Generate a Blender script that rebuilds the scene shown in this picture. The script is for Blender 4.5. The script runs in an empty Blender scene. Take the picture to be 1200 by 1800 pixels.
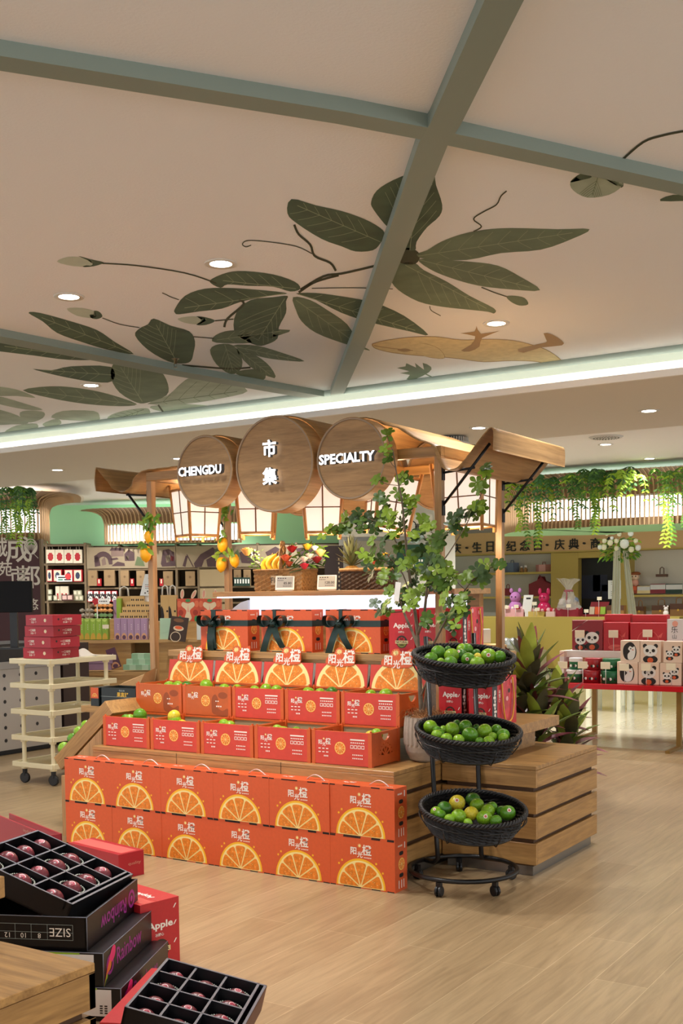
import bpy, bmesh, math, random
from mathutils import Vector, Matrix
from math import sin, cos, pi, radians as R
random.seed(7)
S = bpy.context.scene; COL = S.collection
# ---------------------------------------------------------------- camera
FP, ROLL, PITCH, YAW, PCY, EYE = 1965.84, -0.0121475, 0.0577419, 0.569029, 1158.47, 1.45
_r = Vector((cos(YAW), sin(YAW), 0)); _f = Vector((-sin(YAW), cos(YAW), 0)); _u = Vector((0, 0, 1))
FWD = _f*cos(PITCH) - _u*sin(PITCH); _u2 = _u*cos(PITCH) + _f*sin(PITCH)
CR = _r*cos(ROLL) + _u2*sin(ROLL); CU = _u2*cos(ROLL) - _r*sin(ROLL)
CAM = Vector((0, 0, EYE))
cd = bpy.data.cameras.new('camera'); cam = bpy.data.objects.new('camera', cd); COL.objects.link(cam)
cam.matrix_world = Matrix(((CR.x, CU.x, -FWD.x, 0), (CR.y, CU.y, -FWD.y, 0), (CR.z, CU.z, -FWD.z, EYE), (0, 0, 0, 1)))
cd.sensor_fit = 'VERTICAL'; cd.sensor_height = 36; cd.lens = FP/1800*36; cd.shift_y = (PCY-900)/1800
cd.clip_start = .05; cd.clip_end = 100
S.camera = cam
# ---------------------------------------------------------------- light, exposure
S.view_settings.view_transform = 'Standard'; S.view_settings.look = 'None'
S.view_settings.exposure = 1.0; S.view_settings.gamma = 1; S.view_settings.use_curve_mapping = False
S.cycles.use_denoising = True; S.cycles.max_bounces = 8; S.cycles.diffuse_bounces = 4; S.cycles.caustics_reflective = False
S.cycles.caustics_refractive = False; S.cycles.sample_clamp_indirect = 4
w = bpy.data.worlds.new('shop'); S.world = w; w.use_nodes = True
w.node_tree.nodes['Background'].inputs[0].default_value = (.94, .975, 1.0, 1)
w.node_tree.nodes['Background'].inputs[1].default_value = .92
SPOT_W = 54; COVE_W = 5.5
# ---------------------------------------------------------------- plan helpers: where a sight line meets a plane of the shop
def ray(x, y): return CR*(x-600) - CU*(y-PCY) + FWD*FP
def pz(x, y, z): d = ray(x, y); return CAM + d*((z-EYE)/d.z)
def pY(x, y, Y): d = ray(x, y); return CAM + d*(Y/d.y)
def pX(x, y, X): d = ray(x, y); return CAM + d*(X/d.x)
def pD(x, y, D): return CAM + ray(x, y)*(D/FP)
def proj(P):
    v = Vector(P)-CAM; c = v.dot(FWD); return (600+FP*v.dot(CR)/c, PCY-FP*v.dot(CU)/c)
# ---------------------------------------------------------------- materials
def lin(c): return tuple((v/255/12.92 if v <= 10 else ((v/255+.055)/1.055)**2.4) for v in c)
MATS = {}
def mat(name, rgb, rough=.55, metal=0, em=0, emc=None, noise=0, scale=30, spec=.5, trans=0, alpha=1, stretch=None, bump=0, sss=0):
    if name in MATS: return MATS[name]
    m = bpy.data.materials.new(name); m.use_nodes = True; nt = m.node_tree; b = nt.nodes['Principled BSDF']
    c = lin(rgb)+(1,)
    b.inputs['Base Color'].default_value = c; b.inputs['Roughness'].default_value = rough; b.inputs['Metallic'].default_value = metal
    b.inputs['Specular IOR Level'].default_value = spec
    if trans: b.inputs['Transmission Weight'].default_value = trans
    if alpha < 1: b.inputs['Alpha'].default_value = alpha
    if em: b.inputs['Emission Color'].default_value = lin(emc or rgb)+(1,); b.inputs['Emission Strength'].default_value = em
    if noise or bump:
        tc = nt.nodes.new('ShaderNodeTexCoord'); mp = nt.nodes.new('ShaderNodeMapping'); n = nt.nodes.new('ShaderNodeTexNoise')
        nt.links.new(tc.outputs['Object'], mp.inputs[0]); nt.links.new(mp.outputs[0], n.inputs['Vector'])
        mp.inputs['Scale'].default_value = stretch or (1, 1, 1); n.inputs['Scale'].default_value = scale; n.inputs['Detail'].default_value = 4
        if noise:
            rp = nt.nodes.new('ShaderNodeValToRGB'); rp.color_ramp.elements[0].position = .3; rp.color_ramp.elements[1].position = .7
            rp.color_ramp.elements[0].color = tuple(v*(1-noise) for v in c[:3])+(1,); rp.color_ramp.elements[1].color = tuple(min(1, v*(1+noise)) for v in c[:3])+(1,)
            nt.links.new(n.outputs['Fac'], rp.inputs[0]); nt.links.new(rp.outputs[0], b.inputs['Base Color'])
        if bump:
            bp = nt.nodes.new('ShaderNodeBump'); bp.inputs['Strength'].default_value = bump; bp.inputs['Distance'].default_value = .01
            nt.links.new(n.outputs['Fac'], bp.inputs['Height']); nt.links.new(bp.outputs[0], b.inputs['Normal'])
    MATS[name] = m; return m
def wood(name, a, b_, stretch=(2, 30, 30), rough=.38, scale=1.0):
    if name in MATS: return MATS[name]
    m = bpy.data.materials.new(name); m.use_nodes = True; nt = m.node_tree; b = nt.nodes['Principled BSDF']; L = nt.links.new
    tc = nt.nodes.new('ShaderNodeTexCoord'); mp = nt.nodes.new('ShaderNodeMapping'); mp.inputs['Scale'].default_value = stretch
    n = nt.nodes.new('ShaderNodeTexNoise'); n.inputs['Scale'].default_value = scale; n.inputs['Detail'].default_value = 6; n.inputs['Roughness'].default_value = .62; n.inputs['Distortion'].default_value = .6
    n2 = nt.nodes.new('ShaderNodeTexNoise'); n2.inputs['Scale'].default_value = scale*5; n2.inputs['Detail'].default_value = 3
    mx = nt.nodes.new('ShaderNodeMath'); mx.operation = 'MULTIPLY_ADD'; mx.inputs[1].default_value = .35
    rp = nt.nodes.new('ShaderNodeValToRGB'); e = rp.color_ramp.elements
    e[0].position = .42; e[1].position = .86; e[0].color = lin(a)+(1,); e[1].color = lin(b_)+(1,)
    L(tc.outputs['Object'], mp.inputs[0]); L(mp.outputs[0], n.inputs['Vector']); L(mp.outputs[0], n2.inputs['Vector'])
    L(n2.outputs['Fac'], mx.inputs[0]); L(n.outputs['Fac'], mx.inputs[2]); L(mx.outputs[0], rp.inputs[0]); L(rp.outputs[0], b.inputs['Base Color'])
    b.inputs['Roughness'].default_value = rough
    MATS[name] = m; return m
# ---------------------------------------------------------------- mesh builder
def frame(O, U, V):
    U = Vector(U).normalized(); V = Vector(V); N = U.cross(V).normalized(); V = N.cross(U).normalized()
    return Matrix(((U.x, V.x, N.x, O[0]), (U.y, V.y, N.y, O[1]), (U.z, V.z, N.z, O[2]), (0, 0, 0, 1)))
def FX(x, y, z): return frame((x, y, z), (1, 0, 0), (0, 0, 1))      # a plane that faces -Y
def FS(x, y, z): return frame((x, y, z), (0, 1, 0), (0, 0, 1))      # a plane that faces +X
def FT(x, y, z): return frame((x, y, z), (1, 0, 0), (0, 1, 0))      # a plane that faces +Z
FONT = {}
def text_mesh(s, off=0.0, depth=0.0):
    k = (s, off, depth)
    if k in FONT: return FONT[k]
    c = bpy.data.curves.new('t', 'FONT'); c.body = s; c.size = 1; c.align_x = 'CENTER'; c.align_y = 'CENTER'; c.offset = off; c.resolution_u = 2
    c.extrude = depth; c.fill_mode = 'BOTH'
    o = bpy.data.objects.new('t', c); me = bpy.data.meshes.new_from_object(o)
    vs = [tuple(v.co) for v in me.vertices]; fs = [tuple(p.vertices) for p in me.polygons]
    bpy.data.objects.remove(o); bpy.data.curves.remove(c); bpy.data.meshes.remove(me)
    if vs:
        x0 = min(v[0] for v in vs); x1 = max(v[0] for v in vs); y0 = min(v[1] for v in vs); y1 = max(v[1] for v in vs)
        vs = [(v[0]-(x0+x1)/2, v[1]-(y0+y1)/2, v[2]) for v in vs]; FONT[k] = (vs, fs, x1-x0, y1-y0)
    else: FONT[k] = ([], [], 1, 1)
    return FONT[k]
def shape_mesh(loops, depth=0.0):
    c = bpy.data.curves.new('s', 'CURVE'); c.dimensions = '2D'; c.fill_mode = 'BOTH' if depth else 'FRONT'; c.extrude = depth/2
    for lp in loops:
        sp = c.splines.new('POLY'); sp.points.add(len(lp)-1); sp.use_cyclic_u = True
        for p, q in zip(sp.points, lp): p.co = (q[0], q[1], 0, 1)
    o = bpy.data.objects.new('s', c); me = bpy.data.meshes.new_from_object(o)
    r = ([tuple(v.co) for v in me.vertices], [tuple(p.vertices) for p in me.polygons])
    bpy.data.objects.remove(o); bpy.data.curves.remove(c); bpy.data.meshes.remove(me); return r
def smooth_loop(pts, n=4, closed=True):
    out = []; N = len(pts)
    for i in range(N if closed else N-1):
        g = (lambda k: pts[k % N]) if closed else (lambda k: pts[max(0, min(N-1, k))])
        p0, p1, p2, p3 = g(i-1), g(i), g(i+1), g(i+2)
        for j in range(n):
            t = j/n; out.append(tuple(.5*((2*b)+(-a+c)*t+(2*a-5*b+4*c-d)*t*t+(-a+3*b-3*c+d)*t**3) for a, b, c, d in zip(p0, p1, p2, p3)))
    if not closed: out.append(tuple(pts[-1]))
    return out
def arc(cx, cy, r, a0, a1, n=24, ry=None): return [(cx+r*cos(a0+(a1-a0)*i/n), cy+(ry or r)*sin(a0+(a1-a0)*i/n)) for i in range(n+1)]
class MB:
    def __init__(s): s.v = []; s.f = []; s.mi = []; s.sm = []; s.mats = []
    def add(s, vs, fs, m, M=None, smooth=False):
        if m not in s.mats: s.mats.append(m)
        k = s.mats.index(m); b = len(s.v)
        s.v += [tuple(M @ Vector(v)) if M else tuple(v) for v in vs]
        s.f += [tuple(b+i for i in f) for f in fs]; s.mi += [k]*len(fs); s.sm += [smooth]*len(fs); return s
    def box(s, x0, x1, y0, y1, z0, z1, m, M=None):
        return s.add([(x, y, z) for x in (x0, x1) for y in (y0, y1) for z in (z0, z1)], [(0, 1, 3, 2), (4, 6, 7, 5), (0, 4, 5, 1), (2, 3, 7, 6), (0, 2, 6, 4), (1, 5, 7, 3)], m, M)
    def poly(s, pts, m, M=None):
        return s.add([(p[0], p[1], p[2] if len(p) > 2 else 0) for p in pts], [tuple(range(len(pts)))], m, M)
    def shape(s, loops, m, M=None, depth=0): v, f = shape_mesh(loops, depth); return s.add(v, f, m, M)
    def rect(s, x0, y0, x1, y1, m, M=None, e=0): return s.add([(x0, y0, e), (x1, y0, e), (x1, y1, e), (x0, y1, e)], [(0, 1, 2, 3)], m, M)
    def prism(s, pts, y0, y1, m, M=None):       # outline in x,z carried along y
        n = len(pts); vs = [(p[0], y0, p[1]) for p in pts]+[(p[0], y1, p[1]) for p in pts]
        return s.add(vs, [tuple(range(n))[::-1], tuple(range(n, 2*n))]+[(i, (i+1) % n, n+(i+1) % n, n+i) for i in range(n)], m, M)
    def tube(s, pts, r, m, seg=8, closed=False, M=None, flat=None):
        pts = [Vector(p) for p in pts]; n = len(pts); vs = []; ref = None
        for i, p in enumerate(pts):
            a = pts[(i-1) % n] if closed or i else p; b = pts[(i+1) % n] if closed or i < n-1 else p
            t = (b-a).normalized() if (b-a).length > 1e-9 else Vector((0, 0, 1))
            if ref is None: ref = Vector((0, 0, 1)) if abs(t.z) < .9 else Vector((1, 0, 0))
            q = t.cross(ref).normalized(); ref = q.cross(t).normalized(); rr = r[i] if isinstance(r, (list, tuple)) else r
            vs += [tuple(p+(q*cos(2*pi*k/seg)+ref*sin(2*pi*k/seg)*(flat or 1))*rr) for k in range(seg)]
        fs = [(i*seg+k, i*seg+(k+1) % seg, ((i+1) % n)*seg+(k+1) % seg, ((i+1) % n)*seg+k) for i in range(n if closed else n-1) for k in range(seg)]
        if not closed: fs += [tuple(range(seg))[::-1], tuple((n-1)*seg+k for k in range(seg))]
        return s.add(vs, fs, m, M, True)
    def lathe(s, prof, m, seg=20, M=None, smooth=True, caps=True):
        vs = [(p[0]*cos(2*pi*k/seg), p[0]*sin(2*pi*k/seg), p[1]) for p in prof for k in range(seg)]; n = len(prof)
        fs = [(i*seg+k, i*seg+(k+1) % seg, (i+1)*seg+(k+1) % seg, (i+1)*seg+k) for i in range(n-1) for k in range(seg)]
        if caps:
            if prof[0][0] > 1e-6: fs.append(tuple(range(seg))[::-1])
            if prof[-1][0] > 1e-6: fs.append(tuple((n-1)*seg+k for k in range(seg)))
        return s.add(vs, fs, m, M, smooth)
    def cyl(s, P, r, h, m, seg=16, M=None): return s.lathe([(r, 0), (r, h)], m, seg, (M or Matrix()) @ Matrix.Translation(P), False)
    def ball(s, P, r, m, seg=12, sc=(1, 1, 1), M=None):
        n = max(5, seg*2//3); T = (M or Matrix()) @ Matrix.Translation(P) @ Matrix.Diagonal((*sc, 1))
        return s.lathe([(max(1e-5, r*sin(pi*i/n)), -r*cos(pi*i/n)) for i in range(n+1)], m, seg, T, True, False)
    def text(s, t, M, h, m, w=None, off=.012, depth=0, side=None, rot=0):
        v, f, tw, th = text_mesh(t, off, depth/h if depth else 0)
        if not v: return s
        sy = h/th; sx = (w/tw) if w else sy
        T = M @ Matrix.Rotation(rot, 4, 'Z') @ Matrix.Diagonal((sx, sy, sy, 1))
        if side:
            zs = max(p[2] for p in v)
            fr = [q for q in f if all(v[i][2] > zs-1e-5 for i in q)]; bk = [q for q in f if all(v[i][2] < 1e-5-zs for i in q)]; sd = [q for q in f if q not in fr and q not in bk]
            s.add(v, fr, m, T); s.add(v, bk, side[1], T); return s.add(v, sd, side[0], T)
        return s.add(v, f, m, T)
    def leaf(s, P, d, up, L, W, m, bend=.25, fold=.15, n=4, ob=False):
        d = Vector(d).normalized(); up = Vector(up); sd = d.cross(up)
        sd = sd.normalized() if sd.length > 1e-6 else Vector((1, 0, 0)); up = sd.cross(d).normalized(); vs = []; P = Vector(P)
        for i in range(n+1):
            t = i/n; wd = W*.5*(sin(pi*min(1, t*.92+.06))**.8 if not ob else sin(pi*(.05+.9*t)**1.6)**.85); c = P+d*(L*t)-up*(bend*L*t*t)
            vs += [tuple(c-sd*wd+up*fold*wd), tuple(c), tuple(c+sd*wd+up*fold*wd)]
        fs = [(i*3+k, i*3+k+1, i*3+k+4, i*3+k+3) for i in range(n) for k in (0, 1)]
        return s.add(vs, fs, m, None, True)
    def build(s, name, parent=None, world=False, bevel=0, seg=1):
        me = bpy.data.meshes.new(name); me.from_pydata(s.v, [], s.f)
        for m in s.mats: me.materials.append(m)
        me.polygons.foreach_set('material_index', s.mi); me.polygons.foreach_set('use_smooth', s.sm); me.update()
        o = bpy.data.objects.new(name, me); COL.objects.link(o)
        if parent:
            o.parent = parent
            if world: me.transform(WM[parent.name].inverted())
        if bevel:
            b = o.modifiers.new('bevel', 'BEVEL'); b.width = bevel; b.segments = seg; b.limit_method = 'ANGLE'; b.angle_limit = R(50)
        return o
WM = {}
def tag(o, label, cat, group=None, kind=None):
    o['label'] = label; o['category'] = cat
    if group: o['group'] = group
    if kind: o['kind'] = kind
    return o
def thing(name, label, cat, loc=(0, 0, 0), rz=0, group=None, M=None):
    o = bpy.data.objects.new(name, None); COL.objects.link(o); o.empty_display_size = .05
    o.matrix_world = M if M is not None else Matrix.Translation(loc) @ Matrix.Rotation(rz, 4, 'Z')
    WM[o.name] = (M.copy() if M is not None else Matrix.Translation(loc) @ Matrix.Rotation(rz, 4, 'Z'))
    return tag(o, label, cat, group)
KIDS = {}
def kids(o):
    return [c for c in bpy.data.objects if c.parent == o]
def dup(root, loc=None, rz=0, label=None, group=None, M=None, tree=None):
    r = root.copy(); COL.objects.link(r)
    W = M if M is not None else Matrix.Translation(loc) @ Matrix.Rotation(rz, 4, 'Z')
    r.matrix_world = W; WM[r.name] = W.copy()
    if label: r['label'] = label
    if group: r['group'] = group
    for ch in (tree or kids(root)):
        c = ch.copy(); COL.objects.link(c); c.parent = r
        for g in kids(ch):
            d = g.copy(); COL.objects.link(d); d.parent = c
    return r
def struct(mb, name, bevel=0):
    o = mb.build(name, bevel=bevel); o['kind'] = 'structure'; return o
ORD = 'first second third fourth fifth sixth seventh eighth ninth tenth eleventh twelfth thirteenth fourteenth fifteenth sixteenth seventeenth eighteenth nineteenth twentieth'.split()
def nth(i, n, a='from the left'):
    if i == 0: return 'leftmost'
    if i == n-1: return 'rightmost'
    return ORD[i]+' '+a
# ---------------------------------------------------------------- shared materials
OAK = wood('oak', (134, 97, 54), (188, 144, 86)); OAKV = wood('oak_upright', (140, 102, 64), (192, 148, 98), (30, 30, 2)); OAKY = wood('oak_side', (134, 97, 54), (188, 144, 86), (30, 2, 30))
VEN = wood('veneer', (142, 106, 64), (186, 146, 96), (40, 1.5, 40), .5); DISC = wood('sign_wood', (130, 98, 60), (172, 134, 88), (3, 30, 30), .5)
WHITE = mat('white', (235, 233, 228)); BLACK = mat('black', (12, 12, 14), .4); METAL = mat('steel', (150, 148, 144), .35, 1); DARK = mat('dark_gap', (24, 18, 14), .8)
ORANGE = mat('carton_orange', (214, 90, 44), .45, noise=.04, scale=60); RED = mat('carton_red', (192, 38, 42), .42, noise=.04, scale=60)
PRINTW = mat('print_white', (246, 238, 226), .5); PEEL = mat('print_peel', (250, 190, 34), .45); PITH = mat('print_pith', (248, 226, 150), .45)
PULP = mat('print_pulp', (230, 132, 34), .45, noise=.22, scale=60); TAN = mat('kraft', (186, 146, 98), .7, noise=.05, scale=40)
GLOW = mat('lamp_glow', (255, 250, 240), em=14); 
# ================================================================ the shop shell
def pF(x, y, d):                       # upright plane that faces the view, d metres off
    q = ray(x, y); return CAM + q*(d/q.dot(_f))
def floor_mat(name, c1, c2, cm, bw, rh, rough, bump):
    m = bpy.data.materials.new(name); m.use_nodes = True; nt = m.node_tree; b = nt.nodes['Principled BSDF']; L = nt.links.new
    tc = nt.nodes.new('ShaderNodeTexCoord'); mp = nt.nodes.new('ShaderNodeMapping'); mp.inputs['Rotation'].default_value = (0, 0, pi/2); mp.inputs['Location'].default_value = (.07, .03, 0)
    br = nt.nodes.new('ShaderNodeTexBrick'); br.offset = .37; br.inputs['Scale'].default_value = 1; br.inputs['Brick Width'].default_value = bw; br.inputs['Row Height'].default_value = rh
    br.inputs['Mortar Size'].default_value = .0016; br.inputs['Color1'].default_value = lin(c1)+(1,); br.inputs['Color2'].default_value = lin(c2)+(1,); br.inputs['Mortar'].default_value = lin(cm)+(1,); br.inputs['Bias'].default_value = 0
    mg = nt.nodes.new('ShaderNodeMapping'); mg.inputs['Scale'].default_value = (14, 1.1, 1)
    n = nt.nodes.new('ShaderNodeTexNoise'); n.inputs['Scale'].default_value = 2.2; n.inputs['Detail'].default_value = 7; n.inputs['Roughness'].default_value = .6; n.inputs['Distortion'].default_value = .8
    rp = nt.nodes.new('ShaderNodeValToRGB'); rp.color_ramp.elements[0].color = (.72, .70, .67, 1); rp.color_ramp.elements[1].color = (1.12, 1.12, 1.12, 1); rp.color_ramp.elements[0].position = .3; rp.color_ramp.elements[1].position = .7
    mx = nt.nodes.new('ShaderNodeMixRGB'); mx.blend_type = 'MULTIPLY'; mx.inputs[0].default_value = bump
    L(tc.outputs['Object'], mp.inputs[0]); L(mp.outputs[0], br.inputs['Vector']); L(tc.outputs['Object'], mg.inputs[0]); L(mg.outputs[0], n.inputs['Vector'])
    L(n.outputs['Fac'], rp.inputs[0]); L(br.outputs['Color'], mx.inputs[1]); L(rp.outputs[0], mx.inputs[2]); L(mx.outputs[0], b.inputs['Base Color'])
    b.inputs['Roughness'].default_value = rough; return m
PLANK = floor_mat('plank_floor', (178, 154, 118), (165, 140, 105), (200, 178, 140), 1.3, .2, .3, .9)
TILE = floor_mat('stone_tile', (188, 180, 158), (172, 165, 144), (150, 143, 124), 1.0, 1.0, .12, .35)
CEIL = mat('ceiling_paint', (236, 237, 242), .8, bump=.12, scale=90); COVEW = mat('cove_white', (240, 236, 228), .7); BULK = mat('bulkhead_paint', (224, 218, 208), .8)
FARC = mat('far_ceiling_paint', (236, 234, 232), .8); SAGE = mat('sage_beam', (130, 142, 132), .6); MINT = mat('mint_wall', (172, 226, 174), .7); OFFW = mat('offwhite_wall', (214, 210, 198), .7)
f1 = MB(); f1.box(-16, 6, -4, 10.05, -.1, 0, PLANK); struct(f1, 'floor')
f2 = MB(); f2.box(-26, 8, 10.05, 27, -.1, 0, TILE); struct(f2, 'floor_tile')
c = MB(); c.box(-14, 6, -4, 7.45, 3.0, 3.12, CEIL); struct(c, 'ceiling')
c = MB(); c.box(-16, 6, 7.07, 9.2, 2.78, 2.82, BULK); c.box(-16, 6, 7.04, 7.07, 2.78, 2.825, COVEW); c.box(-16, 6, 7.46, 7.5, 2.82, 3.12, COVEW); struct(c, 'ceiling_bulkhead')
c = MB(); c.box(-26, 8, 9.2, 27, 2.95, 3.05, FARC); struct(c, 'ceiling_far')
c = MB(); c.box(-14, 6, 7.2, 7.455, 2.955, 3.0, SAGE); struct(c, 'trim_ceiling_edge')
def beam(name, pts, wd=.092, z0=2.955, z1=3.001):
    P = [Vector((p[0], p[1], 0)) for p in pts]; L_, R_ = [], []
    for i, p in enumerate(P):
        a = P[max(0, i-1)]; b = P[min(len(P)-1, i+1)]; n = Vector((-(b-a).y, (b-a).x, 0)).normalized()*wd/2; L_.append(p+n); R_.append(p-n)
    m = MB(); n = len(P); vs = [(q.x, q.y, z) for z in (z0, z1) for q in L_+R_]
    fs = []
    for i in range(n-1):
        fs += [(i, i+1, n+i+1, n+i), (2*n+i, 2*n+i+1, i+1, i), (n+i, n+i+1, 3*n+i+1, 3*n+i)]
    m.add(vs, fs, SAGE); struct(m, name)
beam('ceiling_beam_1', [(-4.2, -.2), (-2.54, 2.225), (-1.94, 3.07), (-1.774, 3.336), (-1.73, 3.417), (-1.22, 4.33), (-.2, 6.2), (.4, 7.3)])
beam('ceiling_beam_2', [(.2, .9), (-1.21, 2.70), (-1.69, 3.30), (-1.79, 3.41), (-3.49, 5.71), (-4.56, 7.12), (-4.65, 7.25)], .10, 2.9545)
beam('ceiling_beam_3', [(-5.7, 1.0), (-5.22, 4.51), (-5.06, 5.82), (-4.80, 7.25)], .15, 2.956)
# painted leaves on the ceiling
LG = mat('mural_leaf', (80, 98, 78), .85, noise=.22, scale=6); LM = mat('mural_leaf_mid', (104, 120, 98), .85, noise=.2, scale=6); LP = mat('mural_leaf_pale', (160, 174, 158), .85, noise=.14, scale=6)
LB = mat('mural_bud', (186, 198, 184), .85, noise=.1, scale=8); LV = mat('mural_vein', (150, 164, 136), .85); LD = mat('mural_dark', (62, 66, 46), .85); LZ = mat('mural_sand', (210, 194, 150), .85, noise=.1, scale=20); LZD = mat('mural_sand_dark', (160, 134, 98), .85)
mu = MB()
def mleaf(pts, m=LG, vein=None, off=(0, 0), sc=1, n=3, z=2.9992, nv=5):
    P = [(off[0]+p[0]/sc, off[1]+p[1]/sc) for p in pts]; Q = smooth_loop(P, n)
    mu.poly([tuple(pz(x, y, z)) for x, y in Q], m)
    if vein:
        b = Vector((off[0]+vein[0]/sc, off[1]+vein[1]/sc)); e = Vector((off[0]+vein[2]/sc, off[1]+vein[3]/sc)); d = e-b; nn = Vector((-d.y, d.x)).normalized()
        mline([tuple(b), tuple(b+d*.5), tuple(b+d*.95)], 1.1, LV if m is not LP else LM)
        def edge(o, v):                      # how far a vein can run inside the outline
            best = 1e9
            for i in range(len(Q)):
                a = Vector(Q[i]); s_ = Vector(Q[(i+1) % len(Q)])-a; den = v.x*s_.y-v.y*s_.x
                if abs(den) < 1e-9: continue
                t = ((a.x-o.x)*s_.y-(a.y-o.y)*s_.x)/den; u = ((a.x-o.x)*v.y-(a.y-o.y)*v.x)/den
                if t > .5 and 0 <= u <= 1: best = min(best, t)
            return best if best < 1e8 else 0
        for k in range(1, nv+1):
            o = b+d*(k/(nv+1.2)); 
            for s_ in (1, -1):
                v = (d.normalized()*.75+nn*s_*.66).normalized(); t = edge(o, v)*.8
                if t > 3: mline([tuple(o), tuple(o+v*t*.55+d.normalized()*t*.05), tuple(o+v*t+d.normalized()*t*.16)], .7, LV if m is not LP else LM)
def mline(pts, wd, m=LD, z=2.9985, off=(0, 0), sc=1):
    P = [Vector((off[0]+p[0]/sc, off[1]+p[1]/sc)) for p in smooth_loop(pts, 4, False)]
    for i in range(len(P)-1):
        d = P[i+1]-P[i]
        if d.length < 1e-4: continue
        n = Vector((-d.y, d.x)).normalized()*wd/2; e = d.normalized()*.2
        mu.add([tuple(pz(*q, z)) for q in (P[i]-n-e, P[i+1]-n+e, P[i+1]+n+e, P[i]+n-e)], [(0, 1, 2, 3)], m)
mleaf([(707, 435), (690, 408), (675, 393), (656, 368), (652, 355), (662, 335), (690, 317), (735, 300), (761, 303), (766, 325), (777, 360), (772, 380), (750, 400), (732, 425), (729, 440)], LG, (720, 440, 735, 310))
mleaf([(732, 447), (750, 440), (775, 425), (810, 412), (850, 404), (900, 401), (980, 403), (1036, 403), (1005, 420), (950, 439), (880, 445), (820, 457), (750, 456)], LM, (735, 450, 1020, 407), nv=7)
mleaf([(735, 456), (775, 457), (825, 460), (875, 467), (915, 487), (949, 510), (900, 509), (840, 502), (790, 488), (755, 473)], LM, (738, 457, 940, 507), nv=6)
mleaf([(728, 462), (745, 475), (785, 495), (825, 520), (868, 542), (868, 551), (857, 548), (820, 544), (775, 539), (735, 530), (700, 510), (685, 490), (683, 470), (698, 462)], LM, (712, 466, 862, 546), nv=6)
mleaf([(512, 350), (555, 361), (600, 371), (640, 385), (667, 400), (676, 412), (668, 428), (655, 440), (625, 442), (600, 433), (565, 420), (522, 393), (505, 375)], LG, (668, 425, 515, 358), nv=6)
mleaf([(700, 440), (722, 436), (738, 448), (730, 464), (706, 463), (695, 452)], LD)
for pts, w_ in (([(700, 457), (640, 472), (600, 481), (568, 486), (528, 509)], 4), ([(517, 395), (525, 412), (545, 430), (553, 450), (580, 462), (590, 476)], 4), ([(548, 446), (520, 433), (470, 425), (436, 423), (426, 429), (432, 434), (441, 431)], 1.6),
    ([(832, 407), (846, 398), (832, 385), (850, 372), (872, 360), (880, 345), (890, 336)], 2.2), ([(846, 505), (868, 514), (892, 522)], 2), ([(755, 538), (758, 546), (774, 555)], 1.4), ([(548, 507), (620, 506), (690, 508)], 1.4),
    ([(180, 463), (240, 467), (325, 480), (380, 498)], 2.2), ([(180, 559), (210, 570), (245, 576)], 1.4), ([(378, 564), (410, 561)], 2), ([(285, 515), (292, 518), (300, 522), (314, 527)], 1.4), ([(340, 592), (376, 595)], 1.6),
    ([(1092, 282), (1130, 250), (1165, 238), (1204, 230)], 4), ([(420, 527), (428, 535), (400, 560), (394, 575)], 4), ([(320, 642), (400, 648), (440, 646)], 3), ([(278, 712), (292, 732)], 3)): mline(pts, w_)
mleaf([(890, 521), (905, 520), (922, 524), (928, 535), (912, 537), (897, 530)], LM)
O3 = dict(off=(0, 400), sc=2)
mleaf([(1055, 215), (1035, 190), (960, 165), (860, 153), (800, 158), (745, 180), (740, 195), (775, 212), (800, 200), (870, 205), (960, 208), (1020, 225)], LG, (1040, 215, 770, 185), **O3)
mleaf([(1010, 232), (940, 222), (820, 213), (720, 215), (650, 240), (615, 285), (615, 300), (630, 305), (700, 295), (780, 285), (850, 260), (950, 240)], LG, (1000, 232, 630, 285), **O3)
mleaf([(1010, 240), (960, 245), (880, 255), (830, 300), (822, 360), (850, 390), (905, 415), (940, 410), (975, 390), (980, 350), (1005, 300), (1005, 260)], LG, (1000, 250, 905, 400), **O3)
mleaf([(1030, 245), (1040, 290), (1060, 330), (1110, 370), (1200, 405), (1300, 433), (1260, 405), (1220, 340), (1150, 290), (1090, 255)], LM, (1040, 255, 1270, 420), **O3)
mleaf([(1040, 232), (1110, 230), (1200, 242), (1260, 252), (1320, 265), (1420, 310), (1505, 377), (1440, 365), (1350, 345), (1290, 330), (1200, 300), (1100, 250)], LG, (1050, 235, 1480, 368), nv=8, **O3)
mline([(1050, 228), (1100, 195), (1150, 178), (1190, 168)], 4, **O3)
mleaf([(540, 320), (600, 345), (665, 365), (685, 400), (680, 440), (670, 470), (640, 478), (590, 470), (520, 430), (475, 380), (490, 355), (520, 340)], LG, (620, 470, 545, 335), **O3)
mleaf([(100, 300), (140, 300), (250, 330), (340, 360), (400, 400), (470, 445), (380, 430), (280, 400), (200, 370), (150, 330)], LG, (460, 440, 130, 310), **O3)
mleaf([(-60, 395), (60, 412), (200, 430), (340, 462), (240, 465), (120, 450), (-60, 425)], LG, (320, 460, 0, 415), **O3)
mleaf([(115, 497), (180, 502), (250, 488), (390, 490), (395, 540), (330, 543), (250, 530), (180, 515)], LG, (390, 518, 140, 500), **O3)
mleaf([(480, 615), (420, 580), (390, 530), (395, 485), (420, 475), (520, 485), (565, 505), (590, 550), (585, 590), (520, 615)], LM, (500, 612, 420, 485), **O3)
mleaf([(480, 620), (380, 585), (280, 565), (180, 558), (80, 572), (180, 600), (300, 620), (420, 628)], LM, (480, 622, 100, 573), **O3)
mleaf([(520, 620), (590, 590), (640, 545), (680, 528), (800, 540), (870, 575), (780, 600), (650, 620)], LP, (520, 620, 850, 574), **O3)
mleaf([(530, 628), (650, 620), (780, 635), (660, 650), (560, 645)], LP, **O3)
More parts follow.
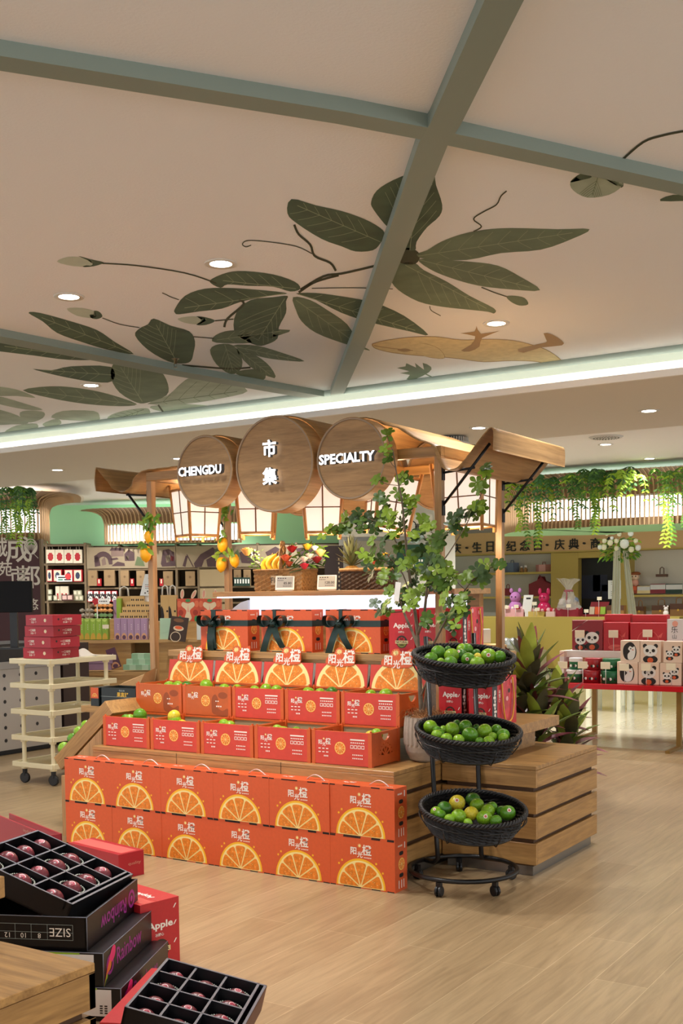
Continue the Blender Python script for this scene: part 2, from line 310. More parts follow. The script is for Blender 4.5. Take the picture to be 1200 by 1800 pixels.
mleaf([(500, 635), (430, 645), (380, 665), (385, 690), (450, 682), (520, 665), (525, 640)], LP, (505, 640, 390, 680), **O3)
mleaf([(760, 405), (750, 385), (790, 365), (860, 360), (1020, 360), (960, 385), (900, 405)], LM, (762, 395, 1000, 362), **O3)
mleaf([(770, 410), (738, 430), (760, 480), (810, 515), (845, 500), (850, 460), (820, 415)], LM, (790, 412, 820, 508), **O3)
mleaf([(820, 415), (900, 415), (990, 440), (1070, 470), (980, 465), (900, 450)], LM, (825, 418, 1050, 467), **O3)
mleaf([(830, 425), (880, 490), (965, 530), (950, 490), (900, 450)], LM, (835, 428, 955, 522), **O3)
mleaf([(860, 500), (930, 500), (920, 540), (830, 515)], LM, **O3)
for q in ([(200, 120), (240, 103), (290, 106), (320, 118), (320, 134), (260, 136)], [(235, 285), (290, 283), (335, 297), (330, 318), (270, 310)], [(625, 320), (680, 312), (725, 322), (700, 340), (650, 335)]): mleaf(q, LB, **O3)
for q in ([(275, 100), (320, 112), (365, 123), (330, 136), (290, 138), (318, 122)], [(318, 296), (345, 294), (360, 312), (340, 322), (318, 316)], [(690, 312), (725, 316), (756, 328), (725, 342), (690, 342), (708, 326)]): mleaf(q, LG, **O3)
for q in ([(70, 650), (110, 643), (155, 650), (150, 670), (110, 685), (80, 678)], [(180, 668), (220, 645), (330, 645), (350, 665), (340, 678), (250, 678)], [(-20, 560), (60, 570), (125, 598), (60, 592), (-20, 590)], [(-20, 590), (90, 620), (150, 640), (90, 640), (-20, 615)], [(15, 720), (60, 695), (130, 690), (120, 718), (40, 732)], [(-20, 640), (60, 660), (100, 688), (40, 692), (-20, 690)], [(150, 690), (200, 672), (215, 690), (170, 702)]): mleaf(q, LP, **O3)
O2 = dict(off=(600, 0), sc=2)
mleaf([(805, 640), (845, 610), (920, 618), (980, 638), (985, 655), (940, 685), (865, 695), (815, 670)], LP, (900, 625, 880, 690), **O2)
mleaf([(803, 640), (845, 608), (880, 622), (840, 634)], LG, **O2); mleaf([(930, 630), (985, 636), (984, 660)], LG, **O2); mleaf([(1120, 707), (1165, 685), (1260, 690), (1260, 703)], LG, **O2)
O4 = dict(off=(600, 400), sc=2)
mleaf([(108, 410), (150, 398), (240, 386), (330, 384), (420, 395), (520, 393), (600, 397), (660, 410), (720, 430), (765, 460), (787, 487), (740, 489), (690, 472), (600, 468), (500, 472), (420, 462), (350, 455), (270, 450), (180, 440), (120, 425)], LZ, **O4)
mleaf([(240, 405), (290, 408), (340, 425), (362, 458), (310, 456), (262, 440)], LZ, **O4, z=2.9975); mline([(240, 405), (290, 408), (340, 425), (362, 458), (310, 456), (262, 440)], 1.2, LZD, **O4)
mline([(108, 410), (150, 398), (240, 386), (330, 384), (420, 395), (520, 393), (600, 397), (660, 410), (720, 430), (765, 460), (787, 487), (740, 489), (690, 472), (600, 468), (500, 472), (420, 462), (350, 455), (270, 450), (180, 440), (120, 425), (108, 410)], 1, LZD, **O4)
mleaf([(420, 432), (455, 412), (470, 382), (418, 372), (468, 366), (474, 345), (490, 374), (556, 363), (494, 388), (485, 418), (450, 436)], LZD, **O4, z=2.998, n=2); mleaf([(620, 428), (700, 408), (722, 400), (710, 372), (740, 376), (775, 398), (775, 414), (700, 422), (640, 440)], LZD, **O4, z=2.998, n=2)
mleaf([(195, 430), (225, 425), (245, 432), (220, 437)], LZD, **O4, z=2.998); mline([(115, 415), (170, 424), (250, 432)], 1.2, LZD, **O4)
mleaf([(195, 494), (225, 488), (228, 477), (262, 492), (258, 476), (290, 500), (285, 476), (315, 490), (308, 508), (262, 532), (228, 534), (240, 518), (205, 512), (238, 505)], LM, **O4, n=2); mline([(290, 512), (350, 542)], 2, LM, **O4); mleaf([(345, 540), (360, 520), (400, 520), (415, 535)], LZ, **O4)
o = struct(mu, 'ceiling_mural')
# ---------------------------------------------------------------- lamps in the ceiling
RING = mat('lamp_ring', (216, 210, 200), .4); DLG = mat('downlight_glow', (255, 250, 242), em=8)
def spot(P, w=SPOT_W, ang=118, col=(1, .975, .95), rad=.06):
    l = bpy.data.lights.new('spot', 'SPOT'); l.energy = w; l.spot_size = R(ang); l.spot_blend = .9; l.shadow_soft_size = rad; l.color = col
    o = bpy.data.objects.new('downlight_or_fill', l); COL.objects.link(o); o.location = P; return o
dl0 = None
def downlight(P, label, w=SPOT_W, s=1):
    global dl0
    if dl0 is None:
        dl0 = thing('ceiling_downlight', label, 'downlight', P, 0, 'recessed downlights')
        MB().lathe([(.052, -.004), (.075, -.006), (.078, 0), (.052, 0), (.052, -.004)], RING, 28, None, True, False).build('trim_ring', dl0); MB().lathe([(.0001, -.003), (.053, -.003)], DLG, 24, None, False, False).build('diffuser', dl0)
    else: dup(dl0, P, 0, label, 'recessed downlights')
    spot(Vector(P)-Vector((0, 0, .03)), w)
for (x, y, z, lb) in ((121, 521, 3.0, 'lit ceiling downlight above the long painted leaf on the left'), (388, 463, 3.0, 'lit ceiling downlight beside the painted bud stem and five-lobed leaf'), (160, 677, 3.0, 'lit ceiling downlight over the pale leaves near the cove'), (872, 568, 3.0, 'lit ceiling downlight above the painted frog-like creature'),
    (101, 826, 2.78, 'lit downlight in the lowered ceiling band left of the stall roof'), (841, 752, 2.78, 'lit downlight in the ceiling band beside the round ceiling fan unit'), (1140, 722, 2.78, 'lit downlight in the ceiling band at the far right'), (314, 806, 2.78, 'lit downlight half hidden behind the smallest round sign'),
    (1064, 781, 2.95, 'lit downlight just behind the round perforated ceiling vent'), (1141, 806, 2.95, 'lit downlight above the leafy curved canopy at the right')): downlight(pz(x, y, z), lb, SPOT_W if z > 2.9 else SPOT_W*.8)
for P in ((-2.2, 1.2, 2.99), (-.3, 2.2, 2.99), (-3.4, 3.0, 2.99), (-1.0, 4.6, 2.99), (1.0, 4.2, 2.99), (-5.6, 2.8, 2.99), (-7.3, 4.8, 2.99), (-4.2, 4.4, 2.99), (-2.0, 6.0, 2.99), (.8, 6.6, 2.99)): spot(P)
for P in ((-12, 11, 2.94), (-10, 14, 2.94), (-8, 11.5, 2.94), (-7, 15, 2.94), (-12.9, 11.6, 2.94), (-12.0, 12.7, 2.94), (-11.0, 13.7, 2.94), (-6, 18, 2.94), (-9, 18, 2.94), (-3.5, 12, 2.94), (-5, 11, 2.94), (-9.6, 12.6, 2.94)): spot(P, 175 if P[0] > -9.5 else 115, 130)  # fill spots without fixtures, added to brighten the far shop and mint wall
# light strip lying on the ledge behind the lip of the lowered band
LED = mat('led_strip', (255, 246, 232), em=.3)
m = MB(); m.box(-14, 5, 7.12, 7.14, 2.8205, 2.826, LED); o = tag(m.build('cove_light_strip'), 'hidden light strip along the ceiling cove above the stall', 'light strip')
for x in (-11, -7, -3, 1):
    l = bpy.data.lights.new('cove', 'AREA'); l.shape = 'RECTANGLE'; l.size = 4; l.size_y = .06; l.energy = COVE_W; l.color = (1, .95, .86)
    o = bpy.data.objects.new('cove_light', l); COL.objects.link(o); o.location = (x, 7.10, 2.885); o.rotation_euler = (R(94), 0, 0); l.spread = R(84)
# small ceiling fittings
P = pz(793, 768, 2.78); t = thing('ceiling_fan_unit', 'round grey ceiling fan unit with a ribbed rim above the stall roof', 'ceiling unit', P)
PLG = mat('pale_plastic', (198, 196, 190), .5); m = MB(); m.lathe([(.0001, -.085), (.15, -.085), (.158, -.075), (.158, -.05), (.0001, -.05)], PLG, 32); m.build('cover', t); m = MB()
for k in range(40): a = 2*pi*k/40; m.box(-.003, .003, .115, .145, -.05, -.012, PLG, Matrix.Rotation(a, 4, 'Z'))
m.cyl((0, 0, -.05), .12, .04, mat('fan_dark', (90, 88, 84))); m.build('ribbed_rim', t)
m = MB()
for a in range(3): m.tube([(.08*cos(a*2.1), .08*sin(a*2.1), -.012), (.05*cos(a*2.1), .05*sin(a*2.1), 0)], .008, PLG)
m.build('bracket', t)
P = pz(1065, 768, 2.95); t = thing('ceiling_vent', 'round white perforated ceiling vent at the right', 'vent', P); m = MB(); m.lathe([(.0001, -.012), (.15, -.012), (.165, 0)], PLG, 32); m.build('cover', t); m = MB(); dk = mat('vent_hole', (112, 108, 102))
for r_ in (.03, .06, .09, .12):
    for k in range(int(r_*220)): a = 2*pi*k/int(r_*220); m.cyl((r_*cos(a), r_*sin(a), -.0145), .008, .002, dk, 6)
m.build('perforation', t)
P = pz(308, 630, 3.0); t = thing('fire_sprinkler', 'small metal fire sprinkler hanging beside the beam over the oval painted leaf', 'sprinkler', P); BRS = mat('brass', (128, 120, 100), .35, .9)
m = MB(); m.lathe([(.026, 0), (.026, -.004), (.012, -.012), (.009, -.035), (.0001, -.035)], BRS, 14); m.build('body', t); m = MB(); m.tube([(-.01, 0, -.03), (-.012, 0, -.045), (0, 0, -.058), (.012, 0, -.045), (.01, 0, -.03)], .002, BRS, 6); m.lathe([(.0001, -.06), (.014, -.06), (.014, -.058), (.0001, -.058)], BRS, 12); m.build('deflector', t)
# ---------------------------------------------------------------- far walls
def fwall(name, x0, x1, d, z0, z1, m, dep=.1):
    a = pF(x0, 1000, d); b = pF(x1, 1000, d); M = Matrix.Translation((a.x, a.y, 0)) @ Matrix.Rotation(YAW, 4, 'Z'); q = MB(); q.box(0, (b-a).length, 0, dep, z0, z1, m, M); return struct(q, name)
fwall('wall_left', -500, 640, 18.3, 0, 3.0, MINT)
fwall('wall_middle', 596, 800, 17.6, 0, 3.0, OFFW)
q = MB(); q.box(-13, 4, 20.6, 20.75, 0, 3, OFFW); struct(q, 'wall_right')
# ================================================================ the stall
# tiered base: front step and side block, both clad in oak slats over a steel toe kick
def slat_block(name, label, x0, x1, y0, y1, right=True, left=False, back=False, joints=()):
    t = thing(name, label, 'display platform', (x0, y0, 0)); W = x1-x0; D_ = y1-y0
    m = MB(); m.box(0, W, 0, D_, .548, .57, OAK); m.build('top', t, bevel=.002)
    m = MB()
    for z0, z1 in ((.459, .547), (.325, .436), (.194, .305), (.062, .172)):
        m.box(.004, W, 0, .022, z0, z1, OAK)
        if right: m.box(W-.022, W, .022, D_, z0, z1, OAKY)
        if left: m.box(0, .022, .022, D_, z0, z1, OAKY)
        if back: m.box(.004, W, D_-.022, D_, z0, z1, OAK)
    m.build('slat_cladding', t, bevel=.0015)
    m = MB(); m.box(.024, W-.024, .024, D_-.024, .05, .548, mat('recess_brown', (86, 58, 34), .7)); m.build('core', t)
    m = MB(); m.box(.02, W-.03, .03, D_-.02, 0, .062, METAL); m.build('toe_kick', t)
    return t
slat_block('display_platform', 'low oak slatted platform block at the right end of the stall', -2.738, -2.2, 5.25, 6.14)
t = slat_block('display_step', 'long oak step along the front of the stall under the fruit crates', -4.805, -2.743, 4.756, 6.14)
for x in (-4.15, -3.43): m = MB(); m.box(x-.001, x+.001, 4.7545, 4.756, .46, .57, DARK); m.build('panel_joint', t, True)
t = thing('display_shelf', 'oak second tier slab carrying crates, bags and boxes', 'display shelf', (-4.9, 5.105, 0))
m = MB(); m.add([(x, y, z) for z in (.686, .742) for x, y in ((-4.82, 5.105), (-2.908, 5.105), (-2.908, 5.29), (-2.4, 5.29), (-2.4, 6.07), (-4.82, 6.07))], [(5, 4, 3, 2, 1, 0), (6, 7, 8, 9, 10, 11)]+[(i, (i+1) % 6, 6+(i+1) % 6, 6+i) for i in range(6)], OAK); m.build('slab', t, True, .002)
for x in (-4.75, -3.6, -2.55): m = MB(); m.box(x, x+.03, 5.6, 6.0, .5705, .686, OAK); m.build('support', t, True)
t = thing('display_riser', 'oak third tier riser under the ribboned cartons', 'display riser', (-4.82, 5.46, .742))
m = MB(); m.box(-4.82, -2.66, 5.463, 6.06, 1.067, 1.107, OAK); m.build('top', t, True, .002); m = MB(); m.box(-4.8, -2.97, 5.49, 5.80, .742, 1.067, OAK); m.build('body', t, True)
# counter with a lit white fascia
WLIT = mat('fascia_painted_glow', (242, 246, 255), .5, em=.36, emc=(226, 236, 255)); LEDC = mat('counter_led', (236, 244, 255), em=3)  # fascia emission stands in for the strip's light falling on the panel
t = thing('stall_counter', 'stall counter with oak top and strip-lit white front panel', 'counter', (-4.7, 5.7, 0))
m = MB(); m.box(-4.605, -2.86, 5.66, 6.14, 1.443, 1.475, OAK); m.build('counter_top', t, True, .002)
m = MB(); m.box(-4.44, -2.88, 5.84, 5.86, 1.31, 1.443, WLIT); m.box(-4.44, -2.88, 5.842, 5.86, 1.108, 1.31, OAK)
m.shape([[(-4.44, 1.11), (-4.44, 1.42), (-4.50, 1.405), (-4.56, 1.37), (-4.60, 1.33), (-4.60, 1.11)]], mat('bracket_white', (226, 230, 236)), FX(0, 5.83, 0), .02); m.build('front_panel', t, True)
m = MB(); m.box(-4.6, -2.9, 5.70, 5.715, 1.436, 1.443, LEDC); m.build('light_strip', t, True)
m = MB(); m.box(-4.5, -2.9, 6.065, 6.12, .742, 1.443, OAK); m.build('body', t, True)
# canopy frame, roof, brackets, discs
F_, B_ = 5.44, 6.22; PXL, PXR = -4.915, -2.835; PW = .021
t = stall = thing('market_stall', 'oak market stall frame with wavy veneer roof and three round lit signs', 'market stall', (-3.87, 5.8, 0))
for (x, y) in ((PXL, F_), (PXR, F_), (PXL, B_), (PXR, B_)):
    z0 = .743 if (x, y) == (PXR, F_) else 0
    MB().box(x-PW, x+PW, y-PW, y+PW, z0, 2.19, OAKV).build('post', t, True, .002)
for y in (F_, B_): MB().box(PXL-PW, PXR+PW, y-PW, y+PW, 2.19, 2.245, OAK).build('beam', t, True, .002)
for x in (PXL, -4.2, -3.5, PXR): MB().box(x-PW, x+PW, F_+PW, B_-PW, 2.19, 2.245, OAKY).build('side_beam', t, True, .002)
IRON = mat('black_iron', (24, 23, 24), .45, .4)
for s, x in ((1, PXR), (-1, PXL)):
    for y in (F_, B_):
        m = MB(); a = x+s*PW; tip = x+s*(.30 if s > 0 else .2)
        m.tube([(a, y, 2.10), (a+s*.19, y, 2.115)], .007, IRON, 6); m.tube([(a, y, 1.925), (tip, y, 2.235 if s > 0 else 2.12)], .008, IRON, 6); m.box(a, a+s*.006, y-.015, y+.015, 1.87, 1.95, IRON); m.box(a, a+s*.006, y-.015, y+.015, 2.06, 2.13, IRON)
        m.build('roof_bracket', t, True)
def circ(cx, cz, r, a0, a1, n): return [(cx+r*cos(R(a0+(a1-a0)*i/n)), cz+r*sin(R(a0+(a1-a0)*i/n))) for i in range(n+1)]
DISCS = ((-4.335, 2.200, .215), (-3.82, 2.205, .277), (-3.297, 2.197, .226))
prof = smooth_loop([(-5.353, 2.15), (-5.362, 2.22), (-5.345, 2.30), (-5.29, 2.25), (-5.20, 2.16), (-5.13, 2.127), (-5.07, 2.135), (-5.02, 2.185), (-4.96, 2.24), (-4.88, 2.252), (-4.72, 2.255), (-4.6, 2.26)], 4, False)
prof += circ(*DISCS[0][:2], .222, 155, 38, 14) + circ(*DISCS[1][:2], .284, 158, 24, 16) + circ(*DISCS[2][:2], .233, 150, 52, 10)
prof += smooth_loop([(-3.06, 2.355), (-2.96, 2.29), (-2.89, 2.262), (-2.845, 2.235), (-2.815, 2.165), (-2.79, 2.12), (-2.75, 2.103), (-2.70, 2.112), (-2.64, 2.165), (-2.56, 2.255), (-2.512, 2.30), (-2.495, 2.298), (-2.49, 2.26), (-2.493, 2.19)], 4, False)
m = MB(); n = len(prof); yy = [5.385+i*(6.38-5.385)/10 for i in range(11)]; th = .006
vs = []; fs = []
for j, y in enumerate(yy):
    for k in (0, 1):
        for i, (x, z) in enumerate(prof):
            a = prof[max(0, i-1)]; b = prof[min(n-1, i+1)]; dx, dz = b[0]-a[0], b[1]-a[1]; l = math.hypot(dx, dz) or 1
            wv = (.006*sin(x*61+1.3)+.004*sin(x*97)) if (j == 0 and x < -4.55 or j == 0 and -2.85 < x < -2.68) else 0
            vs.append((x-dz/l*th*k, y+wv, z+dx/l*th*k))
for j in range(10):
    for k in (0, 1):
        for i in range(n-1): q = (j*2+k)*n+i; fs.append((q, q+1, q+2*n+1, q+2*n))
for j in (0, 10): fs += [((j*2)*n+i, (j*2)*n+i+1, (j*2+1)*n+i+1, (j*2+1)*n+i) for i in range(n-1)]
for i in (0, n-1): fs += [((j*2)*n+i, (j*2+1)*n+i, (j*2+3)*n+i, (j*2+2)*n+i) for j in range(10)]
m.add(vs, fs, VEN, None, True); m.build('wavy_roof', t, True)
RIM = mat('sign_rim', (150, 128, 104), .5); LETT = mat('letter_glow', (246, 250, 255), em=1.3); LETB = mat('letter_halo', (240, 246, 255), em=.9); LSIDE = mat('letter_side', (96, 100, 106), .5)
def drum(cx, cz, r, y0, y1, name):
    m = MB(); M = Matrix.Translation((cx, 0, cz)) @ Matrix.Rotation(R(90), 4, 'X')
    m.lathe([(.0001, -(y0+.008)), (r-.014, -(y0+.008))], DISC, 64, M, False, False)
    m.lathe([(r-.014, -(y0+.008)), (r-.012, -y0), (r-.004, -y0)], RIM, 64, M, False, False)
    m.lathe([(r-.004, -y0), (r, -(y0+.004)), (r, -y1), (.0001, -y1)], VEN, 64, M, False, False); return m.build(name, t, True)
for (cx, cz, r), words in zip(DISCS, ((('CHENGDU', 0, .055, .33),), (('市', .086, .098, None), ('集', -.072, .098, None)), (('SPECIALTY', 0, .055, .36),))):
    d = drum(cx, cz, r, 5.27, 5.40, 'sign_disc')
    for wd, dz, h, ww in words:
        m = MB(); m.text(wd, FX(cx, 5.244, cz+dz), h, LETT, ww, .028, .012, (LSIDE, LETB))
        l = m.build('raised_letters', d, False); l.data.transform(WM[t.name].inverted())
for cx, cz, r in DISCS: drum(cx, cz, r, 6.3, 6.38, 'rear_disc')
# paper lanterns hung inside the roof
LATW = mat('lattice_brown', (120, 78, 42), .5); LANW = wood('lantern_wood', (176, 122, 70), (212, 160, 100), (30, 30, 3)); PAPER = mat('lantern_paper', (252, 246, 236), .7, em=.30, emc=(255, 242, 226))
def lantern(label, P, rz, tilt=0, H_=.30, W0=.25, W1=.21):
    M = Matrix.Translation(P) @ Matrix.Rotation(rz, 4, 'Z') @ Matrix.Rotation(tilt, 4, 'Y')
    t = thing('paper_lantern', label, 'lantern', group='paper lanterns under the stall roof', M=M); a, b = W1/2, W0/2; s = .009
    m = MB(); m.add([(sx*a, sy*a, 0) for sx, sy in ((-1, -1), (1, -1), (1, 1), (-1, 1))]+[(sx*b, sy*b, H_) for sx, sy in ((-1, -1), (1, -1), (1, 1), (-1, 1))], [(0, 1, 5, 4), (1, 2, 6, 5), (2, 3, 7, 6), (3, 0, 4, 7), (0, 3, 2, 1)], PAPER); m.build('paper_shade', t)
    for sx, sy in ((-1, -1), (1, -1), (1, 1), (-1, 1)):
        m = MB(); m.tube([(sx*(a-.006), sy*(a-.006), -.035), (sx*(b+.002), sy*(b+.002), H_+.035)], .0125, LANW, 4); m.build('corner_post', t)
    for z, q in ((0, a), (H_, b)):
        m = MB(); c = [(-q, -q, z), (q, -q, z), (q, q, z), (-q, q, z)]
        for i in range(4): m.tube([c[i], c[(i+1) % 4]], s, LANW, 4)
        m.build('rail', t)
    m = MB(); e = .002; q = (a+b)/2+e
    for k in range(4):
        K = Matrix.Rotation(k*pi/2, 4, 'Z'); m.tube([K @ Vector((0, -a-e, 0)), K @ Vector((0, -b-e, H_))], .0045, LATW, 4); m.tube([K @ Vector((-q, -q, H_/2)), K @ Vector((q, -q, H_/2))], .0035, LATW, 4)
    m.build('lattice', t); m = MB(); m.tube([(0, 0, H_), (0, 0, H_+.12)], .003, IRON, 5); m.tube([(-b, 0, H_), (b, 0, H_)], .006, LANW, 4); m.build('hanger', t)
    l = bpy.data.lights.new('lantern', 'POINT'); l.energy = 2.2; l.color = (1, .76, .48); l.shadow_soft_size = .08; lo = bpy.data.objects.new('lantern_light', l); COL.objects.link(lo); lo.location = M @ Vector((0, 0, -.07))
    l2 = bpy.data.lights.new('lantern', 'POINT'); l2.energy = 1.8; l2.color = (1, .72, .42); l2.shadow_soft_size = .06; lo = bpy.data.objects.new('lantern_light', l2); COL.objects.link(lo); lo.location = M @ Vector((0, 0, H_+.04))
    return t
lantern('white paper lantern showing two faces beside the left front post', pY(346, 942, 5.8), YAW+.62)
lantern('white paper lantern hanging squarely below the largest round sign', pY(452, 938, 5.8), YAW)
lantern('white paper lantern hanging squarely between the largest and right round signs', pY(568, 937, 5.75), YAW)
lantern('tilted white paper lantern behind the top of the potted tree', pY(680, 930, 5.75), YAW+.25, R(9))
lantern('white paper lantern between the right front and right rear posts', pY(820, 926, 5.95), YAW-.42, R(-2), .33, .30, .27)
# ================================================================ printed marks
def slice_(m, M, cx, cy, r, half=True, seeds=True, e=.0005, peel=PEEL):
    a1 = pi if half else 2*pi; n = 28 if half else 36; T = lambda k: M @ Matrix.Translation((0, 0, e*k))
    m.poly(arc(cx, cy, r, 0, a1, n), peel, T(1)); m.poly(arc(cx, cy, r*.93, 0, a1, n), PITH, T(2)); k = 5 if half else 10; w = a1/k
    for i in range(k):
        a = i*w; g = .035
        pts = [(cx+r*.07*cos(a+w/2), cy+r*.07*sin(a+w/2))]+[(cx+r*q*cos(b), cy+r*q*sin(b)) for q, b in [(.80, a+g), (.85, a+g*2)]]+arc(cx, cy, r*.865, a+g*3, a+w-g*3, 4)+[(cx+r*q*cos(b), cy+r*q*sin(b)) for q, b in [(.85, a+w-g*2), (.80, a+w-g)]]
        m.poly(pts, PULP, T(3))
        if seeds:
            for q, da in ((.45, .3), (.6, .62), (.7, .35), (.55, .78)):
                b = a+w*da; c_, s_ = cos(b), sin(b); l = r*.035; t = r*.008
                m.poly([(cx+(r*q-l)*c_, cy+(r*q-l)*s_), (cx+r*q*c_+t*s_, cy+r*q*s_-t*c_), (cx+(r*q+l)*c_, cy+(r*q+l)*s_), (cx+r*q*c_-t*s_, cy+r*q*s_+t*c_)], PITH, T(4))
def star(m, M, cx, cy, r, mm=PITH): m.poly([(cx+(r if i % 2 else r*.45)*cos(pi*i/8), cy+(r if i % 2 else r*.45)*sin(pi*i/8)) for i in range(16)], mm, M @ Matrix.Translation((0, 0, .0006)))
def logo(m, M, cx, cy, s):                 # the three characters with their little sun
    T = M @ Matrix.Translation((0, 0, .0008))
    m.text('阳', T @ Matrix.Translation((cx-.48*s, cy-.05*s, 0)), .42*s, PRINTW, off=.02); m.text('光', T @ Matrix.Translation((cx-.06*s, cy-.22*s, 0)), .36*s, PRINTW, off=.02); m.text('橙', T @ Matrix.Translation((cx+.40*s, cy+.06*s, 0)), .6*s, PRINTW, off=.02); star(m, M, cx-.08*s, cy+.28*s, .13*s)
def bars(m, M, x, y, w, h, n=5, mm=PRINTW):
    for i in range(n): m.rect(x+w*i/n, y-h/2, x+w*(i+.62)/n, y+h/2, mm, M, .0008)
def slots(m, M, W, y, h, spec):
    for a, b in spec: m.rect(W*a, y, W*b, y+h, DARK, M, .0006)
def hole(m, M, cx, cy, w, h): m.poly(smooth_loop([(cx-w, cy), (cx-w*.7, cy+h), (cx+w*.7, cy+h), (cx+w, cy), (cx+w*.7, cy-h), (cx-w*.7, cy-h)], 3), DARK, M @ Matrix.Translation((0, 0, .0006)))
TABS = ((.0, .085), (.21, .48), (.645, .78), (.885, .99))
# ================================================================ orange gift cartons
CW, CD, CH = .373, .12, .2545
def carton_body(t):
    m = MB(); m.box(0, CW, 0, CD, 0, CH, ORANGE); M = FX(0, 0, 0)
    slice_(m, M, .178, .006, .142); logo(m, M, .18, .188, .088); bars(m, M, .198, .156, .045, .005)
    for x, z in ((.052, .112), (.268, .132), (.305, .09), (.07, .13)): star(m, M, x, z, .008, PEEL)
    slots(m, M, CW, CH-.006, .006, TABS); slots(m, M, CW, 0, .005, TABS)
    M = FS(CW, 0, 0); hole(m, M, .062, .186, .02, .009); hole(m, M, .062, .078, .02, .009); slice_(m, M, .064, .133, .03, False, False)
    bars(m, M, .03, .224, .045, .008, 4); bars(m, M, .092, .222, .012, .03, 1)
    for x in (.035, .06, .082): m.rect(x, .015, x+.006, .055, PRINTW, M, .0008)
    M = FT(0, 0, CH); logo(m, M, .07, .075, .05); bars(m, M, .29, .05, .05, .008)
    m.rect(.24, .055, .3, .058, DARK, M, .0006)
    return m.build('printed_body', t, bevel=.0012)
CLEAR = mat('handle_plastic', (232, 206, 200), .25)
def carton(label, P, group, handle=True, rz=0):
    t = thing('orange_carton', label, 'carton', P, rz, group); carton_body(t)
    if handle: m = MB(); m.tube([(.2+.11*k/8, .055, CH+.026*sin(pi*k/8)) for k in range(9)], .005, CLEAR, 6, flat=.4); m.build('carry_handle', t)
    return t
c0 = carton('leftmost orange gift carton in the upper floor row', (-4.911, 4.634, .2545), 'orange cartons stacked on the floor')
KC = kids(c0)
for r_ in (1, 0):
    for i in range(6):
        if r_ == 1 and i == 0: continue
        dup(c0, (-4.911+.3735*i+random.uniform(-.001, .001), 4.634+random.uniform(-.002, .002), .2545*r_), random.uniform(-.006, .006) if r_ else 0, ('%s orange gift carton in the %s floor row' % (nth(i, 6), 'upper' if r_ else 'lower')), 'orange cartons stacked on the floor', tree=KC if r_ else [k for k in KC if k.name.startswith('printed')])
# three more on the riser, tied with dark green ribbon
RIB = mat('green_ribbon', (14, 42, 36), .38, noise=.15, scale=25)
def ribbon(t, vx, style):
    m = MB(); z = .155; q = .0025
    m.box(-q, CW+q, -q, CD+q, z, z+.036, RIB); m.box(vx-.018, vx+.018, -q-.001, CD+q, -.0005, CH+q, RIB) if style == 0 else m.box(vx-.012, vx+.012, -q-.001, .05, z, CH+q, RIB)
    y = -.018
    for s in (-1, 1):
        lp = smooth_loop([(0, 0), (s*.045, .042), (s*.09, .042), (s*.094, -.004), (s*.05, -.024), (0, 0)], 4, False)
        n = len(lp); m.add([(vx+p[0], y+dy-.012*sin(pi*i/(n-1)), z+.02+p[1]) for dy in (-.022, .022) for i, p in enumerate(lp)], [(i, i+1, n+i+1, n+i) for i in range(n-1)], RIB, None, True)
        e = [(.02, -.17), (.075, -.16)][style > 0] if s > 0 else [(-.01, -.19), (-.075, -.19)][style > 0]
        tl = [(vx+s*.005, y, z+.015), (vx+e[0]*.5, y-.016, z+.02+e[1]*.5), (vx+e[0], y-.004, z+.03+e[1])]; P_ = [Vector(p) for p in smooth_loop(tl, 5, False)]
        m.add([tuple(p+Vector((dx, 0, 0))) for dx in (-.024, .024) for p in P_], [(i, i+1, len(P_)+i+1, len(P_)+i) for i in range(len(P_)-1)], RIB, None, True)
    m.ball((vx, y-.004, z+.018), .026, RIB, 12, (1, .7, 1)); return m.build('ribbon_bow', t)
for i, (px, nm, vx) in enumerate(((353, 'left', .105), (459.5, 'middle', .10), (572.5, 'right', .105))):
    P = pY(px, 1110, 5.5); P.z = 1.107; t = carton('orange carton tied with a dark green ribbon bow, %s of the three on the riser' % nm, P, 'ribboned cartons on the riser', False); ribbon(t, vx, min(i, 1))
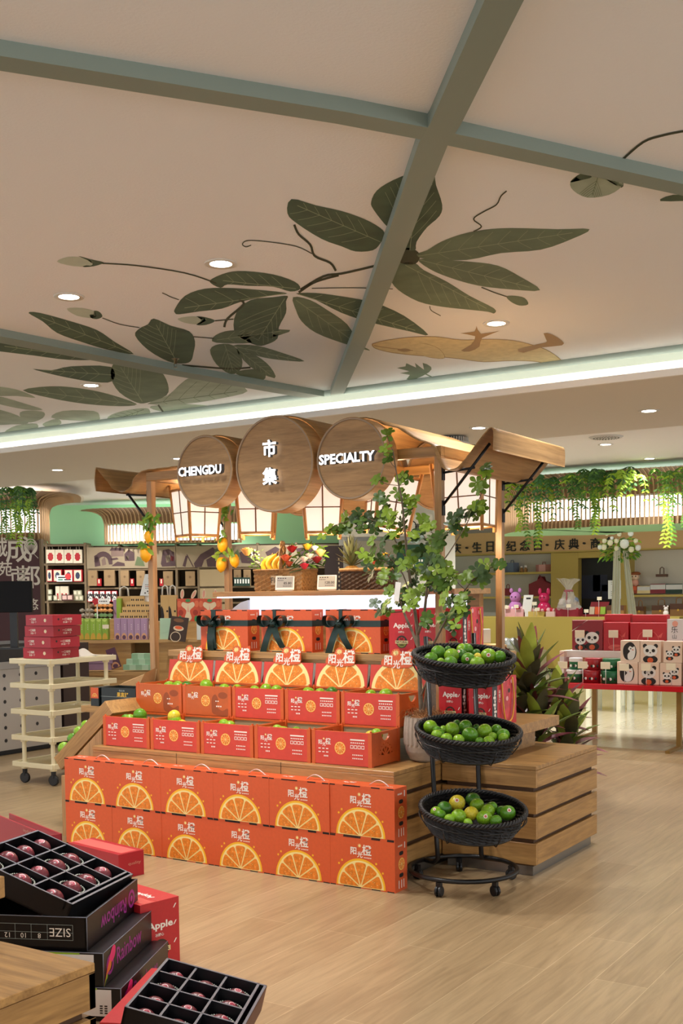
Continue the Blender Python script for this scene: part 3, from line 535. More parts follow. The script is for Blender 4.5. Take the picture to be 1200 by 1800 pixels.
# ================================================================ open orange crates
CRW, CRD, CRH = .366, .29, .177
CORG = mat('crate_orange', (206, 92, 36), .4, noise=.05, scale=40); CPAN = mat('crate_panel', (208, 66, 50), .45, noise=.06, scale=25); CPAN2 = mat('crate_panel_brown', (194, 92, 38), .45, noise=.05, scale=25); CPAT = mat('crate_pattern', (152, 72, 32), .5)
LINER = mat('crate_liner', (158, 138, 106), .8); CARDW = mat('card_white', (236, 232, 226), .5)
def crate(label, P, kind=0, header=False, deep=.10, group='open orange fruit crates'):
    t = thing('fruit_crate', label, 'crate', P, 0, group); pn = CPAN2 if kind else CPAN
    for x in (0, CRW-.022):
        for y in (0, CRD-.022): m = MB(); m.box(x, x+.022, y, y+.022, 0, CRH, CORG); m.cyl((x+.011, y+.011, CRH), .006, .008, CORG, 8); m.build('corner_post', t)
    m = MB(); m.box(.022, CRW-.022, .003, .015, CRH-.012, CRH-.002, CORG); m.build('rim_rail', t); m = MB(); m.box(.022, CRW-.022, CRD-.015, CRD-.003, CRH-.012, CRH-.002, CORG); m.build('rim_rail', t)
    m = MB(); m.box(.022, CRW-.022, .001, .006, .004, CRH-.003, pn); M = FX(0, .001, 0)
    if kind:
        m.poly(smooth_loop([(.235, .012), (.22, .06), (.225, .11), (.25, .13), (.27, .1), (.26, .06), (.30, .035), (.34, .05), (.342, .006)], 3), CPAT, M @ Matrix.Translation((0, 0, .0004))); m.poly(arc(.305, .125, .035, 0, 2*pi, 16, .02), CPAT, M @ Matrix.Translation((0, 0, .0004)))
        bars(m, M, .25, .09, .03, .006, 2); bars(m, M, .255, .06, .045, .008, 3)
    else:
        m.rect(.237, .134, .325, .141, PRINTW, M, .0008); bars(m, M, .24, .122, .085, .006, 7)
        for k in range(4): m.shape([[(.238+.022*k, .092), (.256+.022*k, .092), (.256+.022*k, .11), (.238+.022*k, .11)], [(.241+.022*k, .095), (.253+.022*k, .095), (.253+.022*k, .107), (.241+.022*k, .107)]], PRINTW, M @ Matrix.Translation((0, 0, .0008)))
        bars(m, M, .25, .06, .065, .006, 6); bars(m, M, .25, .042, .065, .006, 6); bars(m, M, .042, .083, .07, .005, 3); bars(m, M, .042, .065, .07, .005, 3); bars(m, M, .075, .045, .03, .008, 3)
    logo(m, M, .08, .118, .056); slice_(m, M, .175, .09, .033, False, False, .0003); m.build('printed_panel', t)
    w, h = CRD-.03, CRH-.006
    hol = [[(w/2+.04*cos(a), h-.014-(.035*sin(-a) if sin(a) < 0 else 0)) for a in [pi+pi*i/12 for i in range(13)]]]
    for k in range(5):
        a = pi*(k+.5)/5; b = .22; hol.append([(w/2+.014*cos(a), .045+.014*sin(a))]+[(w/2+.045*cos(a+q), .045+.045*sin(a+q)) for q in (-b, -b/2, 0, b/2, b)])
    for k in range(9): a = pi*(k+.5)/9; hol.append(arc(w/2+.064*cos(a), .045+.064*sin(a), .004, 0, 2*pi, 6)[:-1])
    for nm, x in (('side_panel', CRW-.007), ('side_panel', .007)):
        m = MB(); m.shape([[(0, 0), (w, 0), (w, h), (0, h)]]+hol, CORG, FS(x, .015, .003), .009); m.build(nm, t)
    m = MB(); m.box(.022, CRW-.022, CRD-.010, CRD-.005, .004, CRH-.004, LINER); m.box(.012, CRW-.012, .008, CRD-.008, CRH-deep-.004, CRH-deep, LINER); m.box(.012, CRW-.012, .01, CRD-.01, .0, .004, CORG); m.build('liner', t)
    if header:
        # lid card leaning back from the rear edge: half orange slice with a lettered top
        M = frame((.005, CRD+.004, CRH-.01), (1, 0, 0), (0, .14, 1)); m = MB(); wd = CRW-.01
        m.shape([[(0, 0), (wd, 0), (wd, .142), (0, .142)]], CPAN, M, .004); M2 = M @ Matrix.Translation((0, 0, .0025)); slice_(m, M2, wd/2, .004, .165, True, True, .0006, PITH)
        m.add([M @ Vector(p) for p in ((0, .142, -.002), (wd, .142, -.002), (wd, .14, -.05), (0, .14, -.05))], [(0, 1, 2, 3)], CARDW)
        for x in (0, wd): m.add([M @ Vector(p) for p in ((x, 0, -.002), (x, .142, -.002), (x, .14, -.05))], [(0, 1, 2)], CARDW)
        m.build('lid_card', t)
        m = MB(); cx = wd/2+.005; M3 = M2 @ Matrix.Translation((0, 0, .004)); top = smooth_loop([(cx-.1, .135), (cx-.105, .175), (cx-.06, .19), (cx-.045, .225), (cx-.01, .235), (cx+.015, .215), (cx+.055, .225), (cx+.08, .235), (cx+.085, .19), (cx+.085, .14), (cx+.03, .128)], 3)
        m.shape([top], ORANGE, M3, .004); M4 = M3 @ Matrix.Translation((0, 0, .0024)); logo(m, M4, cx-.005, .175, .13); star(m, M4, cx-.025, .21, .02); m.build('lid_topper', t)
    return t
for i in range(5): crate('%s open orange crate in the lower crate row' % nth(i, 5), (-4.767+.3745*i, 4.812, .57), 0, False, .10 if i < 2 else .085, 'lower row of open orange crates')
for i in range(5): crate('%s open orange crate with a half-slice lid card in the upper row' % nth(i, 5), (-4.78+.3755*i, 5.115, .7425), int(i < 2), True, .085, 'upper row of open orange crates')
# ================================================================ limes
LIME = [mat('lime_a', (88, 142, 30), .22, noise=.35, scale=9, bump=.15), mat('lime_b', (128, 172, 36), .22, noise=.3, scale=9, bump=.15), mat('lime_c', (214, 196, 50), .3, noise=.3, scale=9, bump=.15), mat('lime_d', (64, 116, 32), .22, noise=.35, scale=9, bump=.15)]
STK = mat('fruit_sticker', (232, 214, 204), .4); STR = mat('fruit_sticker_red', (196, 90, 70), .4); STEMM = mat('lime_stem', (120, 120, 60), .7)
def lime_mesh(mt):
    m = MB(); n = 14; pr = []
    for i in range(n+1):
        a = pi*i/n; r = sin(a); z = -cos(a)*.93
        if i == n: z -= .05; r = 0
        pr.append((max(r, 1e-4), z))
    m.lathe(pr, mt, 22, None, True, False); m.lathe([(.06, .88), (.03, .91), (.0001, .91)], STEMM, 8, None, True, False); return m
LPROTO = []
def lime(P, r, k, label, group, stick=0):
    if len(LPROTO) <= k: LPROTO.extend([None]*(k+1-len(LPROTO)))
    if LPROTO[k] is None: o = lime_mesh(LIME[k]).build('lime'); LPROTO[k] = o
    else: o = LPROTO[k].copy(); COL.objects.link(o)
    d = (CAM-Vector(P)).normalized(); tw = Matrix.Rotation(random.uniform(0, 6), 4, 'Z') @ Matrix.Rotation(random.uniform(-1.2, 1.2), 4, 'X') @ Matrix.Rotation(random.uniform(-1, 1), 4, 'Y')
    o.matrix_world = Matrix.Translation(P) @ tw @ Matrix.Diagonal((r, r, r, 1)); tag(o, label, 'lime', group)
    if stick:
        m = MB(); n = (tw.inverted() @ (d+Vector((random.uniform(-.5, .5), 0, random.uniform(-.1, .6)))).normalized()).normalized(); u = n.orthogonal(); F = frame(n*.955, u, n.cross(u))
        m.lathe([(.0001, .045), (.26, .012)], STK, 14, F, True, False); m.lathe([(.0001, .05), (.15, .04)], STR, 10, F, True, False); s_ = m.build('fruit_sticker', o)
    return o
def fill(items, place, where, group):
    L_ = sorted(items, key=lambda q: q[0])
    for i, q in enumerate(L_):
        x, y, r = q[:3]; k = q[3] if len(q) > 3 else (0, 1, 0, 3, 1)[i % 5]; st = q[4] if len(q) > 4 else 0
        P, rr = place(x, y, r); cn = ('yellow-green lime', 'bright green lime', 'yellowish lime', 'dark green lime')[(1, 0, 2, 3)[k]] if k == 2 else 'green lime'
        lime(P, rr, k, '%s, %s in the %s' % (cn, nth(i, len(L_)), where), group, st)
CL = [[(205, 1264, 11), (228.5, 1265, 11), (246, 1257, 13, 0), (249, 1268, 11, 1)], [(272, 1263, 11), (292, 1258, 12, 2), (288, 1266, 13, 1), (306, 1265, 12, 1), (320, 1274, 10, 2)], [(376, 1272, 10, 1), (404, 1276, 10, 1)], [(454, 1281, 10, 1), (498, 1286, 10, 1), (520, 1287, 10, 0)], [(651, 1295, 10, 2), (676, 1293, 11, 1)]]
def incrate(Y, x0, D_, dz=0):
    def f(x, y, r):
        P = pY(x, y, Y); rr = r*D_/FP
        lo, hi = x0+rr+.022, x0+CRW-rr-.018
        P.x = min(max(P.x, lo), hi); P.z -= dz
        return P, rr
    return f
for i, q in enumerate(CL): fill(q, incrate(4.95, -4.767+.3745*i, 6.35), ['leftmost lower crate', 'second lower crate from the left', 'middle lower crate', 'fourth lower crate from the left', 'rightmost lower crate'][i], 'limes in the lower crates')
CU_ = [[(275, 1208, 11, 1), (297, 1205, 12), (313, 1205, 12, 1), (328, 1204, 11)], [(361, 1203, 13, 1), (394, 1209, 11), (417, 1209, 10, 1)], [(437, 1211, 10, 1), (467, 1209, 11), (486, 1210, 10, 1)], [(527, 1214, 10, 1), (543, 1216, 11), (562, 1216, 10, 1), (583, 1215, 11)], [(651, 1220, 11, 1), (678, 1219, 12), (722, 1229, 11, 2)]]
for i, q in enumerate(CU_): fill(q, incrate(5.26, -4.78+.3755*i, 6.5, .010), ['leftmost upper crate', 'second upper crate from the left', 'middle upper crate', 'fourth upper crate from the left', 'rightmost upper crate'][i], 'limes in the upper crates')
# ================================================================ three-tier basket stand
WICK = mat('black_wicker', (22, 18, 18), .5, noise=.3, scale=40)
SB = Vector((-2.465, 4.957, 0)); t = thing('basket_stand', 'black three-tier rolling stand with tilted wicker baskets in front of the platform', 'basket stand', SB)
m = MB(); m.tube([(SB.x+.2665*cos(2*pi*k/48), SB.y+.2665*sin(2*pi*k/48), .08) for k in range(48)], .0115, BLACK, 10, True); m.build('base_ring', t, True)
for (x, y) in ((-2.462, 4.691), (-2.236, 4.835), (-2.60, 5.18), (-2.30, 5.165), (-2.715, 4.94)):
    m = MB(); d = (Vector((x, y, 0))-SB).normalized(); q = Vector((-d.y, d.x, 0)); M = frame((x, y, .026), d, (0, 0, 1))
    for s in (-.016, .002): m.lathe([(.0001, 0), (.022, 0), (.026, .003), (.026, .011), (.022, .014), (.0001, .014)], BLACK, 18, M @ Matrix.Translation((0, 0, s)), False, False)
    m.box(x-.012, x+.012, y-.012, y+.012, .03, .07, BLACK); m.build('caster_wheel', t, True)
A = Vector((-2.63, 5.0, .08)); Bp = Vector((-2.475, 5.185, .08)); At = pD(748, 1119, 5.79); Bt = pD(832, 1113, 5.84)
for a, b in ((A, At), (Bp, Bt)):
    d = (a-SB); d.z = 0; d.normalize(); m = MB(); e = SB+d*.26; m.tube([(e.x, e.y, .08), (a.x+d.x*.03, a.y+d.y*.03, .078), (a.x, a.y, .1), tuple(a+(b-a)*.1), tuple(b)], .0125, BLACK, 10); m.build('upright_post', t, True)
FRB = []
for i, (px, py, D_, rad, word) in enumerate(((815, 1153, 5.36, .242, 'top'), (823, 1283, 5.33, .248, 'middle'), (831, 1421, 5.31, .250, 'bottom'))):
    P = pD(px, py, D_); ax = Vector((.54, -.84, 0)).normalized(); ax = (Matrix.Rotation(R(14), 3, 'Z') @ ax); rot = Matrix.Rotation(R(9.5), 4, Vector((0, 0, 1)).cross(ax)); M = Matrix.Translation(P) @ rot; FRB.append((P, M, rad))
    m = MB(); seg = 84; rows = 13; vs = []; hgt = .105
    for j in range(rows+1):
        f_ = j/rows
        for k in range(seg): a = 2*pi*k/seg; rr = rad*(.80+.19*f_**.7)+(.0045 if (k//2+j) % 2 else -.0045); vs.append((rr*cos(a), rr*sin(a), -hgt+hgt*f_))
    fs = [(j*seg+k, j*seg+(k+1) % seg, (j+1)*seg+(k+1) % seg, (j+1)*seg+k) for j in range(rows) for k in range(seg)]+[tuple(range(seg))[::-1]]
    m.add(vs, fs, WICK, M, False)
    for ph in range(3): m.tube([M @ Vector(((rad*.99+.008*cos(a*26+ph*2.1))*cos(a), (rad*.99+.008*cos(a*26+ph*2.1))*sin(a), .002+.008*sin(a*26+ph*2.1))) for a in [2*pi*k/168 for k in range(168)]], .0062, WICK, 5, True)
    m.tube([M @ Vector((rad*.80*cos(2*pi*k/60), rad*.80*sin(2*pi*k/60), -hgt)) for k in range(60)], .007, WICK, 5, True)
    b = m.build('wicker_basket', t, True); m = MB()
    m.tube([M @ Vector((rad*1.02*cos(2*pi*k/48), rad*1.02*sin(2*pi*k/48), -.035)) for k in range(48)], .003, BLACK, 5, True)
    for a in (-2.2, -1.1, 0, 1.1, 2.2, 3.14): m.tube([M @ Vector((rad*q*cos(a-YAW), rad*q*sin(a-YAW), z)) for q, z in ((1.02, -.035), (.97, -.075), (.86, -.113), (.5, -.115))], .003, BLACK, 5)
    q = min(((A+(At-A)*s) for s in [k/60 for k in range(61)]), key=lambda v: abs(v.z-P.z+.1)); q2 = min(((Bp+(Bt-Bp)*s) for s in [k/60 for k in range(61)]), key=lambda v: abs(v.z-P.z+.1))
    for g in (q, q2): m.tube([g, M @ Vector((0, 0, -.115))], .006, BLACK, 6)
    m.build('basket_cradle', t, True)
BK = [[(208, 235, 78, 0, 1), (238, 130, 52, 1), (300, 160, 78), (440, 195, 80, 1), (430, 265, 72, 0), (540, 185, 65, 3, 1), (545, 105, 62, 1), (615, 110, 68, 0), (615, 232, 75, 0, 1), (702, 165, 45, 3), (710, 282, 80, 1), (828, 200, 86, 1, 1), (980, 208, 68, 0), (325, 258, 42, 1), (400, 130, 32, 3), (715, 205, 34, 2)],
      [(188, 217, 75, 1), (275, 245, 42, 0), (335, 240, 38, 1), (302, 290, 52, 0), (215, 312, 60, 1), (365, 338, 62, 1), (425, 240, 77, 1), (470, 182, 42, 3), (558, 213, 72, 0), (605, 300, 86, 0), (490, 348, 60, 1), (668, 225, 38, 3), (750, 262, 80, 1), (870, 247, 60, 0), (935, 302, 72, 0), (960, 332, 55, 1), (800, 368, 60, 1), (832, 312, 44, 1), (700, 362, 45, 0)],
      [(303, 290, 52, 1, 1), (405, 255, 66, 3), (515, 210, 76, 2, 1), (655, 177, 66, 3), (690, 228, 66, 1), (340, 320, 52, 0), (410, 365, 48, 1), (528, 325, 69, 1), (640, 300, 65, 2), (785, 278, 65, 1), (820, 248, 55, 0, 1), (755, 337, 72, 1, 1), (857, 365, 55, 0), (905, 278, 48, 3), (960, 297, 72, 0, 1), (455, 342, 36, 1), (610, 387, 42, 1)]]
for i, (ox, oy, sc, word) in enumerate(((720, 1120, 6, 'top'), (720, 1240, 5.714, 'middle'), (700, 1370, 5, 'bottom'))):
    P, M, rad = FRB[i]; N = (M.to_3x3() @ Vector((0, 0, 1))).normalized()
    def place(x, y, r):
        d = ray(ox+x/sc, oy+y/sc); q = P-N*.006; Q = CAM+d*((q-CAM).dot(N)/d.dot(N)); l = Q-P; mx = rad*.86-.03
        if l.length > mx: Q = P+l*(mx/l.length)
        return Q, max(.019, r/sc*(Q-CAM).dot(FWD)/FP)
    fill(BK[i], place, word+' wicker basket', 'limes in the '+word+' basket')
# ================================================================ apple packs on the shelf and the riser
ARED = mat('apple_red', (196, 26, 34), .4, noise=.06, scale=40); APHOTO = mat('apple_photo', (204, 52, 60), .4, noise=.35, scale=18); AHI = mat('apple_highlight', (238, 176, 176), .4); OLIVE = mat('badge_green', (134, 140, 48), .5); CREAMB = mat('badge_cream', (226, 206, 150), .5); BADGE = mat('badge_dark', (52, 36, 20), .5); ROPE = mat('gold_rope', (226, 170, 56), .5)
def badge(m, M, cx, cy, r):
    m.poly(arc(cx, cy, r, 0, 2*pi, 24), BADGE, M @ Matrix.Translation((0, 0, .0006))); m.poly(arc(cx, cy, r*.86, pi+.15, 2*pi-.15, 14), OLIVE, M @ Matrix.Translation((0, 0, .0010)))
    for a in (.9, 1.57, 2.24): m.poly(arc(cx+r*.5*cos(a), cy+r*.5*sin(a), r*.26, 0, 2*pi, 10), ARED, M @ Matrix.Translation((0, 0, .0010)))
    T = M @ Matrix.Translation((0, 0, .0014)); m.rect(cx-r*1.15, cy-r*.28, cx+r*1.15, cy+r*.2, CREAMB, T); m.text('NATURAL', T @ Matrix.Translation((cx, cy-.03*r, .0004)), r*.30, BADGE, r*2.05, .02); m.text('100%', T @ Matrix.Translation((cx, cy-.5*r, .0004)), r*.26, BADGE, off=.02)
def apple_front(m, M, W, H):
    T = M @ Matrix.Translation((0, 0, .0006)); m.text('Apple', T @ Matrix.Translation((W*.5, H*.63, 0)), H*.14, PRINTW, W*.66, .03); m.text('冰糖心', T @ Matrix.Translation((W*.48, H*.5, 0)), H*.05, PRINTW); badge(m, M, W*.5, H*.28, W*.22)
    for y in (.85, .60, .33): m.poly([(W*.84, H*y), (W*.87, H*y), (W*.93, H*(y+.06)), (W*.90, H*(y+.06))], PRINTW, T)
def apple_side(m, M, D_, H):
    T = M @ Matrix.Translation((0, 0, .0006)); m.rect(0, 0, D_*.2, H*.86, BLACK, T); m.text('apple', T @ Matrix.Translation((D_*.11, H*.45, .0004)), D_*.13, PRINTW, H*.62, .04, rot=-pi/2); m.text('冰糖心', T @ Matrix.Translation((D_*.29, H*.62, .0004)), D_*.07, PRINTW, rot=-pi/2)
    for cx, cy, rx, ry in ((.52, .84, .17, .18), (.86, .80, .16, .2), (.66, .45, .30, .36)):
        pts = [(D_*(cx+rx*cos(a)), H*(cy+ry*sin(a))) for a in [2*pi*k/24 for k in range(24)]]; m.poly([(min(max(p[0], 0), D_), min(p[1], H)) for p in pts], APHOTO, T @ Matrix.Translation((0, 0, .0004+.0004*(cx > .6)+.0003*(cy < .5)))); m.poly(arc(D_*(cx-.06), H*(cy+.09), D_*.05, 0, 2*pi, 10, H*.05), AHI, T @ Matrix.Translation((0, 0, .0016)))
    m.poly(arc(D_*.68, H*.70, D_*.045, 0, 2*pi, 10, H*.05), BADGE, T @ Matrix.Translation((0, 0, .002)))
def apple_bag(label, P, W=.135, D_=.31, H=.258, rope=True):
    t = thing('apple_gift_bag', label, 'gift bag', P, 0, 'red apple gift bags'); m = MB(); m.box(0, W, 0, D_, 0, H, ARED); apple_front(m, FX(0, 0, 0), W, H); apple_side(m, FS(W, 0, 0), D_, H); m.build('printed_bag', t, bevel=.001)
    if rope: m = MB(); m.tube(smooth_loop([(W+.004, D_*.36, H*.96), (W+.012, D_*.36, H*.5), (W+.012, D_*.45, H*.12), (W+.012, D_*.6, H*.06), (W+.012, D_*.75, H*.15), (W+.012, D_*.82, H*.55), (W+.004, D_*.80, H*.97)], 5, False), .0042, ROPE, 6); m.build('rope_handle', t)
    return t
apple_bag('red apple gift bag at the right end of the shelf slab behind the baskets', (-2.615, 5.335, .742))
apple_bag('red apple gift bag just right of the front post on the shelf slab', (-2.793, 5.335, .742), rope=False)
apple_bag('red apple gift bag on the riser behind the potted tree trunk', (-3.0, 5.5, 1.107), .115, .26, .262)
apple_bag('red apple gift bag on the riser just right of the front post', (-2.855, 5.52, 1.107), .115, .26, .262)
t = thing('apple_box', 'red apple box on the riser beside the ribboned cartons', 'carton', (-3.195, 5.5, 1.107)); m = MB(); m.box(0, .165, 0, .2, 0, .254, ARED); apple_front(m, FX(0, 0, 0), .165, .254); m.build('printed_body', t, bevel=.001)
m = MB(); m.rect(.05, .11, .115, .13, DARK, FT(0, 0, .254), .0006); m.build('lid_slot', t)
# ================================================================ on the counter
RATT = mat('rattan', (160, 122, 76), .6, noise=.3, scale=60); RATD = mat('dark_rattan', (62, 44, 34), .6, noise=.3, scale=60); BAN = mat('banana', (238, 190, 44), .45, noise=.08, scale=20); BANT = mat('banana_tip', (110, 90, 40), .6)
LEAFG = mat('leaf_green', (88, 128, 36), .45, noise=.25, scale=12); LEAFD = mat('leaf_dark', (58, 88, 32), .45, noise=.25, scale=12)
CT = 1.4755
def woven(m, x0, x1, y0, y1, z0, z1, mt, rows=9, flare=.0):
    per = []; n = 22
    for (a, b, c_, d) in ((x0, y0, x1, y0), (x1, y0, x1, y1), (x1, y1, x0, y1), (x0, y1, x0, y0)): per += [(a+(c_-a)*k/n, b+(d-b)*k/n) for k in range(n)]
    cx, cy = (x0+x1)/2, (y0+y1)/2; N = len(per); vs = []
    for j in range(rows+1):
        f_ = 1+flare*j/rows
        for k, (x, y) in enumerate(per):
            b = .004 if (k//2+j) % 2 else -.004; dx, dy = x-cx, y-cy; l = math.hypot(dx, dy); vs.append((cx+dx*f_+dx/l*b, cy+dy*f_+dy/l*b, z0+(z1-z0)*j/rows))
    m.add(vs, [(j*N+k, j*N+(k+1) % N, (j+1)*N+(k+1) % N, (j+1)*N+k) for j in range(rows) for k in range(N)]+[tuple(range(N))[::-1]], mt)
    m.tube([(cx+(x-cx)*(1+flare), cy+(y-cy)*(1+flare), z1) for x, y in per], .007, mt, 6, True)
def rose(m, P, r, mt, n=3):
    for j in range(n):
        k0 = 5+j
        for k in range(k0):
            a = 2*pi*k/k0+j*.5; q = r*(.25+.3*j); d = Vector((cos(a)*(.35+.35*j), sin(a)*(.35+.35*j), 1)); m.leaf((P[0]+q*.3*cos(a), P[1]+q*.3*sin(a), P[2]-r*.5), d, (-cos(a), -sin(a), .3), r*1.25, r*1.1, mt, -.15, .5, 3)
P0 = pY(448, 1040, 5.80); P1 = pY(530, 1040, 5.80); bw = P1.x-P0.x
t = thing('flower_basket', 'brown wicker basket with arched handle on the counter', 'basket', ((P0.x+P1.x)/2, 5.88, CT)); z1 = CT+.135
m = MB(); woven(m, P0.x, P1.x, 5.80, 5.97, CT, z1, RATT, 10, .03); m.build('wicker_body', t, True)
hc = pY(497, 990, 5.88).x; m = MB()
for ph in (0, pi): m.tube([(hc+.006*cos(s*22+ph)+(.04*cos(pi*s)), 5.88+.006*sin(s*22+ph)-.08*cos(pi*s), z1-.02+.20*sin(pi*s)**.7) for s in [k/30 for k in range(31)]], .008, RATT, 6)
m.build('arched_handle', t, True)
M = FX(*pY(486, 1020, 5.79)); m = MB(); m.rect(-.045, -.03, .045, .03, mat('name_card', (196, 178, 150), .6), M, 0); m.text('Flo', M @ Matrix.Translation((-.015, 0, .0006)), .035, BLACK, off=0); m.build('name_card', t, True)
for i, (px, py, ln) in enumerate(((464, 990, 1), (473, 987, 1), (484, 988, 1), (494, 989, 1))):
    P = pY(px, py, 5.86-.01*i); bn = thing('banana', 'ripe yellow banana, %s of four standing in the flower basket' % nth(i, 4), 'banana', P, 0, 'bananas in the flower basket')
    pts = [(.035*(s-.5)**2*6-.02+(.02*s), .01*s, -.07+.115*s) for s in [k/8 for k in range(9)]]; m = MB(); m.tube(pts, [.008, .014, .018, .0195, .020, .0195, .018, .014, .007], BAN, 7); m.build('fruit', bn); m = MB(); m.tube([pts[-1], (pts[-1][0]+.012, .012, .062)], .005, BANT, 6); m.build('stalk', bn)
FL = dict(red=mat('rose_red', (160, 16, 30), .5), dark=mat('rose_dark', (120, 12, 26), .5), peach=mat('rose_peach', (240, 186, 112), .5), white=mat('rose_white', (244, 232, 220), .5), coral=mat('rose_coral', (226, 104, 72), .5), yellow=mat('flower_yellow', (240, 184, 52), .5), pink=mat('rose_pink', (206, 48, 74), .5))
for i, (px, py, r, c_, lb) in enumerate(((434, 971, .032, 'peach', 'single peach rose leaning out of the left of the flower basket'), (513, 966, .028, 'red', 'dark red rose highest beside the basket handle'), (540, 962, .024, 'yellow', 'yellow flower at the top of the bouquet'), (553, 964, .018, 'white', 'pale pink flower at the top right of the bouquet'), (503, 982, .028, 'coral', 'coral flower just right of the bananas'), (508, 992, .022, 'coral', 'lower coral flower against the basket rim'),
    (535, 996, .024, 'pink', 'crimson rose drooping over the basket rim'), (557, 985, .026, 'dark', 'dark red rose at the right of the bouquet'), (563, 973, .028, 'peach', 'peach rose at the far right of the bouquet'), (535, 984, .022, 'white', 'white rose in the middle of the bouquet'), (544, 978, .022, 'white', 'cream rose above the crimson one'))):
    P = pY(px, py, 5.79+.015*(i % 3)); r *= 1.35; t = thing('rose', lb, 'flower', P, 0, 'bouquet flowers'); m = MB(); rose(m, (0, 0, 0), r, FL[c_]); m.build('petals', t); m = MB(); m.tube([(0, 0, -r*.4), ((hc-P.x)*.5, 0, (CT+.1-P.z)*.6-.005)], .003, LEAFD, 5); m.build('stem', t)
m = MB()
for k in range(70):
    px = random.uniform(505, 570); py = random.uniform(962, 1000); P = pY(px, py, 5.85+random.uniform(-.04, .06)); m.leaf(P, (random.uniform(-1, 1), random.uniform(-.6, .3), random.uniform(-.2, 1)), (0, -.6, 1), random.uniform(.03, .06), .02, LEAFG if k % 3 else LEAFD, .3)
for k in range(26): P = pY(random.uniform(442, 458), random.uniform(968, 1002), 5.86+random.uniform(-.02, .03)); m.leaf(P, (random.uniform(-1, 1), -.3, random.uniform(-.2, 1)), (0, -.6, 1), .035, .014, LEAFG, .3)
for k in range(20): m.ball(pY(random.uniform(440, 456), random.uniform(966, 990), 5.86), .006, FL['white'], 6)
o = tag(m.build('bouquet_greenery'), 'leafy greenery and tiny white blossoms filling the flower basket', 'foliage', kind='stuff')
# price displays
SCR = mat('eink_screen', (166, 164, 158), .4); SCRT = mat('eink_text', (50, 48, 48), .5)
for (px, py, tx, lb) in ((500, 1039, '85.80', 'white electronic price display in front of the flower basket'), (574, 1039, '128.00', 'white electronic price display right of the flower basket')):
    P = pY(px, py, 5.745); P.z = CT; M0 = Matrix.Translation(P) @ Matrix.Rotation(YAW*.75, 4, 'Z'); t = thing('price_display', lb, 'price sign', group='electronic price displays', M=M0); M = frame((0, 0, .004), (1, 0, 0), (0, .35, 1))
    m = MB(); m.box(-.06, .06, 0, .094, -.006, .006, WHITE, M); m.build('bezel', t, bevel=.003); m = MB(); m.rect(-.052, .016, .052, .088, SCR, M, .0065); m.text(tx, M @ Matrix.Translation((.018, .045, .0072)), .017, SCRT, off=.02); bars(m, M @ Matrix.Translation((0, 0, .0065)), -.046, .078, .06, .006, 4, SCRT); bars(m, M @ Matrix.Translation((0, 0, .0065)), -.046, .064, .04, .004, 4, SCRT); bars(m, M @ Matrix.Translation((0, 0, .0065)), -.01, .026, .055, .005, 6, SCRT); m.build('screen', t)
    m = MB(); m.prism([(.0, 0), (.045, 0), (.02, .05)], -.05, .05, WHITE, Matrix.Rotation(-pi/2, 4, 'Z') @ Matrix.Diagonal((-1, 1, 1, 1))); m.build('foot', t)
P0 = pY(600, 1035, 5.82); P1 = pY(672, 1035, 5.82); t = thing('fruit_basket', 'dark brown woven basket with a pale rim holding a pineapple', 'basket', ((P0.x+P1.x)/2, 5.9, CT)); m = MB(); woven(m, P0.x, P1.x, 5.82, 6.0, CT, CT+.115, RATD, 9, .02); m.build('wicker_body', t, True); m = MB(); cx = (P0.x+P1.x)/2; W2 = (P1.x-P0.x)/2*1.03
m.tube([(cx+s*W2, y, CT+.125) for s, y in ((-1, 5.815), (1, 5.815), (1, 6.005), (-1, 6.005))], .011, RATT, 6, True); m.build('pale_rim', t, True)
P = pY(618, 1000, 5.9); t = thing('pineapple', 'pineapple with a spiky green crown standing in the dark basket', 'pineapple', (P.x, 5.9, CT+.01)); PSK = mat('pineapple_skin', (150, 106, 44), .6, noise=.4, scale=60); PCR = mat('pineapple_crown', (100, 104, 66), .5, noise=.25, scale=20)
m = MB(); m.lathe([(.0001, 0), (.04, .006), (.055, .04), (.057, .08), (.048, .125), (.03, .14), (.0001, .142)], PSK, 20); m.build('fruit_body', t); m = MB()
for k in range(46):
    a = k*2.4; q = k/46; m.leaf((0, 0, .13+.03*q), (cos(a)*(1.1-q), sin(a)*(1.1-q), .55+q*1.2), (-cos(a), -sin(a), .6), .11+.07*q, .022, PCR, .18*(1-q), .4)
m.build('leaf_crown', t)
m = MB()
for k, c_ in enumerate(('coral', 'yellow', 'red', 'pink', 'yellow', 'white', 'coral')): rose(m, tuple(pY(664+random.uniform(-8, 20), 984+random.uniform(-8, 14), 5.95)), .026, FL[c_], 2)
for k in range(30): m.leaf(pY(random.uniform(655, 690), random.uniform(975, 1002), 5.95), (random.uniform(-1, 1), -.4, random.uniform(0, 1)), (0, -.6, 1), .05, .02, LEAFD, .3)
tag(m.build('mixed_bouquet'), 'small mixed bouquet behind the tree leaves beside the pineapple', 'bouquet', kind='stuff')
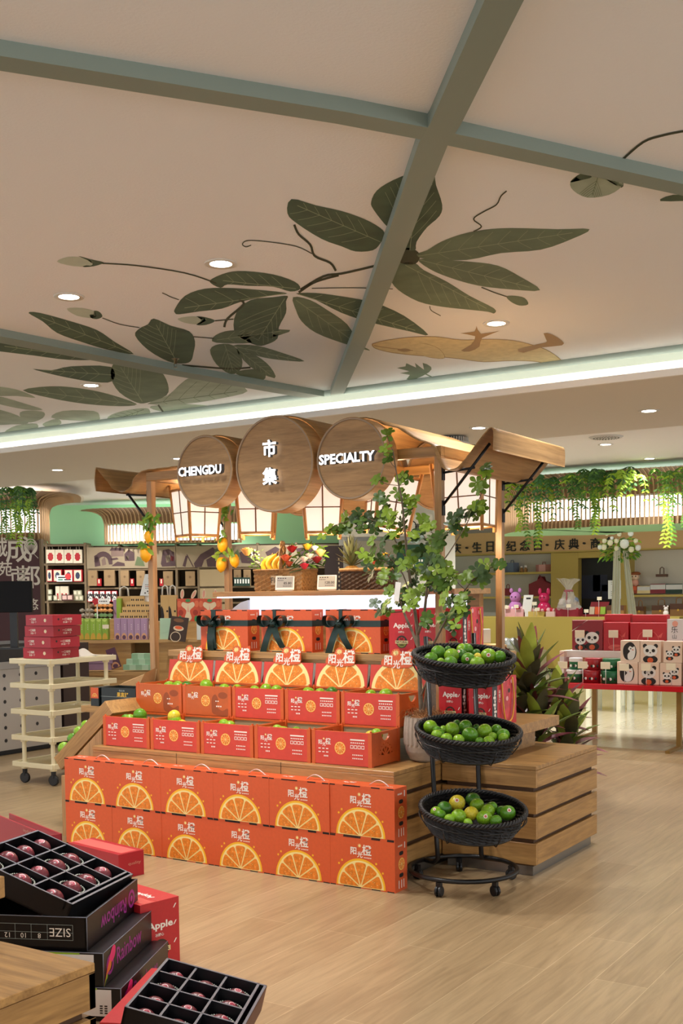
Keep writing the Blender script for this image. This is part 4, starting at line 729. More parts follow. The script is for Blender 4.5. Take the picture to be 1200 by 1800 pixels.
# ================================================================ potted tree on the step
POT = mat('pot_clay', (168, 152, 136), .75, noise=.08, scale=60); BARK = mat('bark', (104, 90, 72), .75, noise=.3, scale=30); COIR = mat('coir', (150, 100, 54), .8, noise=.3, scale=40)
PP = Vector((-2.782, 5.165, .5705)); t = thing('potted_tree', 'slender leafy tree in a ribbed grey pot at the corner of the step', 'potted tree', PP)
m = MB(); seg = 96; pr = [(.06, 0), (.085, .012), (.105, .05), (.115, .10), (.116, .14), (.112, .20), (.108, .235)]; vs = []
for j in range(24):
    f_ = j/23*(len(pr)-1); i = min(int(f_), len(pr)-2); u = f_-i; r = pr[i][0]+(pr[i+1][0]-pr[i][0])*u; z = pr[i][1]+(pr[i+1][1]-pr[i][1])*u
    for k in range(seg): rr = r+(.0028 if k % 4 < 2 else -.0028)*(1 if z > .085 else 0); vs.append((rr*cos(2*pi*k/seg), rr*sin(2*pi*k/seg), z))
m.add(vs, [(j*seg+k, j*seg+(k+1) % seg, (j+1)*seg+(k+1) % seg, (j+1)*seg+k) for j in range(23) for k in range(seg)]+[tuple(range(seg))[::-1]], POT); m.lathe([(.108, .235), (.1, .235), (.1, .215), (.0001, .215)], POT, 40, None, True, False); m.build('ribbed_pot', t)
m = MB(); m.lathe([(.1, .216), (.07, .24), (.03, .25), (.0001, .25)], COIR, 18)
for k in range(150):
    a = random.uniform(0, 6.3); r = random.uniform(.02, .1); q = (r*cos(a), r*sin(a), .235+random.uniform(0, .02)); b = random.uniform(0, 6.3); m.tube([q, (q[0]+.03*cos(b), q[1]+.03*sin(b), q[2]+random.uniform(.0, .035)), (q[0]+.055*cos(b+.5), q[1]+.055*sin(b+.5), q[2]+random.uniform(-.03, .02))], .0011, COIR, 3)
m.build('coir_mulch', t)
def tp(px, py, dy=0): return pY(px, py, 5.17+dy)
BR = [([(742, 1275, 0), (739, 1230, 0), (737, 1180, 0), (735, 1140, .0), (733, 1110, 0), (729, 1075, .0), (722, 1030, .02), (716, 985, .02), (711, 930, 0), (706, 880, -.02), (698, 840, -.03), (690, 790, -.04)], .0135, .003),
      ([(739, 1225, 0), (747, 1205, -.02), (756, 1188, -.03)], .007, .005), ([(735, 1140, 0), (725, 1112, .02), (713, 1085, .04), (702, 1055, .06), (695, 1030, .06), (690, 1000, .05)], .009, .003),
      ([(734, 1115, 0), (744, 1085, -.03), (748, 1055, -.05), (752, 1010, -.06), (758, 960, -.06), (763, 940, -.06)], .009, .003), ([(729, 1075, 0), (722, 1050, -.03), (708, 1010, -.06), (690, 985, -.08), (660, 960, -.1)], .005, .002),
      ([(716, 985, .02), (700, 960, .06), (680, 930, .08), (648, 912, .1), (610, 916, .1), (583, 926, .1)], .004, .0015), ([(760, 1135, -.06), (772, 1112, -.08), (786, 1085, -.1), (800, 1062, -.1), (812, 1045, -.1), (830, 1020, -.12), (850, 1005, -.12), (872, 994, -.12)], .007, .002),
      ([(748, 1055, -.05), (770, 1000, -.1), (790, 970, -.12), (812, 935, -.14), (828, 905, -.14), (845, 870, -.14), (856, 830, -.14)], .004, .0014), ([(758, 1150, -.05), (760, 1135, -.06)], .007, .007), ([(742, 1262, 0), (750, 1210, -.03), (757, 1165, -.05), (758, 1150, -.05)], .007, .007)]
m = MB()
for pts, r0, r1 in BR: P = [tp(*q) for q in smooth_loop(pts, 3, False)]; n = len(P); m.tube(P, [r0+(r1-r0)*i/(n-1) for i in range(n)], BARK, 7)
m.build('trunk_and_branches', t, True)
NODES = [q for b in BR for q in smooth_loop(b[0], 3, False)]
CLU = [(240, 65), (225, 150), (250, 215), (165, 370), (350, 350), (390, 370), (340, 480), (380, 510), (230, 510), (230, 590), (290, 620), (390, 600), (200, 680), (150, 710), (270, 690), (60, 730), (500, 680), (470, 750), (540, 700), (610, 790), (130, 800), (220, 800), (420, 790), (320, 860), (560, 870), (650, 760), (90, 920), (180, 930), (480, 1000), (540, 930), (650, 980), (600, 1040), (700, 1040), (130, 1050), (200, 1070), (290, 1060), (350, 1000), (440, 1080), (520, 1060), (620, 1100), (800, 1050), (900, 1000), (950, 990), (1030, 965), (890, 1090), (920, 1060), (640, 1200), (700, 1220), (760, 1200), (820, 1220), (390, 1200), (350, 1230), (220, 1280), (195, 1290), (440, 1230), (520, 1340), (640, 1380), (690, 1400), (760, 1320), (700, 1300), (730, 700), (760, 610), (880, 560), (840, 590), (910, 580), (700, 640), (900, 430), (940, 350), (940, 290), (20, 650), (-170, 715), (-100, 708), (-40, 670), (100, 640), (300, 760), (360, 700), (250, 1150), (560, 1130), (470, 1160), (600, 960), (420, 900), (270, 980), (380, 1110), (660, 1120), (560, 800), (490, 870)]
GR = [mat('tree_leaf_a', (106, 134, 40), .4, noise=.2, scale=15), mat('tree_leaf_b', (74, 104, 34), .4, noise=.2, scale=15), mat('tree_leaf_c', (130, 158, 48), .4, noise=.2, scale=15), mat('tree_leaf_d', (56, 80, 36), .4, noise=.2, scale=15)]
m = MB(); tw = MB()
for i, (cx, cy) in enumerate(CLU):
    px, py = 620+cx/4, 750+cy/4; b = min(NODES, key=lambda q: math.hypot(q[0]-px, (q[1]-py)*.8)+(14 if q[1] < py else 0)); dy = b[2]+random.uniform(-.07, .07); P = tp(px, py, dy); tw.tube([tp(*b), (tp(*b)+P)/2+Vector((0, 0, -.01)), P], .0018, BARK, 4)
    mt = GR[(i*7) % 4 if py > 880 else (0, 2, 1)[i % 3]]
    for rep in range(3 if py > 850 else 2):
        nl = random.choice((4, 5, 5, 6)); a0 = random.uniform(0, 6); tilt = Vector((random.uniform(-.6, .6), -.75+random.uniform(-.4, .4), random.uniform(.1, .9))).normalized(); u = tilt.orthogonal().normalized(); v = tilt.cross(u); Q = P+Vector((random.uniform(-.02, .02), random.uniform(-.02, .02), random.uniform(-.03, .03)))*rep
        for k in range(nl): a = a0+2*pi*k/nl+random.uniform(-.2, .2); d = u*cos(a)+v*sin(a)+tilt*.25; m.leaf(Q, d, tilt, random.uniform(.030, .044), random.uniform(.022, .031), mt, .2, .12, 5, True)
m.build('leaves', t, True); tw.build('twigs', t, True)
P = tp(698, 1040, -.06); m = MB(); m.box(-.016, .016, -.001, .001, -.05, .05, CARDW, Matrix.Translation(P) @ Matrix.Rotation(.15, 4, 'Y')); m.build('hanging_tag', t, True)
# ================================================================ lemon garlands on the two left posts
LEM = mat('lemon', (246, 176, 24), .4, noise=.1, scale=14, bump=.2)
def lemon_mb(s=1):
    m = MB(); m.lathe([(.0001, -.052), (.009, -.046), (.022, -.036), (.032, -.012), (.0325, .012), (.024, .034), (.012, .042), (.0001, .044)], LEM, 18); return m
def garland(label, x0, y_, pts, lemons):
    t = thing('lemon_garland', label, 'garland', pY(*pts[0], y_)); m = MB(); m.tube([pY(*q, y_) for q in smooth_loop(pts, 3, False)], .003, LEAFD, 5); m.build('vine', t, True)
    for (px, py, s) in lemons: o = lemon_mb().build('lemon', t); W = WM[t.name].inverted() @ Matrix.Translation(pY(px, py, y_-.02)) @ Matrix.Rotation(random.uniform(-.2, .2), 4, 'Y') @ Matrix.Diagonal((s, s, s, 1)); o.matrix_local = W
    m = MB()
    for (px, py, s) in lemons+[(pts[0][0]+random.uniform(-6, 6), pts[0][1]+dy, 1) for dy in (4, 12, 22)]:
        for k in range(7): P = pY(px+random.uniform(-7, 7), py-14+random.uniform(-8, 7), y_-.03+random.uniform(-.02, .02)); m.leaf(P, (random.uniform(-1, 1), -.3, random.uniform(-.8, .6)), (0, -1, .4), .05, .026, LEAFG if k % 2 else GR[2], .3)
    m.build('leaves', t, True)
garland('artificial lemon garland hanging on the left front post', 0, 5.40, [(264, 915), (262, 940), (258, 962)], [(262, 944, .95), (256, 973, 1.15)])
garland('artificial lemon garland hanging on the left rear post', 0, 6.17, [(396, 905), (394, 930), (392, 975)], [(391, 957, 1.12), (389, 992, 1.15), (412, 985, 1.05)])
garland('small sprig of green and yellow leaves tied under the roof near the left rear post', 0, 6.1, [(386, 880), (386, 890)], [(385, 892, .5)])
# ================================================================ left end of the stall
BCT = mat('carton_black', (22, 30, 30), .4); GOLD = mat('print_gold', (226, 178, 60), .5)
P = pY(178.6, 1245, 5.24); t = thing('black_fruit_carton', 'open black fruit carton with gold lettering at the left end of the stall', 'carton', (P.x, 5.235, .745)); W_ = pY(241, 1245, 5.24).x-P.x; m = MB()
m.box(0, W_, 0, .006, 0, .125, BCT); m.box(0, .006, 0, .17, 0, .125, BCT); m.box(W_-.006, W_, 0, .17, 0, .125, BCT); m.box(0, W_, .164, .17, 0, .125, BCT); m.box(0, W_, 0, .17, 0, .006, TAN); m.box(.006, W_-.006, .006, .008, .006, .124, TAN); M = FX(0, 0, 0)
m.rect(0, .066, W_, .068, mat('print_grey', (150, 160, 156)), M, .0006); m.text('果真好', M @ Matrix.Translation((W_*.62, .082, .0008)), .032, GOLD, .1, .02); m.text('精品果', M @ Matrix.Translation((W_*.6, .108, .0008)), .012, mat('print_grey', (150, 160, 156)), .05); m.rect(W_*.52, .02, W_*.72, .052, GOLD, M, .0008); m.text('SUN', M @ Matrix.Translation((W_*.62, .036, .0012)), .014, BCT, .045); m.build('printed_body', t)
m = MB(); m.add([(W_-.003, .0, .125), (W_-.003, .17, .125), (W_+.02, .17, .25), (W_+.02, .06, .22), (W_+.02, 0, .14)], [(0, 1, 2, 3, 4)], TAN); m.add([(0, .167, .125), (W_, .167, .125), (W_+.02, .175, .24), (.05, .175, .15)], [(0, 1, 2, 3)], TAN); m.build('lid_flap', t)
t = thing('carton_stand', 'plain oak stand under the black fruit carton', 'stand', (-5.1, 5.22, 0)); m = MB(); m.box(-5.36, -4.82, 5.215, 5.41, .705, .745, OAK); m.build('top', t, True); m = MB(); m.box(-5.32, -4.83, 5.25, 5.40, 0, .706, OAKV); m.build('body', t, True)
P = pY(160, 1240, 5.24); t = thing('red_fruit_carton', 'end of a red and black fruit carton behind the black one', 'carton', (P.x, 5.24, .745)); m = MB(); m.box(0, .07, 0, .15, 0, .12, BCT); m.rect(0, .05, .07, .12, ORANGE, FX(0, 0, 0), .0006); slice_(m, FX(0, 0, 0), .035, .06, .025, True, False); m.build('printed_body', t)
# tilted oak tray with limes, on its slanted base
Yt = 4.86; a = pY(184, 1232, Yt); b = pY(94.5, 1332, Yt); e = pY(202, 1249, Yt); d = (a-b); L_ = d.length; d.normalize(); n = (e-a); n = n-d*n.dot(d); dep = n.length; n.normalize(); yv = Vector((0, 1, 0))
M = Matrix(((d.x, 0, -n.x, b.x), (0, 1, 0, Yt), (d.z, 0, -n.z, b.z), (0, 0, 0, 1)))      # local x up the slope, y inward, z out of the tray
t = thing('tilted_display_tray', 'tilted oak display tray holding limes at the left end of the stall', 'display tray', M=M); TW = .34; k = .012; ITAN = mat('tray_inside', (160, 132, 82), .6, noise=.06, scale=20)
m = MB(); m.box(0, L_, 0, k, -dep, 0, OAK); m.box(0, L_, TW-k, TW, -dep, .03, OAK); m.box(0, k, k, TW-k, -dep, 0, OAK); m.box(L_-k, L_, k, TW-k, -dep, 0, OAK); m.build('sides', t, bevel=.0015); m = MB(); m.box(k, L_-k, k, TW-k, -dep, -dep+k, ITAN); m.box(k, L_-k, TW-k-.001, TW-k, -dep, .029, ITAN); m.box(L_-k-.001, L_-k, k, TW-k, -dep, -.002, ITAN); m.build('bottom', t)
t2 = thing('tray_base', 'oak box base with a slanted top under the tilted tray', 'stand', (-5.08, 4.75, 0)); m = MB(); s0 = b+n*(dep+.012); s1 = a+n*(dep+.012); xl, xr = -5.075, -4.83
zt = lambda x: s0.z+(s1.z-s0.z)*(x-s0.x)/(s1.x-s0.x)
m.prism([(xl, 0), (xr, 0), (xr, zt(xr)), (xl, zt(xl))], 4.86, 5.19, OAKV); m.build('body', t2, True, .0015); m = MB(); m.box(xl-.012, xr, 4.77, 4.86, 0, .37, OAKV); m.build('front_panel', t2, True, .0015)
for i, (px, py, r, kk) in enumerate(((107.6, 1315, 10.5, 1), (119, 1302, 9, 1), (124, 1298, 9, 0), (133, 1288, 9.5, 1), (138, 1285, 9, 1), (145, 1276, 10, 1))):
    rr = r*6.6/FP; q = min((M @ Vector((L_*u/80, .05+.03*(i % 2), .02)) for u in range(4, 76)), key=lambda v: abs(proj(v)[1]-py)); lime(q, rr*1.12, kk, 'green lime, %s in the tilted tray, counted up the slope' % (ORD[i]), 'limes in the tilted tray', i in (1, 3))
# ================================================================ curved slatted light canopies
SLAT = mat('canopy_slat', (184, 154, 114), .55); CLIT = mat('canopy_light', (250, 250, 255), em=2.2); SLATB = mat('canopy_back', (140, 112, 80), .6)
def canopy(label, plan, z0, za, zb, zt, lip=.28, step=.062, inward=.5, cap=True):
    P = [Vector((p.x, p.y, 0)) for p in plan]; S_ = [Vector(q) for q in smooth_loop([tuple(p) for p in P], 10, False)]; out = [S_[0]]; acc = 0
    for a, b in zip(S_, S_[1:]):
        L = (b-a).length; d = step-acc
        while d <= L: out.append(a+(b-a)*(d/L)); d += step
        acc = (acc+L) % step
    t = thing('slatted_light_canopy', label, 'light canopy', (out[0].x, out[0].y, z0)); n = len(out); nor = []
    for i in range(n):
        a = out[max(0, i-1)]; b = out[min(n-1, i+1)]; d = (b-a).normalized(); nor.append(Vector((d.y, -d.x, 0)))
    pr = [(0, z0), (0, zb+.02), (.02, zb+.10)]+[(.02+lip*(1-cos(R(q))), zb+.10+(zt-zb-.10)*sin(R(q))) for q in (20, 40, 60, 78)]+[(.02+lip*1.1, zt)]
    m = MB()
    for p, q in zip(out, nor):
        tv = Vector((-q.y, q.x, 0))*.008; vs = []
        for o, z in pr:
            for s, k in ((-1, 0), (1, 0), (1, .03), (-1, .03)): vs.append(tuple(p+q*(o-k)+tv*s+Vector((0, 0, z))))
        m.add(vs, [(j*4+k, j*4+(k+1) % 4, j*4+4+(k+1) % 4, j*4+4+k) for j in range(len(pr)-1) for k in range(4)]+[(3, 2, 1, 0), tuple(len(pr)*4-4+k for k in range(4))], SLAT)
    m.build('slats', t, True)
    def strip(nm, prof, mt):
        m = MB(); k = len(prof); m.add([tuple(p+q*o+Vector((0, 0, z))) for p, q in zip(out, nor) for o, z in prof], [(i*k+j, i*k+k+j, i*k+k+j+1, i*k+j+1) for i in range(n-1) for j in range(k-1)], mt, None, True); return m.build(nm, t, True)
    strip('light_panel', [(-.05, za), (-.05, zb)], CLIT); strip('bottom_band', [(-.045, z0), (-.045, za)], SLATB); strip('backing', [(o-.04, z) for o, z in pr[1:]], SLATB)
    strip('soffit', [(-.04, z0), (-inward, z0)], MINT if cap else SLATB); return t
canopy('near slatted light canopy at the left edge above the maroon calligraphy wall', [pF(x, 950, d) for x, d in ((-160, 15), (-60, 15), (30, 15), (70, 15.08), (86, 15.5), (88, 16.4))], 2.235, 2.33, 2.63, 2.84, .42, .062, .5, False)
canopy('far slatted light canopy on the mint wall above the village mural', [pF(x, 950, d) for x, d in ((184, 17.9), (186, 17.75), (215, 17.65), (320, 17.6), (415, 17.6), (424, 17.8))], 2.285, 2.33, 2.58, 2.82, .34)
canopy('long slatted light canopy hung with ferns along the right side', [pF(x, 920, d) for x, d in ((876, 15.8), (882, 15.15), (903, 14.55), (950, 14.05), (1060, 13.6), (1200, 13.15), (1330, 12.8))], 2.235, 2.33, 2.58, 2.86, .38, .055, 1.6)
FERN = [mat('fern_dark', (44, 92, 32), .5, noise=.25, scale=6), mat('fern_mid', (84, 132, 38), .5, noise=.25, scale=6), mat('fern_light', (150, 186, 40), .5, noise=.2, scale=6), mat('fern_blue', (60, 118, 62), .5, noise=.2, scale=6)]
def fern(label, x, y, d, w, drop, kind, n=26, trail=True):
    n = int(n*.6)
    P = pF(x, y, d); t = thing('hanging_fern', label, 'hanging plant', P, YAW, 'ferns hanging from the canopies'); m = MB(); c = FERN[kind]
    for k in range(n):
        a = random.uniform(-1, 1); b = Vector((a*w*.5, random.uniform(-.12, .02), random.uniform(-.02, .05))); dx = a*.16+random.uniform(-.08, .08); L = drop*random.uniform(.45, 1); fr = -random.uniform(.10, .25)
        pts = [b+Vector((dx*s, fr*sin(s*2.2), .06*sin(s*3.0)-L*s*s)) for s in [j/7 for j in range(8)]]
        m.tube(pts, .004, c, 3)
        for j in range(1, 8):
            for s in (-1, 1): m.leaf(pts[j], (s, -.1, -.55), (0, -1, .3), .075*(1-j*.05), .024, c if (j+k) % 4 else FERN[(kind+1) % 3], .3, .1, 2)
    m.build('fronds', t)
    if trail:
        m = MB()
        for k in range(4):
            bx = random.uniform(-.4, .4)*w; L = drop*random.uniform(1.2, 2.0); pts = [Vector((bx+.02*sin(s*9+k), -.22, -drop*.3-(L-drop*.3)*s)) for s in [j/14 for j in range(15)]]; m.tube(pts, .003, FERN[2], 3)
            for p in pts:
                for s in (-1, 1): m.leaf(p, (s, -.3, -.6), (0, -1, .2), .05, .026, FERN[2] if k % 3 else FERN[1], .3, .1, 2)
        m.build('trailing_stems', t)
    return t
fern('yellow-green trailing fern beside the right rear post bracket', 926, 856, 14.1, .42, .42, 2, 20)
fern('dark feathery fern hanging just right of the stall roof tip', 962, 848, 13.75, .5, .38, 3, 30, False)
fern('broad fern with lime trailing stems above the calendar words of the sign', 1022, 842, 13.5, .5, .40, 1, 30)
fern('dark leafy clump between two ferns on the right canopy', 1062, 836, 13.3, .42, .22, 0, 26, False)
fern('bright drooping fern right of the dark clump', 1090, 840, 13.15, .34, .28, 2, 20, False)
fern('trailing fern at the right edge of the picture', 1182, 836, 12.85, .42, .40, 1, 28)
fern('fern spilling over the left canopy at the picture edge', 14, 866, 14.7, .5, .38, 1, 24)
fern('fern with one long trailing stem near the end of the left canopy', 44, 866, 14.6, .34, .36, 0, 20)
fern('dark fern tuft visible between the stall roof and the ceiling fan unit', 812, 793, 11.6, .4, .25, 0, 26, False)
# ================================================================ left side: calligraphy wall, shelves
def bg(name, label, cat, x0, y0, x1, y1, d, dep, m, group=None, paint=None, rz=0, bev=0):
    a = pF(x0, y1, d); b = pF(x1, y0, d); w = (Vector((b.x, b.y, 0))-Vector((a.x, a.y, 0))).length; h = b.z-a.z
    k = MB(); k.box(0, w, 0, dep, 0, h, m)
    if paint: paint(k, FX(0, 0, 0), w, h)
    o = k.build(name, bevel=bev); o.matrix_world = Matrix.Translation(a) @ Matrix.Rotation(YAW+rz, 4, 'Z'); return tag(o, label, cat, group)
MAR = mat('maroon_panel', (70, 26, 30), .5); CALL = mat('calligraphy_white', (222, 214, 202), .6); SHELF = mat('shelf_brown', (118, 100, 74), .6, noise=.05, scale=10); SHBK = mat('shelf_back', (88, 72, 52), .7)
a = pF(-90, 1130, 14.9); b = pF(72, 949.5, 14.9); w_ = (Vector((b.x, b.y, 0))-Vector((a.x, a.y, 0))).length; t = thing('calligraphy_panel', 'maroon wall panel with large white calligraphy and a round fan', 'wall panel', (a.x, a.y, 0), YAW); m = MB(); m.box(0, w_-.025, 0, .12, 0, b.z, MAR)
def at_(x, y): q = WM[t.name].inverted() @ pF(x, y, 14.9); return FX(q.x, -.001, q.z)
pxm = 14.9/FP
for ch, x, y, h in (('成', 33, 966, 46), ('都', 50, 1014, 40), ('苑', 9, 1000, 26), ('誠', -4, 962, 34), ('悠', 57, 1062, 20), ('閒', 8, 1036, 26), ('市', 32, 1010, 30)): m.text(ch, at_(x, y), h*pxm, CALL, off=.012)
q = at_(54, 961); m.poly(arc(0, 0, 12*pxm, 0, 2*pi, 26, 14*pxm), CALL, q @ Matrix.Translation((0, 0, .001)))
for k in range(9): m.poly([(.4*pxm*s, -12*pxm) if j == 0 else (12*pxm*cos(.35+k*.3)*.95+.25*pxm*s, 14*pxm*sin(.35+k*.3)*.9) for j, s in ((0, -1), (0, 1), (1, 1), (1, -1))], MAR, q @ Matrix.Translation((0, 0, .002)))
m.poly([(4*pxm, -12*pxm), (5.5*pxm, -12.5*pxm), (13*pxm, -20*pxm), (12*pxm, -20.5*pxm)], CALL, q @ Matrix.Translation((0, 0, .001))); m.build('lettered_panel', t); m = MB(); m.box(w_-.025, w_, -.01, .12, 0, b.z+.02, SHELF); m.build('edge_strip', t)
def unit(name, label, x0, x1, ytop, d, xs, ys, dep=.38):
    a = pF(x0, ytop, d); b = pF(x1, ytop, d); w = (Vector((b.x, b.y, 0))-Vector((a.x, a.y, 0))).length; t = thing(name, label, 'shelf unit', (a.x, a.y, 0), YAW); sx = lambda x: (x-x0)/(x1-x0)*w; sz = lambda y: pF((x0+x1)/2, y, d).z
    m = MB(); m.box(0, w, dep-.02, dep, 0, a.z, SHBK); m.build('back_panel', t)
    for x in xs: MB().box(sx(x)-.018, sx(x)+.018, 0, dep-.02, 0, a.z, SHELF).build('upright', t)
    for y in ys: MB().box(0, w, .004, dep-.02, sz(y)-.03, sz(y), SHELF).build('shelf_board', t)
    return t, sx, sz, w
D1 = 17.75
unit('display_shelving', 'brown open shelf unit with red and white bags beside the maroon panel', 62, 150.5, 955, D1, (64, 81, 148.5), (957, 990.5, 1023.5, 1056.5, 1082, 1120))
t, sx, sz, w_ = unit('mural_shelving', 'long brown shelf unit topped by a village mural panel', 152, 600, 958, D1, (153.5, 209, 262, 309, 347.5, 397, 452, 520, 598), (997.5, 1030.5, 1058.5, 1100, 1140))
MURB = mat('mural_beige', (148, 132, 106), .7, noise=.06, scale=4); MURD = mat('mural_umber', (76, 54, 56), .7, noise=.15, scale=8); MURG = mat('mural_green', (88, 100, 66), .7); MURM = mat('mural_mid', (120, 98, 88), .7)
m = MB(); m.box(0, w_, -.006, .3, sz(997), sz(959.5), MURB); px2 = w_/448
def mp(pts, mt, e=.001): m.poly([(sx(x), sz(y)) for x, y in pts], mt, FX(0, -.007-e, 0))
for pts, mt in (([(165, 985)]+[(181+16*cos(a), 984-17*sin(a)) for a in [pi-pi*k/10 for k in range(11)]]+[(197, 990), (191, 990)]+[(181+9*cos(a), 986-10*sin(a)) for a in [pi*k/8 for k in range(9)]]+[(171, 988)], MURD), ([(165, 975), (170, 972), (174, 980), (176, 992), (166, 994)], MURD), ([(178, 982), (184, 976), (186, 990), (179, 992)], MURM),
    ([(192, 966), (196, 961), (216, 961), (219, 966)], MURD), ([(195, 966), (217, 966), (217, 976), (195, 976)], MURM), ([(192, 980), (205, 978), (208, 981), (195, 983)], MURD), ([(199, 990), (206, 985), (218, 988), (219, 993), (195, 993)], MURD), ([(218, 972), (226, 964), (236, 970), (236, 984), (219, 984)], MURD), ([(221, 975), (226, 975), (226, 982), (221, 982)], MURB), ([(236, 992), (241, 976), (250, 980), (254, 994)], MURG),
    ([(282, 990), (286, 966), (296, 964), (306, 970), (308, 994), (284, 995)], MURD), ([(290, 976), (298, 974), (300, 986), (292, 988)], MURB), ([(300, 976), (306, 978), (304, 986), (299, 984)], mat('mural_red', (150, 46, 48))), ([(320, 994), (326, 976), (330, 977), (325, 996)], MURD), ([(327, 974), (329, 974), (340, 996), (338, 996)], MURD),
    ([(340, 990), (352, 974), (374, 962), (378, 966), (376, 974), (358, 984), (354, 996), (342, 997)], MURD), ([(362, 984), (372, 978), (382, 984), (380, 996), (364, 996)], MURD), ([(376, 966), (388, 962), (392, 974), (380, 976)], MURG), ([(420, 972), (440, 964), (452, 970), (450, 992), (424, 990)], MURD), ([(404, 980), (418, 966), (422, 984), (408, 992)], MURG), ([(466, 972), (484, 962), (500, 972), (498, 980), (470, 980)], MURD), ([(462, 990), (480, 984), (500, 992)], MURM), ([(520, 966), (548, 962), (556, 976), (524, 980)], MURD), ([(530, 984), (560, 982), (566, 992), (534, 994)], MURM)): mp(pts, mt)
for x in (308.5, 452): m.rect(sx(x)-.006, sz(997), sx(x)+.006, sz(959.5), SHBK, FX(0, -.008, 0))
m.build('mural_panel', t); MB().box(sx(349), sx(396), .004, .05, sz(1140), sz(998), mat('cupboard_beige', (168, 148, 112), .6)).build('cupboard_door', t)
CRM = mat('pack_cream', (228, 216, 192), .6); NAVY = mat('pack_navy', (52, 58, 84), .6); KRAFT = mat('kraft_bag', (150, 122, 86), .75, noise=.05, scale=30); PRED = mat('pack_red', (176, 30, 38), .5); PTXT = mat('pack_text', (40, 34, 34), .6)
def emblem(c): return lambda k, M, w, h: k.poly([(w*(.5+.36*cos(a)*(1 if i % 2 else .8)), h*(.47+.33*sin(a)*(1 if i % 2 else .85))) for i, a in enumerate([2*pi*j/16 for j in range(16)])], c, M @ Matrix.Translation((0, 0, .002)))
def cbag(x0, i):
    o = bg('paper_carrier_bag', 'white carrier bag with red emblem, %s on the top shelf' % nth(i, 4), 'bag', x0, 966, x0+14.5, 990, D1-.02, .1, CRM, 'red emblem bags on the top shelf', emblem(PRED)); k = MB(); k.tube([(.04, .05, .2), (.045, .05, .29), (.085, .05, .29), (.09, .05, .2)], .004, mat('bag_cord', (190, 176, 150)), 5); h = k.build('bag_handle', o); return o
for i in range(4): cbag(81.5+15.8*i, i)
def framed(k, M, w, h): k.rect(w*.1, h*.06, w*.9, h*.94, CRM, M, .002); k.poly([(w*(.5+.26*cos(a)), h*(.5+.30*sin(a))) for a in [2*pi*j/8 for j in range(8)]], NAVY, M @ Matrix.Translation((0, 0, .003)))
for i, x in enumerate((82.5, 93.5, 113, 129)): bg('gift_box', 'red edged box with navy emblem, %s on the second shelf' % nth(i, 4), 'box', x, 1001, x+(9 if i == 0 else 15), 1022.5, D1-.02, .12, PRED, 'navy emblem boxes on the second shelf', framed)
def oval(k, M, w, h): k.rect(w*.1, h*.55, w*.7, h*.75, PTXT, M, .001); k.rect(w*.1, h*.2, w*.4, h*.4, mat('teal_print', (60, 140, 110)), M, .001); k.rect(w*.5, h*.2, w*.92, h*.4, PTXT, M, .001); k.poly(arc(w*.75, h*.8, h*.5, 0, 2*pi, 14), mat('tag_red', (214, 60, 62)), M @ Matrix.Translation((0, 0, .002)))
bg('shelf_sign', 'small white sign with a red dot on the second shelf', 'sign', 99.5, 1011, 126.5, 1022.5, D1-.05, .01, WHITE, None, oval)
i = 0
for x, y in ((84, 1055.5), (94, 1055.5), (84, 1045), (125, 1055.5), (132, 1055.5), (139, 1055.5), (129, 1046.5), (136, 1046.5)): i += 1; bg('tea_carton', 'small grey green cube carton, number %s from the left end on the third shelf' % ORD[i-1], 'carton', x, y-9, x+6.5, y, D1-.02, .07, mat('carton_greygreen', (170, 168, 140), .6), 'small cube cartons on the third shelf', lambda k, M, w, h: k.rect(w*.2, h*.2, w*.8, h*.8, CRM, M, .001))
for j, x in enumerate((98, 106, 113)): bg('tall_carton', 'tall cream carton with red print, %s of three on the third shelf' % nth(j, 3), 'carton', x, 1030.5, x+6.5, 1055.5, D1, .08, CRM, 'tall cartons on the third shelf', lambda k, M, w, h: k.rect(w*.3, h*.1, w*.7, h*.5, PRED, M, .001))
bg('candy_tray', 'open dark tray with two pink sweets boxes on the third shelf', 'tray', 108, 1045, 128, 1056, D1-.1, .1, mat('tray_dark', (84, 56, 48), .5), None, lambda k, M, w, h: [k.rect(w*(.08+.46*j), h*.2, w*(.46+.46*j), h*.85, mat('sweet_pink', (220, 180, 170)), M, .001) for j in (0, 1)])
KB = ((155, 170, 1003), (183, 201, 1002), (212, 226, 1003), (240, 254, 1003), (287, 303, 1004), (326, 342, 1004), (411, 423, 1001), (428, 440, 1001))
for i, (x0, x1, y0) in enumerate(KB): bg('kraft_bag', 'plain kraft paper bag, %s in the compartment row under the mural' % nth(i, len(KB)), 'bag', x0, y0, x1, 1030, D1-.02, .1, KRAFT, 'kraft bags under the mural', lambda k, M, w, h: k.poly(arc(w*.5, h*.6, w*.14, 0, 2*pi, 10), mat('kraft_mark', (120, 92, 62)), M @ Matrix.Translation((0, 0, .001))))
for i, x in enumerate((171, 229, 280.5)): bg('red_tea_box', 'little red white-labelled box, %s between the kraft bags' % nth(i, 3), 'box', x, 1017, x+6, 1030, D1-.03, .07, PRED, 'red boxes between the kraft bags', lambda k, M, w, h: k.rect(w*.3, h*.35, w*.7, h*.9, CRM, M, .001))
for i in range(5): bg('brush_character_box', 'white box with one black character, %s on the lower shelf' % nth(i, 5), 'box', 154+10.6*i, 1038.5, 163+10.6*i, 1058, D1-.02, .1, PRED, 'brush character boxes', lambda k, M, w, h: (k.rect(w*.1, h*.05, w*.9, h*.95, WHITE, M, .001), k.text('肉', M @ Matrix.Translation((w*.5, h*.5, .002)), h*.6, PTXT, off=.03)))
